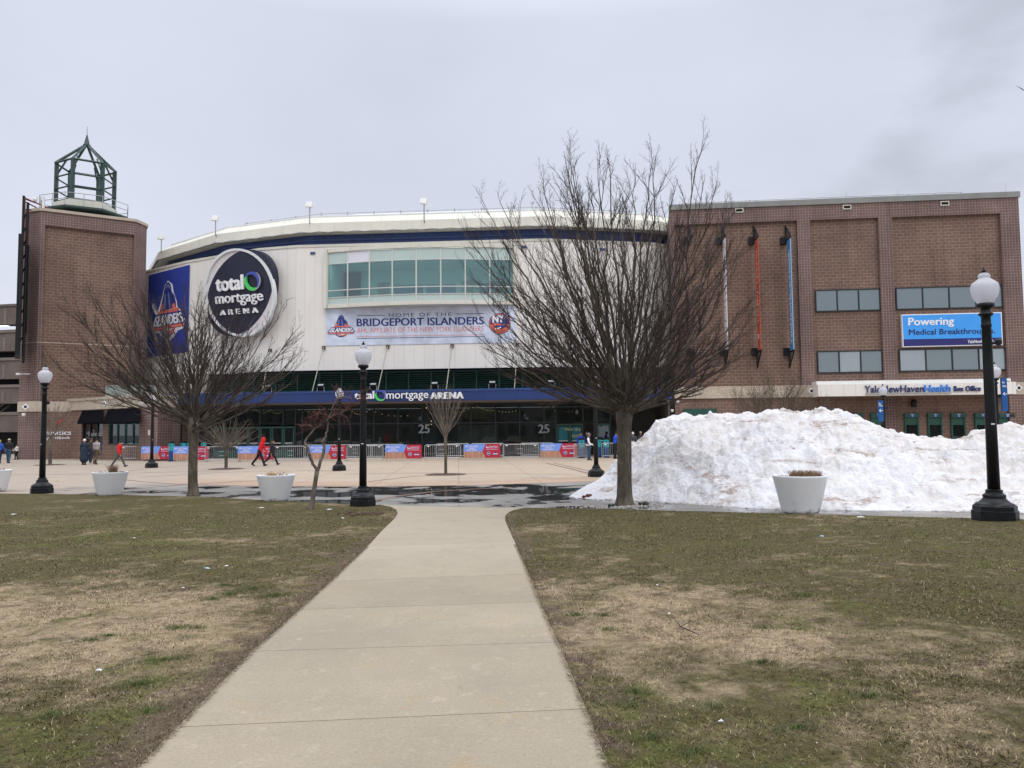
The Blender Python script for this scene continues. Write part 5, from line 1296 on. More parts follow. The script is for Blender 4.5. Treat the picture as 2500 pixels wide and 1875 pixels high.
# ------------------------------------------------------------------ lamp posts
def globe_mat():
    m, t, b = new_mat('ribbed_globe'); 
    b.inputs['Base Color'].default_value = (.80, .80, .84, 1); b.inputs['Roughness'].default_value = .18
    b.inputs['Transmission Weight'].default_value = 0; b.inputs['Coat Weight'].default_value = .4
    tr = nd(t, 'ShaderNodeBsdfTranslucent'); tr.inputs[0].default_value = (.85, .85, .90, 1)
    tp = nd(t, 'ShaderNodeBsdfTransparent'); tp.inputs[0].default_value = (.9, .9, .93, 1)
    mx = nd(t, 'ShaderNodeMixShader'); mx.inputs[0].default_value = .5; mx2 = nd(t, 'ShaderNodeMixShader'); mx2.inputs[0].default_value = .22
    out = t.nodes['Material Output']
    t.links.new(b.outputs[0], mx.inputs[1]); t.links.new(tr.outputs[0], mx.inputs[2]); t.links.new(mx.outputs[0], mx2.inputs[1]); t.links.new(tp.outputs[0], mx2.inputs[2]); t.links.new(mx2.outputs[0], out.inputs[0])
    co = nd(t, 'ShaderNodeTexCoord').outputs['Object']; sx = nd(t, 'ShaderNodeSeparateXYZ'); t.links.new(co, sx.inputs[0])
    ang = math_(t, 'ARCTAN2', sx.outputs[1], sx.outputs[0]); wv = math_(t, 'SINE', math_(t, 'MULTIPLY', ang, 40)); wz = math_(t, 'SINE', math_(t, 'MULTIPLY', sx.outputs[2], 260))
    bump(t, b, math_(t, 'ADD', wv, math_(t, 'MULTIPLY', wz, .6)), .5, .004)
    return m
M['globe'] = globe_mat()
def make_lamp():
    r = thing('street_lamp', 'x', 'street lamp', group='black street lamps with acorn globes round the plaza')
    b = MB(); b.lathe([(.355, -.05), (.355, .155), (.335, .165), (.335, .235), (.30, .262)], n=8, ph=math.pi / 8)
    b.lathe([(.30, .255), (.285, .275), (.235, .30), (.205, .325), (.175, .36), (.172, .385), (.178, .40), (.170, .425), (.135, .445), (.128, .47), (.132, .50), (.10, .515)], n=24)
    b.build('base', M['black'], r, smooth=False)
    b = MB(); b.lathe([(.098, .51), (.088, 1.6), (.080, 2.6), (.074, 3.28), (.084, 3.30), (.084, 3.33), (.076, 3.35), (.074, 3.46), (.088, 3.475), (.116, 3.50), (.116, 3.52), (.084, 3.545), (.074, 3.58), (.085, 3.60), (.132, 3.63), (.140, 3.645), (.140, 3.685), (.12, 3.70)], n=20)
    b.build('pole', M['black'], r, smooth=True)
    b = MB(); b.lathe([(.118, 3.70), (.150, 3.745), (.185, 3.80), (.208, 3.87), (.218, 3.94), (.216, 4.0), (.200, 4.045), (.165, 4.075), (.140, 4.088), (.134, 4.10), (.112, 4.115), (.090, 4.135), (.086, 4.15), (.098, 4.165), (.098, 4.18), (.082, 4.20), (.062, 4.225)], n=32, cap=False)
    gl = b.build('globe', M['globe'], r, smooth=True)
    b = MB(); b.lathe([(.05, 3.70), (.05, 3.82), (.035, 3.84), (.035, 3.95)], n=12); b.box((0, 0, 3.96), (.16, .03, .02)); b.build('bulb', M['white'], gl)
    b = MB(); b.lathe([(.064, 4.215), (.058, 4.235), (.032, 4.25), (.040, 4.268), (.028, 4.285), (.012, 4.30), (.018, 4.31), (.004, 4.335)], n=12); b.build('finial', M['black'], r)
    b = MB(); b.tube([(.05, -.02, 3.0), (.13, -.04, 3.02)], .03, 8); b.lathe([(.02, -.06), (.058, -.03), (.058, .03), (.02, .06)], (.165, -.045, 3.02), 12); b.build('sensor_knob', M['black'], r)
    b = MB(); b.box((-.02, -.091, 1.62), (.06, .006, .022)); b.build('sticker', M['white'], r)
    return r
lamp0 = make_lamp()
LAMPS = [(2430, 1268, 13.17, 'nearest street lamp, at the lawn edge in front of the snow on the right'),
         (886, 1231, 20.3, 'street lamp at the lawn edge left of where the concrete path opens'),
         (102, 1207, 26.0, 'street lamp beside the leftmost white planters'),
         (828, 1151, 39.6, 'street lamp behind the crooked red-twigged tree'),
         (370, 1139, 45.0, 'street lamp in front of the left end barriers and low wing'),
         (1456, 1167, 32.5, 'street lamp at the left foot of the snow pile behind the big tree'),
         (2161, None, 41.5, 'street lamp behind the snow in front of the box office lettering'),
         (2437, None, 29.4, 'street lamp just behind the nearest lamp post, globe beside its shaft')]
for i, (u, v, Y, lab) in enumerate(LAMPS):
    p = at(u, v or 1100, Y); z = tz(p.x, p.y)
    loc = (p.x, p.y, z + (.02 if i < 3 else 0))
    rz = (0.0, .2, -.1, .4, .9, .3, .2, .5)[i]
    o = lamp0 if i == 0 else dup(lamp0, loc, rz, lab)
    o.location = loc; o['label'] = lab
def pole_sign(u, v0, v1, Y, lab, wd):
    p = at(u, v0, Y); q = at(u, v1, Y)
    r = thing('directional_sign', lab, 'sign', (p.x, p.y, q.z), -.15, group='blue box office arrow signs on lamp posts')
    h = p.z - q.z
    b = MB(); b.box((0, 0, h / 2), (wd, .12, h)); b.build('panel', M['signblue'], r)
    P = Plane((-wd / 2, -.06), (wd / 2, -.06)); b = MB()
    text_quad(b, 'Box', P, [(wd * .1, h * .88 - wd * .28), (wd * .55, h * .88 - wd * .28), (wd * .55, h * .9), (wd * .1, h * .9)], .002, .008, bold=.03)
    text_quad(b, 'Office', P, [(wd * .1, h * .73 - wd * .05), (wd * .85, h * .73 - wd * .05), (wd * .85, h * .77 + wd * .1), (wd * .1, h * .77 + wd * .1)], .002, .008, bold=.03)
    c = h * .52; b.pprism(P, [(wd * .12, c), (wd * .42, c - wd * .32), (wd * .55, c - wd * .32), (wd * .36, c - wd * .06), (wd * .9, c - wd * .06), (wd * .9, c + wd * .06), (wd * .36, c + wd * .06), (wd * .55, c + wd * .32), (wd * .42, c + wd * .32)], .002, .008)
    b.build('lettering', M['lettering'], r)
    b = MB(); b.tube([(wd / 2, 0, h * .9), (wd / 2 + .12, 0, h * .9)], .015, 6); b.tube([(wd / 2, 0, h * .1), (wd / 2 + .12, 0, h * .1)], .015, 6); b.build('bracket', M['black'], r)
pole_sign(2149, 978, 1029, 41.3, 'blue arrow sign on the lamp post in front of the ticket windows', .26)
pole_sign(2449.5, 923, 1004, 29.3, 'blue arrow sign beside the second lamp post at the right edge', .19)

# ------------------------------------------------------------------ planters
def make_planter(seed):
    rr = random.Random(seed)
    r = thing('planter', 'x', 'planter', group='white round planters along the lawn edge')
    b = MB(); b.lathe([(.33, 0), (.355, .02), (.375, .06), (.525, .70), (.535, .725), (.53, .74), (.495, .74), (.485, .70), (.47, .62)], n=48, cap=False); b.lathe([(.0, .018), (.34, .02)], n=48, cap=False)
    b.build('pot', M['pot'], r, smooth=True)
    b = MB(); b.lathe([(.478, .64), (.30, .67), (.01, .68)], n=24, cap=False); b.build('soil', M['mulch'], r, smooth=True)
    return r
m, t, b = new_mat('planter_white'); co = nd(t, 'ShaderNodeTexCoord').outputs['Object']; sx = nd(t, 'ShaderNodeSeparateXYZ'); t.links.new(co, sx.inputs[0])
n1 = tex_noise(t, co, 5, 5, .7); low = mrange(t, sx.outputs[2], .0, .16, .24, 0)
dirt = mrange(t, math_(t, 'ADD', n1, low), .66, .80, 0, .8)
c = mixc(t, mrange(t, tex_noise(t, co, 2.2, 5), .45, .8, 0, .3), (.80, .81, .84), (.62, .62, .61)); c = mixc(t, dirt, c, (.20, .18, .15))
t.links.new(c, b.inputs['Base Color']); b.inputs['Roughness'].default_value = .5; M['pot'] = m
M['drystem'] = mat('dry_stem', (.24, .15, .085), .9, .35, 9); M['drygreen'] = mat('withered_green', (.10, .085, .035), .9, .4, 9); M['dryleaf'] = mat('dry_leaf', (.50, .33, .13), .9, .3, 9)
def dry_plant(parent, seed, n, cx, cy, rad, h, m, spread=.5, leaf=.0):
    rr = random.Random(seed); b = MB()
    for _ in range(n):
        a_ = rr.uniform(0, 6.28); d_ = rad * math.sqrt(rr.random()); x_, y_ = cx + d_ * math.cos(a_), cy + d_ * math.sin(a_)
        hh = h * rr.uniform(.4, 1.1); lx, ly = rr.gauss(0, spread) * hh, rr.gauss(0, spread) * hh
        b.tube([(x_, y_, .64), (x_ + lx * .4, y_ + ly * .4, .66 + hh * .6), (x_ + lx, y_ + ly, .66 + hh)], [.004, .003, .0015], 3, cap=False)
        if rr.random() < leaf:
            q = Vector((x_ + lx, y_ + ly, .66 + hh)); s_ = rr.uniform(.015, .045)
            e1 = Vector((rr.gauss(0, 1), rr.gauss(0, 1), rr.gauss(0, 1))).normalized() * s_; e2 = e1.orthogonal().normalized() * s_ * .5
            b.add([q - e1, q + e2, q + e1, q - e2], [(0, 1, 2, 3)])
    return b.build('dry_plant', m, parent)
pots = []
for i, (u, v, Y, lab) in enumerate(((1955, 1249, 15.7, 'white planter of brown stubble in front of the snow pile'), (673, 1222, 22.2, 'white planter with a few dry leaves left of the crooked tree'), (268, 1208, 24.8, 'white planter with a tuft of dead grass beside the left street lamp'), (-14, 1197, 27.0, 'white planter cut off by the left edge of the photo'))):
    p = at(u, v, Y); o = make_planter(i); o.location = (p.x, p.y, tz(p.x, p.y) + .012); o.rotation_euler = (0, 0, i * 1.9); o['label'] = lab
    if i == 0: dry_plant(o, 1, 900, .12, .0, .30, .17, M['drystem'], .35); dry_plant(o, 2, 200, -.1, .05, .3, .08, M['drygreen'], .6)
    if i == 1: dry_plant(o, 3, 90, 0, 0, .38, .16, M['drystem'], .6, .2); dry_plant(o, 4, 90, .16, .1, .12, .10, M['dryleaf'], .6, 1); dry_plant(o, 5, 60, -.28, .0, .09, .06, M['drygreen'], .6, 1)
    if i == 2: dry_plant(o, 6, 260, -.08, 0, .12, .30, M['drystem'], .32); dry_plant(o, 7, 70, .25, 0, .2, .13, M['drystem'], .5); dry_plant(o, 8, 60, -.28, 0, .1, .08, M['dryleaf'], .6, .8)
    if i == 3: dry_plant(o, 9, 120, .1, 0, .25, .12, M['drystem'], .6, .3)

# ------------------------------------------------------------------ snow pile
def snow_mat():
    m, t, b = new_mat('old_snow')
    co = nd(t, 'ShaderNodeTexCoord').outputs['Object']
    n1 = tex_noise(t, co, .55, 6, .6, .8); n2 = tex_noise(t, co, 3.0, 6, .72, .5); n3 = tex_noise(t, co, 10, 3, .55)
    mp_ = nd(t, 'ShaderNodeMapping'); mp_.inputs['Rotation'].default_value = (0, R(35), 0); mp_.inputs['Scale'].default_value = (.55, .6, 2.6); t.links.new(co, mp_.inputs[0])
    n4 = tex_noise(t, mp_.outputs[0], 1.1, 7, .72, .9)
    grime = mrange(t, math_(t, 'ADD', math_(t, 'MULTIPLY', n1, .6), math_(t, 'MULTIPLY', n2, .5)), .47, .65, 0, .75)
    spots = mrange(t, math_(t, 'ADD', n4, math_(t, 'MULTIPLY', n3, .18)), .64, .735, 0, .75)
    sx = nd(t, 'ShaderNodeSeparateXYZ'); t.links.new(co, sx.inputs[0])
    right = mrange(t, sx.outputs[0], 7.5, 11.5, 0, .5)
    c = mixc(t, mrange(t, n3, .35, .65, 0, .35), (.77, .77, .80), (.66, .665, .71))
    c = mixc(t, grime, c, (.66, .61, .56)); c = mixc(t, math_(t, 'MULTIPLY', right, mrange(t, n2, .35, .6, .3, 1)), c, (.68, .64, .595)); c = mixc(t, spots, c, (.27, .17, .11))
    t.links.new(c, b.inputs['Base Color']); b.inputs['Roughness'].default_value = .75; b.inputs['Specular IOR Level'].default_value = .3
    b.inputs['Subsurface Weight'].default_value = .12; b.inputs['Subsurface Radius'].default_value = (.05, .06, .08); b.inputs['Subsurface Scale'].default_value = .5
    bump(t, b, math_(t, 'ADD', n3, math_(t, 'MULTIPLY', n2, 2.2)), .55, .10)
    return m
M['snow'] = snow_mat()
# columns from the left tip to beyond the right frame edge: front foot, ridge and back foot in world metres
front_px = [(1385, 1213), (1405, 1216), (1450, 1219), (1500, 1221), (1560, 1223), (1630, 1227), (1700, 1232), (1800, 1239), (1900, 1244), (2000, 1246), (2100, 1247), (2200, 1248), (2300, 1249), (2400, 1251), (2500, 1253), (2620, 1256), (2760, 1259)]
ridge_px = [(1390, 1209, 22.6), (1418, 1190, 23.2), (1470, 1160, 23.9), (1508, 1122, 24.6), (1556, 1078, 25.0), (1603, 1020, 25.1), (1650, 1013, 25.0), (1730, 1009, 24.8), (1820, 1001, 24.4), (1900, 996, 24.0), (1990, 1003, 23.2), (2085, 1005, 22.4), (2160, 1040, 21.8), (2280, 1061, 21.2), (2390, 1047, 20.6), (2500, 1031, 20.0), (2640, 1028, 19.4)]
FR = [ground(*p) for p in front_px]; RG = [at(*p) for p in ridge_px]
NS, NR = 560, 230
b = MB(); rows = []
def lerp_list(L_, k):
    x_ = k * (len(L_) - 1); i = min(len(L_) - 2, int(x_)); f_ = x_ - i
    # catmull-rom keeps the ridge line rounded
    p0, p1, p2, p3 = L_[max(0, i - 1)], L_[i], L_[i + 1], L_[min(len(L_) - 1, i + 2)]
    return 0.5 * ((2 * p1) + (p2 - p0) * f_ + (2 * p0 - 5 * p1 + 4 * p2 - p3) * f_ * f_ + (3 * p1 - p0 - 3 * p2 + p3) * f_ ** 3)
for i in range(NS + 1):
    k = i / NS; f_ = lerp_list(FR, k); rgd = lerp_list(RG, k); f0 = tz(f_.x, f_.y)
    H_ = rgd.z - f0
    for j in range(NR + 1):
        s_ = j / NR
        if s_ < .62:
            q = s_ / .62; x_ = f_.x + (rgd.x - f_.x) * q; y_ = f_.y + (rgd.y - f_.y) * q
            pr = q ** .80 if k < .3 else (.55 * math.sin(q * math.pi / 2) + .45 * q)
            h = H_ * pr
        else:
            q = (s_ - .62) / .38; w_ = .4 + 5.2 * min(1, H_ / 2.2); x_ = rgd.x + w_ * q * .15; y_ = rgd.y + w_ * q
            h = H_ * (1 - smooth(0, 1, q))
        e_ = min(1, max(0, H_) / 1.2) * math.sin(math.pi * min(1, max(0, s_))) ** .45
        v3 = Vector((x_, y_, h * .7))
        d_ = .34 * noise.noise(v3 * .75) + .26 * noise.noise(v3 * 1.9 + Vector((7, 3, 1))) + .15 * noise.noise(v3 * 4.0) + .045 * max(0, noise.noise(v3 * 5.5 + Vector((3, 3, 3))) * 3 - .35) + .05 * (1 - 2 * abs(noise.noise(v3 * 8.5))) + .022 * noise.noise(v3 * 19)
        blk = noise.cell(v3 * 2.2) if False else 0
        near = 1 - .55 * math.exp(-((s_ - .62) / .05) ** 2)
        hz = max(0, h + d_ * e_ * near * (.6 + .4 * min(1, H_)))
        foot = .05 * noise.noise(Vector((x_ * 2.2, y_ * 2.2, 4))) + .03 * noise.noise(Vector((x_ * 7, y_ * 7, 4)))
        y2 = y_ + (foot * 3 * (1 - s_ / .25) if s_ < .25 else 0)
        b.v.append((x_, y2, tz(x_, y2) - .03 + hz if s_ > 0 else tz(x_, y2) - .05))
for i in range(NS):
    for j in range(NR):
        a_ = i * (NR + 1) + j; b.f.append((a_, a_ + NR + 1, a_ + NR + 2, a_ + 1)); b.m.append(0)
sn = b.build('snow_pile', M['snow'], smooth=True)
tag(sn, 'huge dirty white ploughed snow pile beside the big bare tree', 'snow pile')
ca = MB(); rr = random.Random(21)                          # broken lumps lying along the foot
def lump(mb, c, s_, seed, flat=.7):
    vs, fs = [], []; n1_, n2_ = 7, 5
    for i in range(n2_ + 1):
        th = math.pi * i / n2_
        for k in range(n1_):
            ph = 2 * math.pi * k / n1_; d_ = Vector((math.sin(th) * math.cos(ph), math.sin(th) * math.sin(ph), math.cos(th) * flat))
            rr_ = s_ * (1 + .45 * noise.noise(d_ * 2 + Vector((seed, seed * 2, 0)))); vs.append(Vector(c) + d_ * rr_)
    for i in range(n2_):
        for k in range(n1_): fs.append((i * n1_ + k, (i + 1) * n1_ + k, (i + 1) * n1_ + (k + 1) % n1_, i * n1_ + (k + 1) % n1_))
    mb.add(vs, fs)
for k in range(70):
    t_ = rr.random(); f_ = lerp_list(FR, t_); f_.y -= rr.uniform(-.12, .22) * (1 if t_ > .05 else .3); lump(ca, (f_.x + rr.uniform(-.1, .1), f_.y, tz(f_.x, f_.y) + .01), rr.uniform(.015, .055), k)
tag(ca.build('snow_crumbs', M['snow'], smooth=True), 'loose crumbs of snow scattered along the foot of the pile', 'snow crumbs', kind='stuff')

# ------------------------------------------------------------------ bare trees
def bark(name, c1, c2, sc_=9):
    m, t, b = new_mat(name); co = nd(t, 'ShaderNodeTexCoord').outputs['Object']
    mp_ = nd(t, 'ShaderNodeMapping'); mp_.inputs['Scale'].default_value = (1, 1, .28); t.links.new(co, mp_.inputs[0])
    n1 = tex_noise(t, mp_.outputs[0], sc_, 7, .7, .4); n2 = tex_noise(t, co, 2.2, 4); n5 = tex_noise(t, mp_.outputs[0], 26, 3, .6)
    c = mixc(t, mrange(t, n1, .34, .66, 0, 1), c1, c2); c = mixc(t, mrange(t, n5, .67, .73, 0, .85), c, (.36, .29, .20))
    v = nd(t, 'ShaderNodeVectorMath', operation='SCALE'); t.links.new(c, v.inputs[0]); t.links.new(mrange(t, n2, .3, .7, .75, 1.25), v.inputs['Scale'])
    t.links.new(v.outputs[0], b.inputs['Base Color']); b.inputs['Roughness'].default_value = .92; b.inputs['Specular IOR Level'].default_value = .2; bump(t, b, n1, .9, .03)
    return m
M['bark'] = bark('grey_brown_bark', (.060, .048, .036), (.155, .130, .102))
M['twig'] = mat('dark_twigs', (.062, .046, .041), .9, .35, 3, spec=.2); M['twig2'] = mat('brown_twigs', (.105, .080, .064), .9, .3, 3, spec=.2)
M['barkp'] = bark('pale_grey_bark', (.13, .115, .095), (.24, .215, .18), 16)
class Tree:
    """collects thin three-sided branch tubes fast"""
    def __init__(s, seed): s.v = []; s.f = []; s.r = random.Random(seed)
    def seg(s, pts, rads, n=3):
        b0 = len(s.v); L_ = len(pts)
        for i in range(L_):
            d = pts[min(i + 1, L_ - 1)] - pts[max(i - 1, 0)]
            d.normalize(); sd_ = d.orthogonal().normalized() if i == 0 else (ps - d * ps.dot(d)).normalized()
            ps = sd_; bb_ = d.cross(sd_)
            for k in range(n):
                a_ = 6.2832 * k / n; s.v.append(pts[i] + (sd_ * math.cos(a_) + bb_ * math.sin(a_)) * rads[i])
        for i in range(L_ - 1):
            for k in range(n):
                k2 = (k + 1) % n; s.f.append((b0 + i * n + k, b0 + (i + 1) * n + k, b0 + (i + 1) * n + k2, b0 + i * n + k2))
    def grow(s, p, d, length, r0, lvl, P):
        """wandering branch; returns nothing, spawns children"""
        n = P['n'][lvl]; pts = [p.copy()]; rads = [r0]; d = d.normalized()
        st = length / n
        for i in range(n):
            w_ = P['wob'][lvl]; d = (d + Vector((s.r.gauss(0, w_), s.r.gauss(0, w_), s.r.gauss(0, w_) + P['up'][lvl] / n))).normalized()
            pts.append(pts[-1] + d * st); rads.append(r0 * (1 - (1 - P['tip'][lvl]) * (i + 1) / n))
        s.seg(pts, rads, P['side'][lvl])
        if lvl + 1 < len(P['n']): s.spawn(pts, rads, length, lvl, P)
    def spawn(s, pts, rads, length, lvl, P):
        n = len(pts) - 1; cnt = P['kids'][lvl]; nlen = P['len'][lvl]
        for c in range(cnt):
            f = P['from'][lvl] + (1 - P['from'][lvl]) * (c + s.r.random()) / cnt
            x_ = f * n; i = min(n - 1, int(x_)); q = pts[i].lerp(pts[i + 1], x_ - i); d = (pts[i + 1] - pts[i]).normalized(); r_ = rads[i] + (rads[i + 1] - rads[i]) * (x_ - i)
            an = R(s.r.uniform(*P['ang'][lvl])); ax = s.r.uniform(0, 6.28); o = d.orthogonal().normalized(); o2 = d.cross(o)
            side = o * math.cos(ax) + o2 * math.sin(ax); side.z += P.get('lift', .35); side = (side - d * side.dot(d)); side.normalize()
            nd_ = d * math.cos(an) + side * math.sin(an)
            L2 = (nlen * length if nlen < 1 else nlen) * (1.15 - .78 * f) * s.r.uniform(.6, 1.25)
            s.grow(q, nd_, L2, max(.0016, min(r_ * .75, P['rad'][lvl] * s.r.uniform(.8, 1.2))), lvl + 1, P)
    def build(s, name, m, parent):
        me = bpy.data.meshes.new(name); me.from_pydata([tuple(v) for v in s.v], [], s.f); me.materials.append(m); me.update()
        o = bpy.data.objects.new(name, me); COL.objects.link(o); o.parent = parent; return o
def trunk_mesh(pts, rads, seed, n=18, flare=.0):
    b = MB(); b.tube(pts, rads, n)
    out = []
    for v in b.v:
        v = Vector(v); nz_ = noise.noise(Vector((v.x * 5 + seed, v.y * 5, v.z * 1.3))) * .10 + noise.noise(Vector((v.x * 14 + seed, v.y * 14, v.z * 3))) * .05
        i = min(range(len(pts)), key=lambda k: (Vector(pts[k]) - v).length_squared); c = Vector(pts[i]); rad = (v - c); rad.z = 0
        out.append(tuple(v + rad * nz_ * 1.6))
    b.v = out; return b
def vase_tree(name, lab, loc, trunk, tr, limbs, env, seed, P, gx=0, group=None, hole=True):
    """trunk up to the fork, then a fan of ascending limbs; env(theta) = reach of the crown"""
    r = thing(name, lab, 'tree', loc, group=group)
    T = Tree(seed); rr = T.r
    tp = [Vector(p) for p in trunk]; trunk_mesh([tuple(p) for p in tp], tr, seed).build('trunk', M['bark'], r, smooth=True)
    fork = tp[-1]; big = Tree(seed + 1)
    for i in range(limbs):
        th = math.acos(1 - (1 - math.cos(R(P['maxth']))) * ((i + .5) / limbs) ** P.get('pw', 1.0)); ph = i * 2.39996 + rr.uniform(-.3, .3)
        reach = env(math.degrees(th)) * rr.uniform(.84, 1.02)
        d = Vector((math.sin(th) * math.cos(ph), math.sin(th) * math.sin(ph), math.cos(th)))
        start = fork + Vector((rr.uniform(-1, 1) * tr[-1] * .6, rr.uniform(-1, 1) * tr[-1] * .6, -rr.uniform(0, P['stem']) * (th / R(P['maxth']))))
        end = fork + d * reach + Vector((P.get('bias', 0) * reach / 5, 0, 0))
        flat = Vector((d.x, d.y, 0)); mid = start.lerp(end, .5) + flat * .10 * reach - Vector((0, 0, 1)) * P['sag'] * reach * math.sin(th)
        n = 12; pts = []
        for k in range(n + 1):
            t_ = k / n; q = start * (1 - t_) ** 2 + mid * 2 * t_ * (1 - t_) + end * t_ * t_
            if k: q += Vector((rr.gauss(0, .018), rr.gauss(0, .018), rr.gauss(0, .012))) * reach * .35
            pts.append(q)
        r0 = P['limb'] * rr.uniform(.7, 1.25) * (1.15 - .35 * th / R(P['maxth']))
        rads = [r0 * (1 - k / n) ** .85 + .004 for k in range(n + 1)]
        big.seg(pts, rads, 6)
        T.spawn(pts, rads, reach, 0, P)
    if P.get('cap'):                                       # round off shoots that outgrow the crown
        capf = P['cap']
        for G in (big, T):
            for i, q in enumerate(G.v):
                d = q - fork - Vector((P.get('bias', 0), 0, 0)); rr_ = d.length
                if rr_ < 1: continue
                th = math.degrees(math.acos(max(-1, min(1, d.z / rr_)))); m_ = capf(th) * (.93 + .09 * noise.noise(d.normalized() * 3.3))
                if rr_ > m_ * .9: s2 = (m_ * .9 + m_ * .16 * (1 - math.exp(-(rr_ - m_ * .9) / (m_ * .16)))) / rr_; G.v[i] = fork + Vector((P.get('bias', 0), 0, 0)) + d * s2
    big.build('limbs', M['bark'] if P.get('pale') is None else M['barkp'], r); T.build('twigs', P.get('mat', M['twig']), r)
    return r
def interp(tab):
    def f(x):
        for (a_, b2), (c_, d_) in zip(tab, tab[1:]):
            if a_ <= x <= c_: return b2 + (d_ - b2) * (x - a_) / (c_ - a_)
        return tab[-1][1]
    return f
PBIG = dict(n=[0, 8, 4, 2], wob=[0, .065, .11, .16], up=[0, .20, .20, .2], tip=[0, .35, .45, .6], side=[0, 4, 3, 3], kids=[11, 9, 5], len=[.36, .36, .40], rad=[.013, .0056, .0031], ang=[(12, 34), (16, 42), (20, 52)],
            maxth=76, stem=.38, sag=.085, limb=.034, pw=1.25, bias=-.25, lift=.55)
PBIG['from'] = [.18, .12, .15]; PBIG['cap'] = interp([(0, 6.7), (20, 6.9), (33, 7.0), (46, 5.9), (60, 4.9), (75, 4.2), (95, 3.6), (180, 3)])
p = at(1525, 1230, 18.9); bl_ = Vector((p.x, p.y, tz(p.x, p.y)))
big_tree = vase_tree('bare_tree', 'big bare vase-shaped tree with a thick grey trunk in front of the snow pile', tuple(bl_),
    [(0, 0, -.1), (0, 0, .0), (0, 0, .06), (.0, 0, .22), (.0, 0, .6), (.01, 0, 1.2), (.02, 0, 1.9), (.02, 0, 2.15), (.03, 0, 2.45)], [.33, .30, .24, .205, .185, .172, .175, .21, .22], 80,
    interp([(0, 6.1), (18, 6.3), (33, 6.5), (42, 5.8), (50, 5.1), (58, 4.4), (70, 3.7), (80, 3.0)]), 41, PBIG)
PL = dict(PBIG); PL['cap'] = interp([(0, 4.9), (30, 5.1), (46, 5.4), (60, 5.0), (75, 4.6), (95, 4), (180, 3)]); PL.update(kids=[11, 9, 4], maxth=74, bias=-.3, limb=.031, sag=.05, stem=.5)
p = at(470, 1209, 24.2); l_ = Vector((p.x, p.y, tz(p.x, p.y)))
vase_tree('bare_tree', 'spreading bare tree with mottled trunk left of the round sign', tuple(l_),
    [(.02, 0, -.1), (.02, 0, 0), (.02, 0, .1), (.0, 0, .4), (0, 0, .9), (0, 0, 1.5), (.0, 0, 2.0), (-.01, 0, 2.45)], [.26, .24, .18, .155, .140, .135, .17, .20], 54,
    interp([(0, 4.1), (25, 4.5), (46, 5.1), (60, 4.6), (75, 3.9)]), 77, PL)
# small street trees on the plaza
def small_tree(u, v, Y, lab, trunk_h, rt, limbs, env, P, seed, mt=None, lean=0):
    p = at(u, v, Y); loc = (p.x, p.y, tz(p.x, p.y))
    r = vase_tree('bare_tree', lab, loc, [(0, 0, -.05), (0, 0, .05), (lean * .5, 0, trunk_h * .5), (lean, 0, trunk_h)], [rt * 1.35, rt * 1.1, rt, rt * 1.15], limbs, env, seed, P)
    b = MB(); b.lathe([(.95, .004), (.8, .02), (.3, .04), (.05, .05)], n=24, cap=False); b.build('mulch_ring', M['mulch'], r)
    return r
PSM = dict(n=[0, 5, 3], wob=[0, .07, .1], up=[0, .35, .3], tip=[0, .4, .5], side=[0, 3, 3], kids=[11, 6], len=[.34, .42], rad=[.006, .0035], ang=[(14, 36), (16, 42)], maxth=34, stem=.15, sag=.03, limb=.020, lift=.4, mat=M['twig2'], pale=1)
PSM['from'] = [.2, .15]
small_tree(1088, 1157, 35.2, 'slim bare upright tree in front of the navy canopy lettering', 1.75, .065, 22, interp([(0, 2.3), (25, 2.3), (35, 2.0)]), PSM, 5)
PS2_ = dict(PSM); PS2_.update(maxth=78, kids=[12, 7], wob=[0, .12, .16], up=[0, .1, .1], limb=.022, sag=.02, ang=[(25, 60), (25, 60)], mat=M['twig2'])
small_tree(552, 1143, 42.6, 'low rounded bare tree in front of the green entrance doors', 1.25, .085, 34, interp([(0, 1.55), (40, 1.9), (80, 2.1)]), PS2_, 9)
PS3 = dict(PSM); PS3.update(maxth=48, limb=.018)
small_tree(122, 1133, 50.5, 'small pale-stemmed bare tree against the brick tower lettering', 1.75, .10, 22, interp([(0, 2.3), (40, 2.5), (50, 2.2)]), PS3, 13)
# shrubs behind the snow
def shrub(u, v, Y, lab, stems, h, spread, seed, maxth=35, mt=None, base=None):
    p = at(u, v, Y); r = thing('bare_shrub', lab, 'shrub', (p.x, p.y, tz(p.x, p.y)), group='bare shrubs behind the snow pile')
    T = Tree(seed); P = dict(PSM); h *= 1.18; P.update(kids=[20, 9], rad=[.011, .007], wob=[0, .12, .15], ang=[(20, 55), (20, 55)]); big = Tree(seed + 1)
    for i in range(stems):
        th = R(maxth) * math.sqrt((i + .5) / stems); ph = i * 2.4; d = Vector((math.sin(th) * math.cos(ph), math.sin(th) * math.sin(ph), math.cos(th)))
        pts = [Vector((d.x * .2, d.y * .2, 0))]
        for k in range(9): pts.append(pts[-1] + (d + Vector((T.r.gauss(0, .16), T.r.gauss(0, .16), T.r.gauss(0, .08)))).normalized() * h / 9)
        rads = [.045 * (1 - k / 9.8) for k in range(10)]; big.seg(pts, rads, 5); T.spawn(pts[3:], rads[3:], h, 0, P)
    big.build('stems', M['barkp'], r); T.build('twigs', mt or M['twig2'], r)
shrub(1893, 1050, 44, 'dense bare shrub behind the middle of the snow pile', 11, 4.3, 1, 31, 22)
shrub(1838, 1050, 46, 'leaning sparse bare shrub left of the dense one behind the snow', 5, 3.8, 1, 33, 20)
shrub(1962, 1050, 45, 'thin reddish bare shrub beside the diamond medallion', 8, 3.3, 1, 35, 24)
shrub(2012, 1050, 47, 'fine bare shrub under the left end of the box office canopy', 7, 3.2, 1, 37, 24)
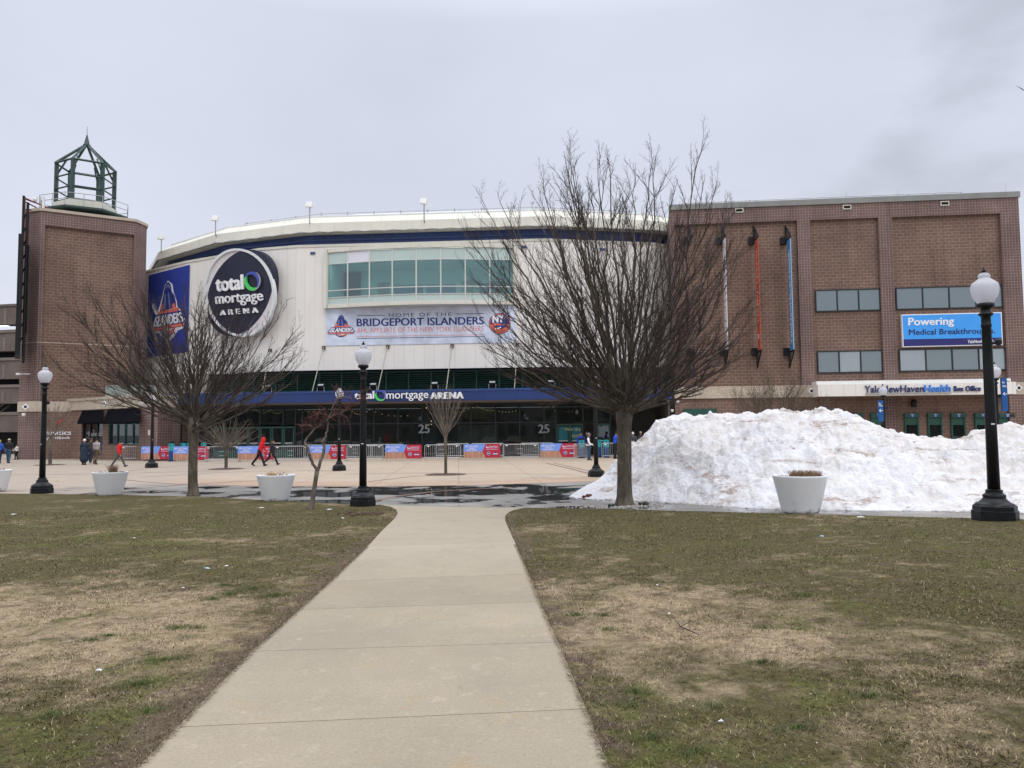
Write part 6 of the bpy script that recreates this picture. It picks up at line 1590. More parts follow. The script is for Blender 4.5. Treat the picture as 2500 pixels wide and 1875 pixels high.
# crooked young tree with red twigs at the lawn edge
CT = 19.4
def ct(u, v, dy=0): return at(u, v, CT + dy)
b0_ = ct(757, 1241); b0_.z = tz(b0_.x, b0_.y)
r = thing('crooked_tree', 'crooked young tree with a twin trunk and dark red twigs at the lawn edge', 'tree', tuple(b0_))
def rel(L_): return [p - b0_ for p in L_]
M['barkc'] = bark('lumpy_grey_bark', (.085, .070, .058), (.21, .175, .15), 14)
tr_ = rel([ct(756, 1246), ct(758, 1240), ct(762, 1228), ct(765, 1210), ct(768, 1190), ct(771, 1168), ct(774, 1150)])
trunk_mesh([tuple(p) for p in tr_], [.10, .085, .066, .058, .056, .055, .060], 3, 12).build('trunk', M['barkc'], r, smooth=True)
bigc = MB(); T = Tree(55)
def limb(px, r0, r1, kids=True, dy=0):
    pts = rel([ct(u, v, dy * i / (len(px) - 1)) for i, (u, v) in enumerate(px)]); n = len(pts) - 1
    fine = []
    for i in range(n):
        for k in range(3): fine.append(pts[i].lerp(pts[i + 1], k / 3) + Vector((T.r.gauss(0, .006), T.r.gauss(0, .02), T.r.gauss(0, .006))))
    fine.append(pts[-1]); rads = [r0 + (r1 - r0) * i / (len(fine) - 1) for i in range(len(fine))]
    bigc.tube(fine, rads, 8); return fine, rads
limb([(774, 1150), (765, 1132), (757, 1114), (752, 1098), (747, 1085)], .040, .034, dy=-.2)
l1 = limb([(746, 1088), (744, 1079), (756, 1063), (768, 1048), (784, 1035), (800, 1022), (820, 1013), (838, 1005)], .030, .010, dy=.3)
limb([(774, 1150), (781, 1132), (787, 1112), (792, 1098), (790, 1085), (786, 1078)], .042, .034, dy=.2)
limb([(788, 1080), (794, 1068), (796, 1058), (800, 1040), (802, 1022)], .030, .018, dy=.1)
l2 = limb([(801, 1024), (808, 1005), (818, 985), (826, 973), (838, 969), (858, 972), (880, 971), (900, 978)], .018, .007, dy=-.2)
l3 = limb([(800, 1026), (812, 1014), (830, 1010), (846, 1018), (855, 1040)], .014, .006, dy=.4)
l4 = limb([(770, 1046), (760, 1040), (748, 1036), (734, 1040)], .012, .005, dy=-.3)
l5 = limb([(826, 973), (824, 960), (822, 945)], .010, .005); l6 = limb([(803, 1018), (790, 1010), (772, 1012), (752, 1022)], .012, .005, dy=.3)
l7 = limb([(870, 970), (886, 955), (905, 945)], .007, .003); l8 = limb([(838, 1005), (852, 998), (856, 985)], .009, .004, dy=-.2)
bigc.build('limbs', M['barkc'], r, smooth=True)
PC_ = dict(n=[0, 4, 3], wob=[0, .16, .2], up=[0, .0, .0], tip=[0, .5, .6], side=[0, 3, 3], kids=[14, 5], len=[.42, .16], rad=[.006, .0035], ang=[(35, 85), (30, 75)], lift=.1); PC_['from'] = [.05, .1]
for (pts, rads), k_ in ((l1, 16), (l2, 17), (l3, 20), (l4, 20), (l5, 14), (l6, 26), (l7, 8), (l8, 16)):
    PC_['kids'] = [int(k_ * 1.5), 7]; n_ = len(pts); T.spawn(pts[n_ // 3:] if pts is l1[0] or pts is l2[0] else pts, rads[n_ // 3:] if pts is l1[0] or pts is l2[0] else rads, 1.0, 0, PC_)
T.build('twigs', mat('dark_red_twigs', (.105, .032, .029), .8, .4, 5), r)
# trees standing outside the frame whose twigs reach in
PO = dict(PSM); PO.update(maxth=60, limb=.03, kids=[10, 6])
vase_tree('bare_tree', 'bare tree mostly outside the left edge, twigs crossing the garage', (-35.6, 49.5, 0), [(0, 0, -.05), (0, 0, 1), (0, 0, 2.2)], [.16, .12, .14], 30, interp([(0, 4.0), (60, 3.6)]), 61, PO)
tw = at(2489, 213, 14); r = thing('bare_tree', 'bare tree outside the right edge, one twig tip showing in the sky', 'tree', (12.6, 14.5, tz(12.6, 14.5)))
trunk_mesh([(0, 0, -.1), (0, 0, 1), (.05, 0, 3), (.1, 0, 6), (.1, 0, 9.5)], [.28, .2, .17, .13, .05], 4, 12).build('trunk', M['bark'], r, smooth=True)
T = Tree(8); base_ = Vector(r.location)
q = tw - base_; st = Vector((.1, 0, 7.2)); pts = [st.lerp(q, k / 9) + Vector((0, 0, -.35 * math.sin(math.pi * k / 9))) for k in range(10)]
T.seg(pts, [.05 * (1 - k / 9.6) for k in range(10)], 5); q2 = at(2481, 209, 14) - base_; T.seg([pts[-2], q2], [.008, .003]); T.seg([pts[-1], at(2497, 220, 14) - base_], [.006, .003])
for k in range(9):
    a_ = k * 2.4 + 1; d = Vector((abs(math.cos(a_)) + .3, math.sin(a_), .9)); T.grow(Vector((.1, 0, 3.5 + k * .65)), d, 2.4, .035, 1, dict(PBIG))
T.build('limbs', M['twig'], r)

# debris at the foot of the big tree
mb = MB(); rr = random.Random(3)
for k in range(420):
    a_ = rr.uniform(0, 6.28); d_ = abs(rr.gauss(0, .55)) + .15; x_, y_ = bl_.x + 1.5 * d_ * math.cos(a_), bl_.y + .8 * d_ * math.sin(a_) - .1
    lump(mb, (x_, y_, tz(x_, y_) + .008), rr.uniform(.008, .028), k)
tag(mb.build('pale_gravel', mat('pale_gravel', (.42, .40, .37), .9, .4, 30)), 'pale gravel strewn round the foot of the big tree', 'gravel', kind='stuff')
for dx, dy, s_, lab in ((.42, -.05, .12, 'crumpled black plastic bag right of the big tree foot'), (-.34, -.08, .09, 'small crumpled black bag left of the big tree foot')):
    mb = MB(); 
    for k in range(7): lump(mb, (rr.gauss(0, s_ * .6), rr.gauss(0, s_ * .4), s_ * .35), s_ * rr.uniform(.3, .6), k, .8)
    o = mb.build('plastic_bag', mat('black_plastic', (.012, .012, .014), .35, .2, 9)); o.location = (bl_.x + dx, bl_.y - .15 + dy, tz(bl_.x + dx, bl_.y) + .005); tag(o, lab, 'bag')
p = ground(1438, 1216); mb = MB(); lump(mb, (0, 0, .06), .10, 5, .6); lump(mb, (-.14, 0, .04), .06, 8, .6); o = mb.build('brown_clod', mat('brown_clod', (.14, .05, .03), .95, .4, 9)); o.location = p; tag(o, 'brown clod of earth at the left foot of the snow pile', 'clod')

# ------------------------------------------------------------------ crowd barriers
def make_barrier(cover):
    r = thing('crowd_barrier', 'x', 'barrier'); Wd, H0, H1 = 2.46, .16, 1.04; rc = .13
    def rrect():
        P = []
        for cx, cz, a_ in ((Wd / 2 - rc, H1 - rc, 0), (-Wd / 2 + rc, H1 - rc, 90), (-Wd / 2 + .03, H0 + .03, 180), (Wd / 2 - .03, H0 + .03, 270)):
            rad = rc if cz > .5 else .03
            for k in range(5): t_ = R(a_ + 22.5 * k); P.append((cx + rad * math.cos(t_), 0, cz + rad * math.sin(t_)))
        return P + [P[0]]
    b = MB(); b.tube(rrect(), .021, 6); b.build('frame', M['silver'], r)
    b = MB(); n = 18
    for k in range(1, n): x_ = -Wd / 2 + Wd * k / n; b.tube([(x_, 0, H0), (x_, 0, H1)], .0095, 4)
    b.tube([(-.28, .0, .42), (.1, .0, .42)], .010, 4); b.tube([(-.28, 0, .72), (.1, 0, .72)], .010, 4)
    b.build('bars', M['silver'], r)
    for x_ in (-Wd / 2 + .03, Wd / 2 - .03):
        b = MB(); b.tube([(x_, 0, H0), (x_, 0, .03)], .018, 5); b.tube([(x_, -.30, .012), (x_, -.22, .03), (x_, 0, .06), (x_, .22, .03), (x_, .30, .012)], .016, 5); b.build('foot', M['silver'], r)
    b = MB(); b.box((-Wd / 2 + .25, -.025, H1 - .085), (.14, .012, .07)); b.box((Wd / 2 - .25, -.025, H1 - .085), (.14, .012, .07)); b.build('tag_plate', M['white'], r)
    if cover:
        P = Plane((-Wd / 2 - .03, -.03), (Wd / 2 + .03, -.03)); Lc = P.L; z0, z1 = .13, 1.075; ho = .56; rc2 = .12
        tip = .51 * Lc; sh = .60 * Lc
        def rnd(cx, cz, a_, rad): return [(cx + rad * math.cos(R(a_ + 30 * k)), cz + rad * math.sin(R(a_ + 30 * k))) for k in range(4)]
        zm = z0 + .47 * (z1 - z0) * .98
        # sky-blue field, plank field, red arrow field; each is cloth a few mm thick
        b = MB(); b.pprism(P, [(0, zm), (tip, zm), (sh + .04, z1), *[p for p in rnd(rc2, z1 - rc2, 90, rc2)]], -.006, .004)
        cv = b.build('cover', M['sky_print'], r)
        b = MB(); b.pprism(P, [(.02, z0), (sh - .02, z0), (tip, zm), (0, zm)], -.006, .004); b.build('plank_print', M['plank'], cv)
        b = MB(); b.pprism(P, [(sh, z0 - .01), (Lc - .01, z0 - .01), (Lc, z1 - rc2), *rnd(Lc - rc2, z1 - rc2, 0, rc2)[1:], (sh, z1), (tip + .01, zm)], .005, .013); b.build('red_panel', M['red'], cv)
        b = MB()
        for s_, x0, x1, y0, y1, bd in (('PROTECTING', .10, 1.0, .86, .97, .03), ('WHAT', .36, .78, .735, .83, .03), ('MATTERS', .20, .90, .61, .71, .03)):
            text_quad(b, s_, P, [(x0, y0), (x1, y0), (x1, y1), (x0, y1)], .005, .009, bold=bd)
        b.build('cover_lettering', M['palelet'], cv)
        b = MB()
        text_quad(b, 'Superior', P, [(1.76, .865), (2.36, .865), (2.36, .95), (1.76, .95)], .014, .018, bold=.03)
        text_quad(b, 'FENCE & RAIL', P, [(1.76, .80), (2.36, .80), (2.36, .85), (1.76, .85)], .014, .018, bold=.03)
        b.pprism(P, [(1.54, .80), (1.74, .80), (1.74, .86), (1.66, .86), (1.66, .84), (1.60, .84), (1.58, .94), (1.54, .94)], .014, .018)
        b.pprism(P, [(1.54, .70), (2.35, .70), (2.35, .725), (1.54, .725)], .014, .018)
        b.build('panel_lettering', M['palelet'], cv)
        b = MB(); b.pprism(P, [(1.72 + .125 * math.cos(k * .4488), .42 + .125 * math.sin(k * .4488)) for k in range(14)], .014, .017, 0); b.pprism(P, [(1.72 + .105 * math.cos(k * .4488), .42 + .105 * math.sin(k * .4488)) for k in range(14)], .018, .02, 1); b.pprism(P, [(1.64, .40), (1.78, .40), (1.80, .44), (1.66, .45)], .021, .023, 0)
        b.pprism(P, [(2.05, .38), (2.30, .38), (2.18, .56)], .014, .017, 1); b.pprism(P, [(1.99, .36), (2.03, .43), (2.31, .43), (2.36, .36)], .018, .021, 0); b.pprism(P, [(2.10, .355), (2.26, .355), (2.22, .30), (2.14, .30)], .014, .02, 1)
        b.build('emblems', [M['palelet'], M['lnavy']], cv)
    return r
M['palelet'] = mat('pale_lettering', (.70, .66, .86), .6, .08, 3)
m, t, b = new_mat('plank_print'); co = nd(t, 'ShaderNodeTexCoord').outputs['Object']; mp_ = nd(t, 'ShaderNodeMapping'); mp_.inputs['Scale'].default_value = (9, 1, .6); t.links.new(co, mp_.inputs[0])
n1 = tex_noise(t, mp_.outputs[0], 1.6, 4, .7); t.links.new(mixc(t, mrange(t, n1, .35, .65, 0, 1), (.30, .14, .09), (.58, .32, .22)), b.inputs['Base Color']); b.inputs['Roughness'].default_value = .7; M['plank'] = m
plain0 = make_barrier(False); cover0 = make_barrier(True); used = {0: False, 1: False}
def put_barrier(cover, u, v, Y, lab, rz=0.0, grp=None):
    p = at(u, v, Y); loc = (p.x, p.y, tz(p.x, p.y)); src = cover0 if cover else plain0
    if not used[cover]: o = src; used[cover] = True; o.location = loc; o.rotation_euler = (0, 0, rz)
    else: o = dup(src, loc, rz)
    o['label'] = lab; o['group'] = grp or ('barriers with printed covers' if cover else 'bare steel crowd barriers')
    return o
YB = 53.2
put_barrier(1, 385, 1115, 56.0, 'printed barrier left of the tall teal pedestal, behind a lamp post', -.10)
put_barrier(1, 466, 1118, 54.2, 'printed barrier behind the trunk of the spreading bare tree', -.03)
put_barrier(0, 544, 1118, YB + .3, 'bare steel barrier behind the low rounded bare tree')
put_barrier(1, 625, 1118, YB + .1, 'printed barrier behind the walking pair')
put_barrier(0, 712, 1118, YB, 'bare steel barrier left of the crooked tree fork')
put_barrier(1, 800.5, 1118, YB, 'printed barrier behind the crooked tree and a lamp post')
put_barrier(0, 891, 1118, YB, 'bare steel barrier behind the near lamp post on the left')
put_barrier(1, 985, 1118, YB, 'printed barrier just left of the slim bare tree')
put_barrier(0, 1080.5, 1118, YB, 'bare steel barrier behind the trunk of the slim bare tree')
put_barrier(1, 1177, 1118, YB, 'printed barrier just right of the slim bare tree')
put_barrier(0, 1272, 1118, YB, 'bare steel barrier between the two rightmost printed barriers')
put_barrier(1, 1364, 1118, YB, 'printed barrier farthest right, beside the man in the vest')
put_barrier(0, 1418, 1118, 53.6, 'steel barrier seen nearly end-on beside the man in the vest', 1.1)
put_barrier(0, 1508, 1118, 54.4, 'steel barrier by the big tree trunk in front of the blue jacket', .35)
put_barrier(0, 335, 1118, 57.8, 'steel barrier against the brick pier left of the printed ones', .12)
for k, (u, lab) in enumerate(((782, 'steel barrier in the back row behind the crooked tree'), (868, 'steel barrier in the back row left of the near lamp'), (945, 'steel barrier in the back row behind a printed cover'), (1105, 'steel barrier in the back row behind the slim tree'), (1190, 'steel barrier in the back row below the pale board'), (1312, 'steel barrier in the back row below the jersey number'))):
    put_barrier(0, u, 1118, 57.3, lab, .02 * k - .05, 'back row of steel barriers by the glass')
# ticket pedestals
ped0 = None
def pedestal(u, v, Y, lab):
    global ped0
    p = at(u, v, Y); loc = (p.x, p.y, 0)
    if ped0 is None:
        r = thing('ticket_pedestal', lab, 'pedestal', loc, group='teal ticket scanning pedestals')
        b = MB(); b.lathe([(.26, 0), (.26, .05), (.20, .06)], n=16); b.build('foot', M['black'], r)
        b = MB(); b.lathe([(.20, .06), (.205, .75)], n=16, cap=False); b.build('lower_body', M['teald'], r, smooth=True)
        b = MB(); b.lathe([(.205, .75), (.205, 1.28)], n=16, cap=False); b.build('upper_body', M['teal'], r, smooth=True)
        b = MB(); b.lathe([(.215, 1.28), (.22, 1.30), (.22, 1.36), (.12, 1.40)], n=16); b.box((.1, -.1, 1.40), (.16, .1, .08)); b.build('cap', M['black'], r)
        b = MB(); b.lathe([(.045, -.02), (.045, .02)], (0, 0, 0), 10)
        b.v = [(x_, -.20 - z_, 1.15 + y_) for x_, y_, z_ in b.v]; b.build('scanner', M['black'], r)
        ped0 = r; return
    dup(ped0, loc, 0, lab)
for a_ in ((419, 1100, 55.3, 'teal pedestal standing open right of the leftmost printed barrier'), (447, 1100, 57.5, 'teal pedestal behind the printed barrier, left of the trunk'), (459, 1100, 57.8, 'teal pedestal half hidden by the spreading tree trunk'), (497, 1100, 57.5, 'teal pedestal right of the spreading tree trunk'), (1420, 1100, 54.9, 'teal pedestal in front of the person in blue by the doors'), (1463, 1100, 55.4, 'teal pedestal hidden behind the lamp post by the doors'), (1480, 1100, 54.9, 'teal pedestal left of the person in the bright blue jacket')): pedestal(*a_)
# litter and sticks
def scrap(u, v, s_, lab, col=(.75, .76, .78), name='litter_scrap', cat='litter'):
    s_ *= .62 if v < 1300 else .42; p = ground(u, v, .03); rr = random.Random(int(u)); b = MB(); n = 7
    vs = [(s_ * (1 + .5 * rr.random()) * math.cos(6.28 * k / n) * 1.4, s_ * (.5 + .5 * rr.random()) * math.sin(6.28 * k / n), .008 + .02 * rr.random() * s_ / .05) for k in range(n)] + [(0, 0, .02 + .25 * s_)]
    b.add(vs, [(k, (k + 1) % n, n) for k in range(n)] + [tuple(reversed(range(n)))])
    o = b.build(name, mat('scrap_paper', col, .6, .1, 20)); o.location = (p.x, p.y, tz(p.x, p.y) + .028); tag(o, lab, cat, 'bits of litter on the ground')
scrap(506, 1389, .05, 'pale blue crumpled litter on the dry grass left of the path', (.45, .62, .72)); scrap(553, 1383.5, .045, 'white flat litter just right of the pale blue scrap')
scrap(638, 1241, .07, 'white litter on the grass below the planter with dry leaves'); scrap(804, 1245, .07, 'white litter on the grass right of the crooked tree')
scrap(34, 1257, .07, 'white strip of litter near the left edge of the lawn'); scrap(2006, 1310.5, .05, 'pale blue litter on the lawn below the right planter', (.30, .62, .75))
scrap(1605, 1430, .022, 'tiny white scrap on the dry grass right of the path'); scrap(1634, 1500, .02, 'tiny white scrap at the end of the fallen twig'); scrap(1761, 1764, .022, 'tiny white scrap on the green lawn at the bottom right')
scrap(447, 1437, .03, 'pinkish scrap on the dry patch left of the path', (.7, .6, .55)); scrap(242, 1639, .035, 'white curled scrap in the lower left lawn'); scrap(2101, 1264, .07, 'white litter at the lawn edge right of the near planter')
scrap(142, 1174, .16, 'yellow litter lying on the plaza near the left street lamp', (.75, .72, .15)); scrap(836, 1266, .04, 'white scrap beside the bare earth by the path corner'); scrap(327, 1315, .05, 'pale strip of litter in the middle of the left lawn')
T = Tree(12); P_ = [ground(u, v, .05) for u, v in ((1648, 1513), (1662, 1530), (1680, 1538), (1708, 1550))]
c0_ = P_[0].copy(); P_ = [p - c0_ for p in P_]
T.seg(P_, [.003, .006, .005, .003], 5); T.seg([P_[1], P_[1] + Vector((.12, .10, .03))], [.005, .002])
me = bpy.data.meshes.new('fallen_twig'); me.from_pydata([tuple(v) for v in T.v], [], T.f); me.materials.append(M['twig']); o = bpy.data.objects.new('fallen_twig', me); COL.objects.link(o); o.location = c0_; tag(o, 'dark curved twig lying on the dry grass right of the path', 'twig')
mb = MB(); rr = random.Random(6); c = ground(925, 1257)    # scuffed clods by the path corner
for k in range(60):
    x_, y_ = c.x - .25 + rr.gauss(0, .32), c.y - .05 + rr.gauss(0, .18)
    if x_ > c.x + .15: continue
    lump(mb, (x_, y_, tz(x_, y_) + .03), rr.uniform(.02, .07), k, .6)
tag(mb.build('earth_clods', mat('turned_earth', (.075, .045, .033), .95, .4, 15)), 'turned brown earth on the lawn corner by the path', 'earth', kind='stuff')

# ------------------------------------------------------------------ grass blades on the near lawn
def in_poly(px, py, poly):
    c = np.zeros(len(px), bool); n = len(poly)
    for i in range(n):
        x1, y1 = poly[i]; x2, y2 = poly[i - 1]
        m_ = ((y1 > py) != (y2 > py)); xs = (x2 - x1) * (py - y1) / ((y2 - y1) + 1e-12) + x1
        c ^= m_ & (px < xs)
    return c
def blades(poly, N, seed, lab, x0, x1):
    rg = np.random.default_rng(seed)
    y = 2.4 + 17 * rg.random(N) ** 1.9; hw = .72 * y + .4
    x = (rg.random(N) * 2 - 1) * hw; k = in_poly(x, y, poly); x, y = x[k], y[k]; N = len(x)
    lat = np.where(x > 0, .0275 * np.minimum(x, 9), .008 * np.maximum(x, -12)); a_ = .35 - .0165 * y + lat; z = .5 * (a_ + np.sqrt(a_ * a_ + .0015)) + .018
    ang = rg.random(N) * 6.283; ln = (.016 + .026 * rg.random(N)) * (1 + .02 * y); tilt = rg.uniform(.10, .9, N) ** 1.3; wd = .0016 * (1 + .11 * y)
    dx, dy, dz = np.cos(ang) * np.cos(tilt), np.sin(ang) * np.cos(tilt), np.sin(tilt); sx_, sy_ = -np.sin(ang) * wd, np.cos(ang) * wd
    V = np.empty((N, 5, 3), np.float32); bend = rg.uniform(-.3, .3, N)
    mx_, my_, mz_ = x + dx * ln * .5, y + dy * ln * .5, z + dz * ln * .62
    ex, ey, ez = x + dx * ln - sx_ / wd * bend * ln * .4, y + dy * ln - sy_ / wd * bend * ln * .4, z + dz * ln * .85
    V[:, 0] = np.stack([x - sx_, y - sy_, z], 1); V[:, 1] = np.stack([x + sx_, y + sy_, z], 1); V[:, 2] = np.stack([mx_ - sx_ * .8, my_ - sy_ * .8, mz_], 1); V[:, 3] = np.stack([mx_ + sx_ * .8, my_ + sy_ * .8, mz_], 1); V[:, 4] = np.stack([ex, ey, ez], 1)
    me = bpy.data.meshes.new('grass'); me.vertices.add(N * 5); me.vertices.foreach_set('co', V.reshape(-1))
    base = (np.arange(N) * 5)[:, None]; loops = np.concatenate([base + np.array([0, 1, 3, 2]), base + np.array([2, 3, 4])], 1).reshape(-1).astype(np.int32)
    me.loops.add(N * 7); me.loops.foreach_set('vertex_index', loops); me.polygons.add(N * 2)
    ls = (np.arange(N)[:, None] * 7 + np.array([0, 4])).reshape(-1).astype(np.int32); me.polygons.foreach_set('loop_start', ls)
    me.update(calc_edges=True); me.materials.append(M['blade']); o = bpy.data.objects.new('grass', me); COL.objects.link(o); tag(o, lab, 'grass', kind='stuff')
blades(LAWN_L, 420000, 1, 'short dry winter grass on the lawn left of the path', -20, 0)
blades(LAWN_R, 420000, 2, 'short olive winter grass on the lawn right of the path', 0, 20)
def edge_fringe(P, side, N, seed, lab):
    rg = np.random.default_rng(seed); ys = rg.random(N) ** 1.5 * 9.5 + 2.6
    Py = np.array([p[1] for p in P])[::-1]; Px = np.array([p[0] for p in P])[::-1]
    x = np.interp(ys, Py, Px) + side * (np.abs(rg.normal(0, .022, N)) - .012); T_ = Tree(seed)
    for xx, yy in zip(x, ys):
        q = Vector((xx, yy, tz(xx, yy) + .03)); a_ = T_.r.uniform(0, 6.28); ln = T_.r.uniform(.012, .045)
        e_ = q + Vector((math.cos(a_) - side * .5, math.sin(a_), T_.r.uniform(.15, .7))) * ln; wd = .0014 * (1 + .08 * yy); n_ = Vector((-math.sin(a_), math.cos(a_), 0)) * wd
        b0 = len(T_.v); T_.v += [q - n_, q + n_, e_]; T_.f.append((b0, b0 + 1, b0 + 2))
    me = bpy.data.meshes.new('grass'); me.from_pydata([tuple(v) for v in T_.v], [], T_.f); me.materials.append(M['blade']); o = bpy.data.objects.new('grass', me); COL.objects.link(o); tag(o, lab, 'grass', kind='stuff')
edge_fringe(LEFT_PATH, -1, 9000, 5, 'ragged grass fringe overhanging the left edge of the path'); edge_fringe(RIGHT_PATH, 1, 9000, 6, 'ragged grass fringe overhanging the right edge of the path')
def fallen(poly, N, seed, name, lab, m, s0, s1, yx=11):
    rg = random.Random(seed); mb = MB(); k = 0
    while k < N:
        y = 2.6 + yx * rg.random() ** 1.4; x = rg.uniform(-1, 1) * .72 * y
        if not in_poly(np.array([x]), np.array([y]), poly)[0]: continue
        k += 1; s_ = rg.uniform(s0, s1) * (1 + .03 * y); a_ = rg.uniform(0, 6.28); z = tz(x, y) + .035; c, d = math.cos(a_), math.sin(a_); h = s_ * rg.uniform(.1, .6)
        mb.add([(x - c * s_, y - d * s_, z), (x + d * s_ * .5, y - c * s_ * .5, z + h), (x + c * s_, y + d * s_, z + h * .3), (x - d * s_ * .5, y + c * s_ * .5, z + .002)], [(0, 1, 2, 3)])
    tag(mb.build(name, m), lab, 'leaves', kind='stuff')
mleaf = mat('brown_leaf_bits', (.10, .055, .035), .9, .4, 30); mpale = mat('pale_bits', (.46, .42, .36), .9, .3, 30)
fallen(LAWN_L, 420, 1, 'leaf_bits', 'brown leaf fragments scattered over the left lawn', mleaf, .006, .016); fallen(LAWN_R, 520, 2, 'leaf_bits', 'brown leaf fragments scattered over the right lawn', mleaf, .006, .016)
fallen(LAWN_L, 160, 3, 'pale_bits', 'pale dry fragments scattered over the left lawn', mpale, .004, .010); fallen(LAWN_R, 220, 4, 'pale_bits', 'pale dry fragments scattered over the right lawn', mpale, .004, .010)
def tufts(spots):
    T_ = Tree(90)
    for u, v, s_ in spots:
        c = ground(u, v, .02)
        for k in range(150):
            a_ = T_.r.uniform(0, 6.28); d_ = T_.r.gauss(0, .06) * s_; q = c + Vector((d_ * math.cos(a_) * 1.5, d_ * math.sin(a_), 0)); ln = T_.r.uniform(.015, .045) * s_
            e_ = q + Vector((math.cos(a_) * .6, math.sin(a_) * .6, .8)) * ln; T_.seg([q, q.lerp(e_, .6) + Vector((0, 0, .006)), e_], [.0016, .0013, .0004])
    me = bpy.data.meshes.new('green_tufts'); me.from_pydata([tuple(v) for v in T_.v], [], T_.f); me.materials.append(M['tuft']); o = bpy.data.objects.new('green_tufts', me); COL.objects.link(o); tag(o, 'scattered darker green tufts in the lawn', 'grass', kind='stuff')
M['tuft'] = mat('tuft_green', (.095, .125, .035), .8, .4, 6)
tufts([(1552, 1692, 1.2), (1735, 1730, 1.3), (1700, 1840, 1.2), (1595, 1805, 1.1), (1545, 1725, 1), (1408, 1503, .9), (1475, 1505, .9), (1480, 1540, 1), (1865, 1535, 1.1), (1960, 1455, 1), (350, 1670, 1), (118, 1750, 1.2), (228, 1565, .9), (265, 1555, .8), (330, 1675, 1), (370, 1615, 1.1), (400, 1613, 1), (545, 1430, .9), (620, 1438, .9), (560, 1452, 1.1), (520, 1465, 1), (675, 1455, 1), (360, 1738, 1), (480, 1535, 1), (430, 1535, 1.1), (1950, 1780, 1), (2130, 1700, 1), (1865, 1620, 1)])
# ------------------------------------------------------------------ people
def voxel_mesh(prims, vox):
    """closed overlapping shapes fused into one continuous skin; each face takes the colour of the nearest shape"""
    b = MB()
    def sphere(c, r, sc_=(1, 1, 1), n=10, rot=None):
        vs = []; fs = []
        for i in range(n + 1):
            th = math.pi * i / n
            for k in range(2 * n):
                ph = math.pi * k / n; q = Vector((math.sin(th) * math.cos(ph) * sc_[0], math.sin(th) * math.sin(ph) * sc_[1], math.cos(th) * sc_[2])) * r
                if rot: q = rot @ q
                vs.append(Vector(c) + q)
        m_ = 2 * n
        for i in range(n):
            for k in range(m_): fs.append((i * m_ + k, (i + 1) * m_ + k, (i + 1) * m_ + (k + 1) % m_, i * m_ + (k + 1) % m_))
        b.add(vs, fs)
    for pr in prims:
        if pr[0] == 'cap':
            _, p, r0, q, r1, mi = pr[:6]; p, q = Vector(p), Vector(q); n = 5
            for k in range(n + 1):
                sphere(p.lerp(q, k / n), r0 + (r1 - r0) * k / n, n=6)
            b.tube([p, q], [r0, r1], 12)
        else:
            _, c, sc_, mi = pr[:4]; sphere(c, 1, sc_, 10, pr[4] if len(pr) > 4 else None)
    me = bpy.data.meshes.new('tmp'); me.from_pydata(b.v, [], b.f); ob = bpy.data.objects.new('tmp', me); COL.objects.link(ob)
    m_ = ob.modifiers.new('r', 'REMESH'); m_.mode = 'VOXEL'; m_.voxel_size = vox; m_.use_smooth_shade = True
    s_ = ob.modifiers.new('s', 'SMOOTH'); s_.factor = .5; s_.iterations = 2
    dg = bpy.context.evaluated_depsgraph_get(); dg.update(); out = bpy.data.meshes.new_from_object(ob.evaluated_get(dg))
    bpy.data.objects.remove(ob); bpy.data.meshes.remove(me); return out
def assign(me, prims):
    cs = np.empty(len(me.polygons) * 3); me.polygons.foreach_get('center', cs); cs = cs.reshape(-1, 3)
    best = np.full(len(cs), 1e9); mi = np.zeros(len(cs), np.int32)
    for pr in prims:
        if pr[0] == 'cap':
            p, q = np.array(pr[1]), np.array(pr[3]); d = q - p; t_ = np.clip(((cs - p) @ d) / (d @ d + 1e-9), 0, 1); r_ = pr[2] + (pr[4] - pr[2]) * t_
            dist = np.abs(np.linalg.norm(cs - (p + t_[:, None] * d), axis=1) - r_); m_ = pr[5]
        else:
            c = np.array(pr[1]); sc_ = np.array(pr[2]); q = cs - c
            if len(pr) > 4: q = q @ np.array(pr[4])
            k = np.linalg.norm(q / sc_, axis=1); dist = np.abs(k - 1) * min(sc_); m_ = pr[3]
        k = dist < best; best[k] = dist[k]; mi[k] = m_
    me.polygons.foreach_set('material_index', mi); me.polygons.foreach_set('use_smooth', np.ones(len(mi), bool))
_cm = {}
def cloth(c):
    if c not in _cm: _cm[c] = mat('cloth', c, .85, .22, 7, bmp=.3)
    return _cm[c]
M['skin'] = mat('skin', (.42, .23, .155), .6, .08, 4)
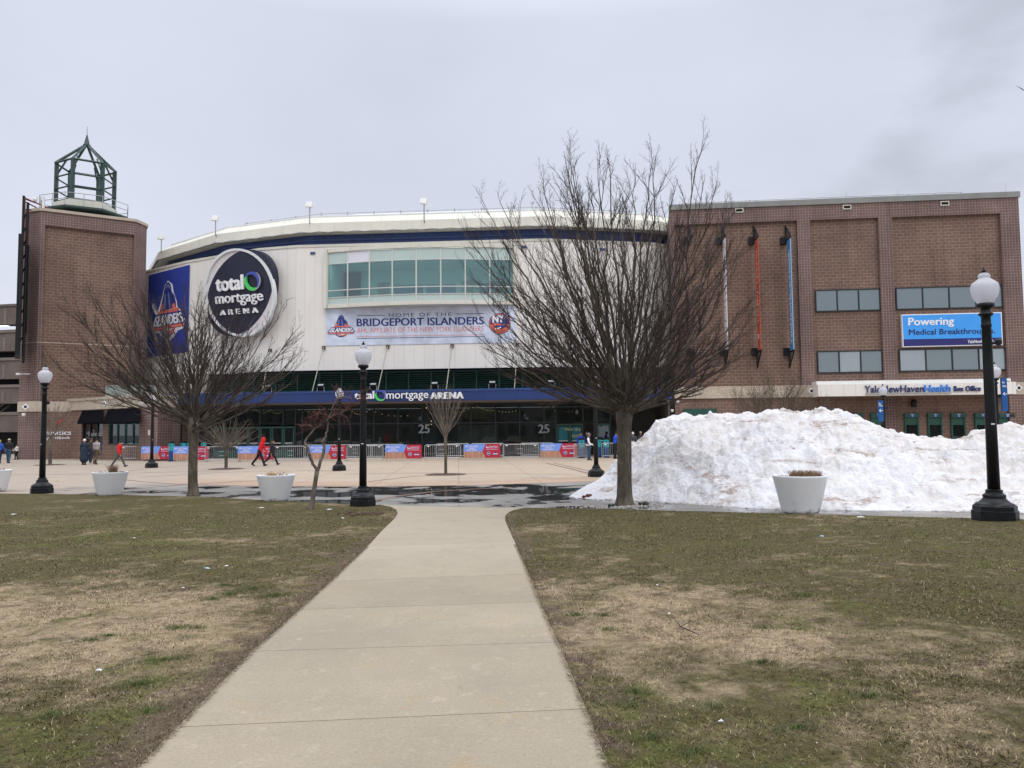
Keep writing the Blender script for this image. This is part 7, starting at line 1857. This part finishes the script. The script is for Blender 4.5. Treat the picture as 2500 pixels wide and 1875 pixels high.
def person(lab, u, v, Y, H, face, legs, arms, top, pants, shoes, hair, lean=0.0, hat=None, coat=None, sleeves=None, hem=None, vox=.016, stripes=False, hood=False, bag=False):
    """face: heading in degrees; legs: (hip,knee) per side in degrees, forward positive; arms: (shoulder,elbow)"""
    p = at(u, v, Y); r = thing('person', lab, 'person', (p.x, p.y, tz(p.x, p.y)), R(face))
    s = H / 1.75; prims = []; TOP, PAN, SKN, SHO, SLV, HEM = range(6)
    hipz = .90
    def dirv(deg): return Vector((math.sin(R(deg)), 0, -math.cos(R(deg))))
    # drop the pelvis so that the lower foot touches the ground
    ends = []
    for (h, k) in legs: ends.append(-(dirv(h) * .42 + dirv(h - k) * .42).z)
    hipz = max(ends) + .075
    pel = Vector((0, 0, hipz)); up = Vector((math.sin(R(lean)), 0, math.cos(R(lean))))
    chest = pel + up * .40; neck = pel + up * .545; 
    hd = neck + Vector((math.sin(R(lean * 1.3)), 0, math.cos(R(lean * 1.3)))) * .155 + Vector((.015, 0, 0))
    Ry = Matrix.Rotation(R(lean), 3, 'Y')
    prims.append(('ell', tuple(pel + up * .02), (.125, .170, .12), PAN, Ry)); prims.append(('ell', tuple(pel + up * .17), (.122, .165, .17), TOP, Ry)); prims.append(('ell', tuple(chest), (.130, .200, .19), TOP, Ry))
    prims.append(('ell', tuple(pel + up * .50), (.085, .150, .07), TOP, Ry)); prims.append(('cap', tuple(neck - up * .05), .058, tuple(neck + up * .07), .054, SKN))
    prims.append(('ell', tuple(hd), (.098, .078, .122), SKN)); prims.append(('ell', tuple(hd + Vector((.03, 0, -.055))), (.062, .058, .058), SKN))
    prims.append(('ell', tuple(hd + Vector((.102, 0, -.012))), (.022, .016, .028), SKN))
    for sd_ in (-1, 1): prims.append(('ell', tuple(hd + Vector((-.005, sd_ * .078, -.01))), (.022, .014, .034), SKN))
    if hem: prims.append(('ell', tuple(pel + up * .06), (.135, .182, .09), HEM, Ry))
    feet = []
    for i, (h, k) in enumerate(legs):
        sd_ = 1 if i == 0 else -1
        hip = pel + Vector((0, sd_ * .092, -.02)); kn = hip + dirv(h) * .42; an = kn + dirv(h - k) * .40
        prims.append(('cap', tuple(hip), .090, tuple(kn), .064, PAN)); prims.append(('cap', tuple(kn), .062, tuple(an), .050, PAN))
        pitch = R(max(-35, min(40, (h - k)))) if abs(h - k) > 12 else 0
        heel = an + Vector((-.03, 0, -.035)); toe = an + Vector((.16 * math.cos(pitch), 0, -.04 + .16 * math.sin(pitch)))
        prims.append(('cap', tuple(heel), .046, tuple(toe), .036, SHO))
    hands = []
    for i, (sh, el) in enumerate(arms):
        sd_ = 1 if i == 0 else -1
        so_ = pel + up * .47 + Vector((0, sd_ * .195, 0)); out = Vector((0, sd_ * .10, 0))
        e_ = so_ + dirv(sh + lean * .0) * .28 + out * .5; w_ = e_ + dirv(sh + el) * .25 + out * (-.1 if el > 50 else .1)
        prims.append(('cap', tuple(so_), .062, tuple(e_), .049, SLV)); prims.append(('cap', tuple(e_), .047, tuple(w_), .036, SLV if sleeves != 'short' else SKN))
        dh = (w_ - e_).normalized(); prims.append(('ell', tuple(w_ + dh * .055), (.040, .024, .052), SKN, dh.to_track_quat('Z', 'Y').to_matrix())); hands.append((w_ + dh * .09, dh, sd_))
    if coat: prims.append(('cap', tuple(pel + Vector((0, 0, .12))), .185, tuple(pel + Vector((0, 0, -coat))), .235, TOP))
    prims = [((q[0], tuple(x * s for x in q[1]), q[2] * s, tuple(x * s for x in q[3]), q[4] * s, q[5]) if q[0] == 'cap' else (q[0], tuple(x * s for x in q[1]), tuple(x * s for x in q[2]), *q[3:])) for q in prims]
    clo = {TOP, PAN, SLV, HEM}
    prims = [((q[0], q[1], q[2] * 1.2, q[3], q[4] * 1.2, q[5]) if q[0] == 'cap' and q[5] in clo else ((q[0], q[1], tuple(x * 1.1 for x in q[2]), *q[3:]) if q[0] == 'ell' and q[3] in clo else q)) for q in prims]
    me = voxel_mesh(prims, vox * s); assign(me, prims); me.name = 'body'
    for m_ in (M['striped'] if stripes else cloth(top), cloth(pants), M['skin'], cloth(shoes), (M['striped'] if stripes else cloth(sleeves) if isinstance(sleeves, tuple) else cloth(top)), cloth(hem or top)): me.materials.append(m_)
    # fingers and thumb added to the same body mesh
    bm = bmesh.new(); bm.from_mesh(me)
    for w_, dh, sd_ in hands:
        b = MB(); sidev = Vector((1, 0, 0)) - dh * dh.x; sidev.normalize(); palm = dh.cross(sidev)
        for f_, (off_, ln) in enumerate(((-.026, .062), (-.009, .072), (.009, .068), (.026, .052))):
            a_ = w_ + sidev * off_; k1 = a_ + dh * ln * .55 + palm * .008 * sd_; k2 = k1 + dh * ln * .35 + palm * .022 * sd_; b.tube([a_ * s, k1 * s, k2 * s], [.0095 * s, .0085 * s, .007 * s], 6)
        a_ = w_ - dh * .045 + sidev * .034; b.tube([a_ * s, (a_ + sidev * .022 + dh * .025) * s, (a_ + sidev * .024 + dh * .052) * s], [.011 * s, .010 * s, .007 * s], 6)
        vv = [bm.verts.new(q) for q in b.v]
        for f_ in b.f: bf = bm.faces.new([vv[i] for i in f_]); bf.material_index = SKN; bf.smooth = True
    bm.to_mesh(me); bm.free()
    o = bpy.data.objects.new('body', me); COL.objects.link(o); o.parent = r
    fb = MB()                                               # eyes and mouth
    for sd_ in (-1, 1): fb.box((hd + Vector((.088, sd_ * .032, .012))) * s, (.012 * s, .024 * s, .010 * s))
    fb.box((hd + Vector((.092, 0, -.062))) * s, (.010 * s, .040 * s, .006 * s)); fb.build('face_features', M['black'], r)
    b = MB()
    def dome(c, sc_, zmin, n=10):
        vs, fs = [], []; m_ = 16; rows_ = 7
        for i in range(rows_ + 1):
            th = (math.pi / 2 - math.asin(max(-1, min(1, zmin)))) * i / rows_
            for k in range(m_): ph = 2 * math.pi * k / m_; vs.append(c + Vector((math.sin(th) * math.cos(ph) * sc_[0], math.sin(th) * math.sin(ph) * sc_[1], math.cos(th) * sc_[2])))
        for i in range(rows_):
            for k in range(m_): fs.append((i * m_ + k, (i + 1) * m_ + k, (i + 1) * m_ + (k + 1) % m_, i * m_ + (k + 1) % m_))
        b.add(vs, fs)
    if hood:
        prs = [('ell', tuple((hd + Vector((-.02, 0, .005))) * s), (.135 * s, .115 * s, .150 * s), 0), ('ell', tuple((hd + Vector((-.04, 0, -.09))) * s), (.13 * s, .14 * s, .09 * s), 0), ('cap', tuple((hd + Vector((-.08, 0, -.05))) * s), .08 * s, tuple((neck + up * .0) * s), .10 * s, 0)]
        me = voxel_mesh(prs, .016 * s); me.name = 'hood'; me.materials.append(cloth(top)); oo = bpy.data.objects.new('hood', me); COL.objects.link(oo); oo.parent = r
    else:
        dome((hd + Vector((-.012, 0, .012))) * s, (.104 * s, .088 * s, .125 * s), -.15 if hair[1] == 's' else -.75); b.build('hair', cloth(hair[0]), r, smooth=True)
    if hat:
        b = MB(); kind, hc = hat
        dome((hd + Vector((-.005, 0, .035))) * s, (.108 * s, .094 * s, .115 * s), .05 if kind == 'cap' else -.1)
        if kind == 'cap':
            c = hd + Vector((.10, 0, .045)); b.add([(c + Vector(q)) * s for q in ((-.02, -.08, 0), (.05, -.06, -.012), (.085, 0, -.018), (.05, .06, -.012), (-.02, .08, 0), (-.02, -.08, .012), (.05, -.06, 0), (.085, 0, -.006), (.05, .06, 0), (-.02, .08, .012))], [(0, 1, 2, 3, 4), (9, 8, 7, 6, 5), (0, 5, 6, 1), (1, 6, 7, 2), (2, 7, 8, 3), (3, 8, 9, 4)])
        else: b.lathe([(.100 * s, 0), (.108 * s, .012 * s), (.106 * s, .04 * s)], (hd + Vector((-.005, 0, .02))) * s, 16, cap=False)
        b.build('cap' if kind == 'cap' else 'knit_hat', cloth(hc), r, smooth=True)
    return r
m, t, b = new_mat('striped_cloth'); co = nd(t, 'ShaderNodeTexCoord').outputs['Object']; sx = nd(t, 'ShaderNodeSeparateXYZ'); t.links.new(co, sx.inputs[0])
sn_ = math_(t, 'SINE', math_(t, 'MULTIPLY', sx.outputs[1], 75)); t.links.new(mixc(t, mrange(t, sn_, -.1, .3, 0, 1), (.10, .075, .085), (.60, .57, .56)), b.inputs['Base Color']); b.inputs['Roughness'].default_value = .9; M['striped'] = m
BLK = (.010, .010, .013); NVY = (.012, .018, .045); DEN = (.035, .075, .14); BRN = (.10, .055, .03); GRY = (.11, .11, .11); DKH = ((.02, .014, .01), 's')
person('person in a red hooded sweatshirt and black trousers walking right, head bowed', 634, 1139, 45.8, 1.80, 0, ((-29, 10), (24, 5)), ((8, 30), (-6, 35)), (.60, .006, .012), BLK, BLK, DKH, lean=16, hood=True)
person('person in a black jacket walking right just behind the red hood', 663, 1138, 47.2, 1.66, 0, ((30, 8), (-24, 26)), ((5, 22), (-8, 18)), (.014, .017, .017), BLK, (.03, .03, .03), DKH, lean=3)
person('person in a red jacket, black cap and grey trousers striding right', 290, 1138, 46.4, 1.66, 0, ((27, 4), (-26, 9)), ((-12, 20), (10, 14)), (.62, .008, .012), (.085, .09, .075), (.03, .02, .02), DKH, lean=5, hat=('cap', BLK))
person('person in a long dark blue quilted coat and white knit hat seen from behind', 205, 1131, 50.0, 1.68, 100, ((3, 2), (-3, 6)), ((2, 10), (2, 10)), (.010, .020, .040), (.05, .015, .015), (.04, .012, .012), ((.5, .5, .5), 's'), hat=('knit', (.75, .75, .78)), coat=.50)
person('person in a grey and white striped hooded top and brown trousers seen from behind', 235, 1129, 50.6, 1.72, 80, ((6, 2), (-14, 26)), ((4, 14), (-4, 14)), (.3, .3, .3), BRN, (.10, .05, .03), DKH, hat=('knit', BLK), stripes=True)
person('person in a dark olive jacket partly hidden between two others', 221, 1129, 52.2, 1.72, 92, ((8, 2), (-8, 10)), ((2, 10), (2, 10)), (.035, .030, .026), NVY, (.5, .5, .5), DKH, hat=('cap', (.10, .06, .05)))
person('person in a black T-shirt, pale cap and jeans by the garage entrance', 21, 1123, 54.6, 1.72, 95, ((5, 2), (-7, 6)), ((4, 16), (4, 16)), (.016, .016, .016), DEN, (.03, .03, .04), DKH, hat=('cap', (.55, .48, .36)), sleeves='short')
person('person in bright blue with fair hair cut off by the left edge', -2, 1124, 54.0, 1.66, 100, ((5, 2), (-5, 6)), ((10, 30), (10, 30)), (.02, .09, .42), NVY, (.15, .03, .03), ((.42, .36, .12), 'l'))
person('person in white sitting low in the dark garage entrance', 41, 1118, 62.0, 1.25, 180, ((20, 30), (10, 30)), ((20, 60), (20, 60)), (.70, .70, .70), BLK, BLK, DKH)
person('man in a black vest over white sleeves, grey cap and jeans near the barriers', 1438, 1127, 50.6, 1.78, -15, ((3, 2), (-2, 2)), ((-6, 22), (12, 50)), (.014, .010, .012), DEN, (.045, .045, .04), DKH, hat=('cap', (.20, .20, .21)), sleeves=(.80, .80, .86), hem=(.74, .74, .80))
person('person in a royal blue jacket facing out behind a teal pedestal', 1419, 1118, 56.6, 1.80, -95, ((2, 2), (-2, 2)), ((4, 24), (4, 24)), (.010, .045, .36), NVY, BLK, DKH)
person('person in dark blue standing in the doorway shade', 1433, 1118, 58.0, 1.86, -100, ((2, 2), (-2, 2)), ((4, 14), (4, 14)), (.012, .014, .05), NVY, BLK, ((.12, .06, .05), 's'))
person('person in a bright blue jacket and black trousers left of the big tree trunk', 1502, 1122, 52.8, 1.86, 15, ((6, 2), (-5, 4)), ((12, 40), (4, 30)), (.010, .085, .66), BLK, BLK, DKH, lean=8, hat=('knit', BLK))
person('person in a dark grey coat with white hair right of the big trunk', 1546, 1118, 54.0, 1.82, 60, ((4, 2), (-4, 2)), ((2, 10), (2, 10)), (.05, .055, .065), BLK, BLK, ((.62, .62, .62), 's'), coat=.3)
person('person in black with a tan cap behind the left shoulder of the snow pile', 1565, 1118, 55.0, 1.84, -85, ((2, 2), (-2, 2)), ((2, 10), (2, 10)), (.016, .016, .020), BLK, BLK, DKH, hat=('cap', (.26, .21, .16)))
person('person with a dark red collar peeking over the snow edge', 1585, 1118, 54.5, 1.88, -100, ((2, 2), (-2, 2)), ((2, 10), (2, 10)), (.10, .015, .012), BLK, BLK, DKH)
person('person in a red top seated behind the lobby glass near the crooked tree', 771, 1112, 61.6, 1.45, -90, ((2, 2), (-2, 2)), ((2, 10), (2, 10)), (.42, .01, .02), BLK, BLK, DKH)
person('person in dark red behind the glass right of the near lamp post', 962, 1112, 61.8, 1.42, -120, ((2, 2), (-2, 2)), ((2, 10), (2, 10)), (.34, .01, .03), BLK, BLK, DKH)
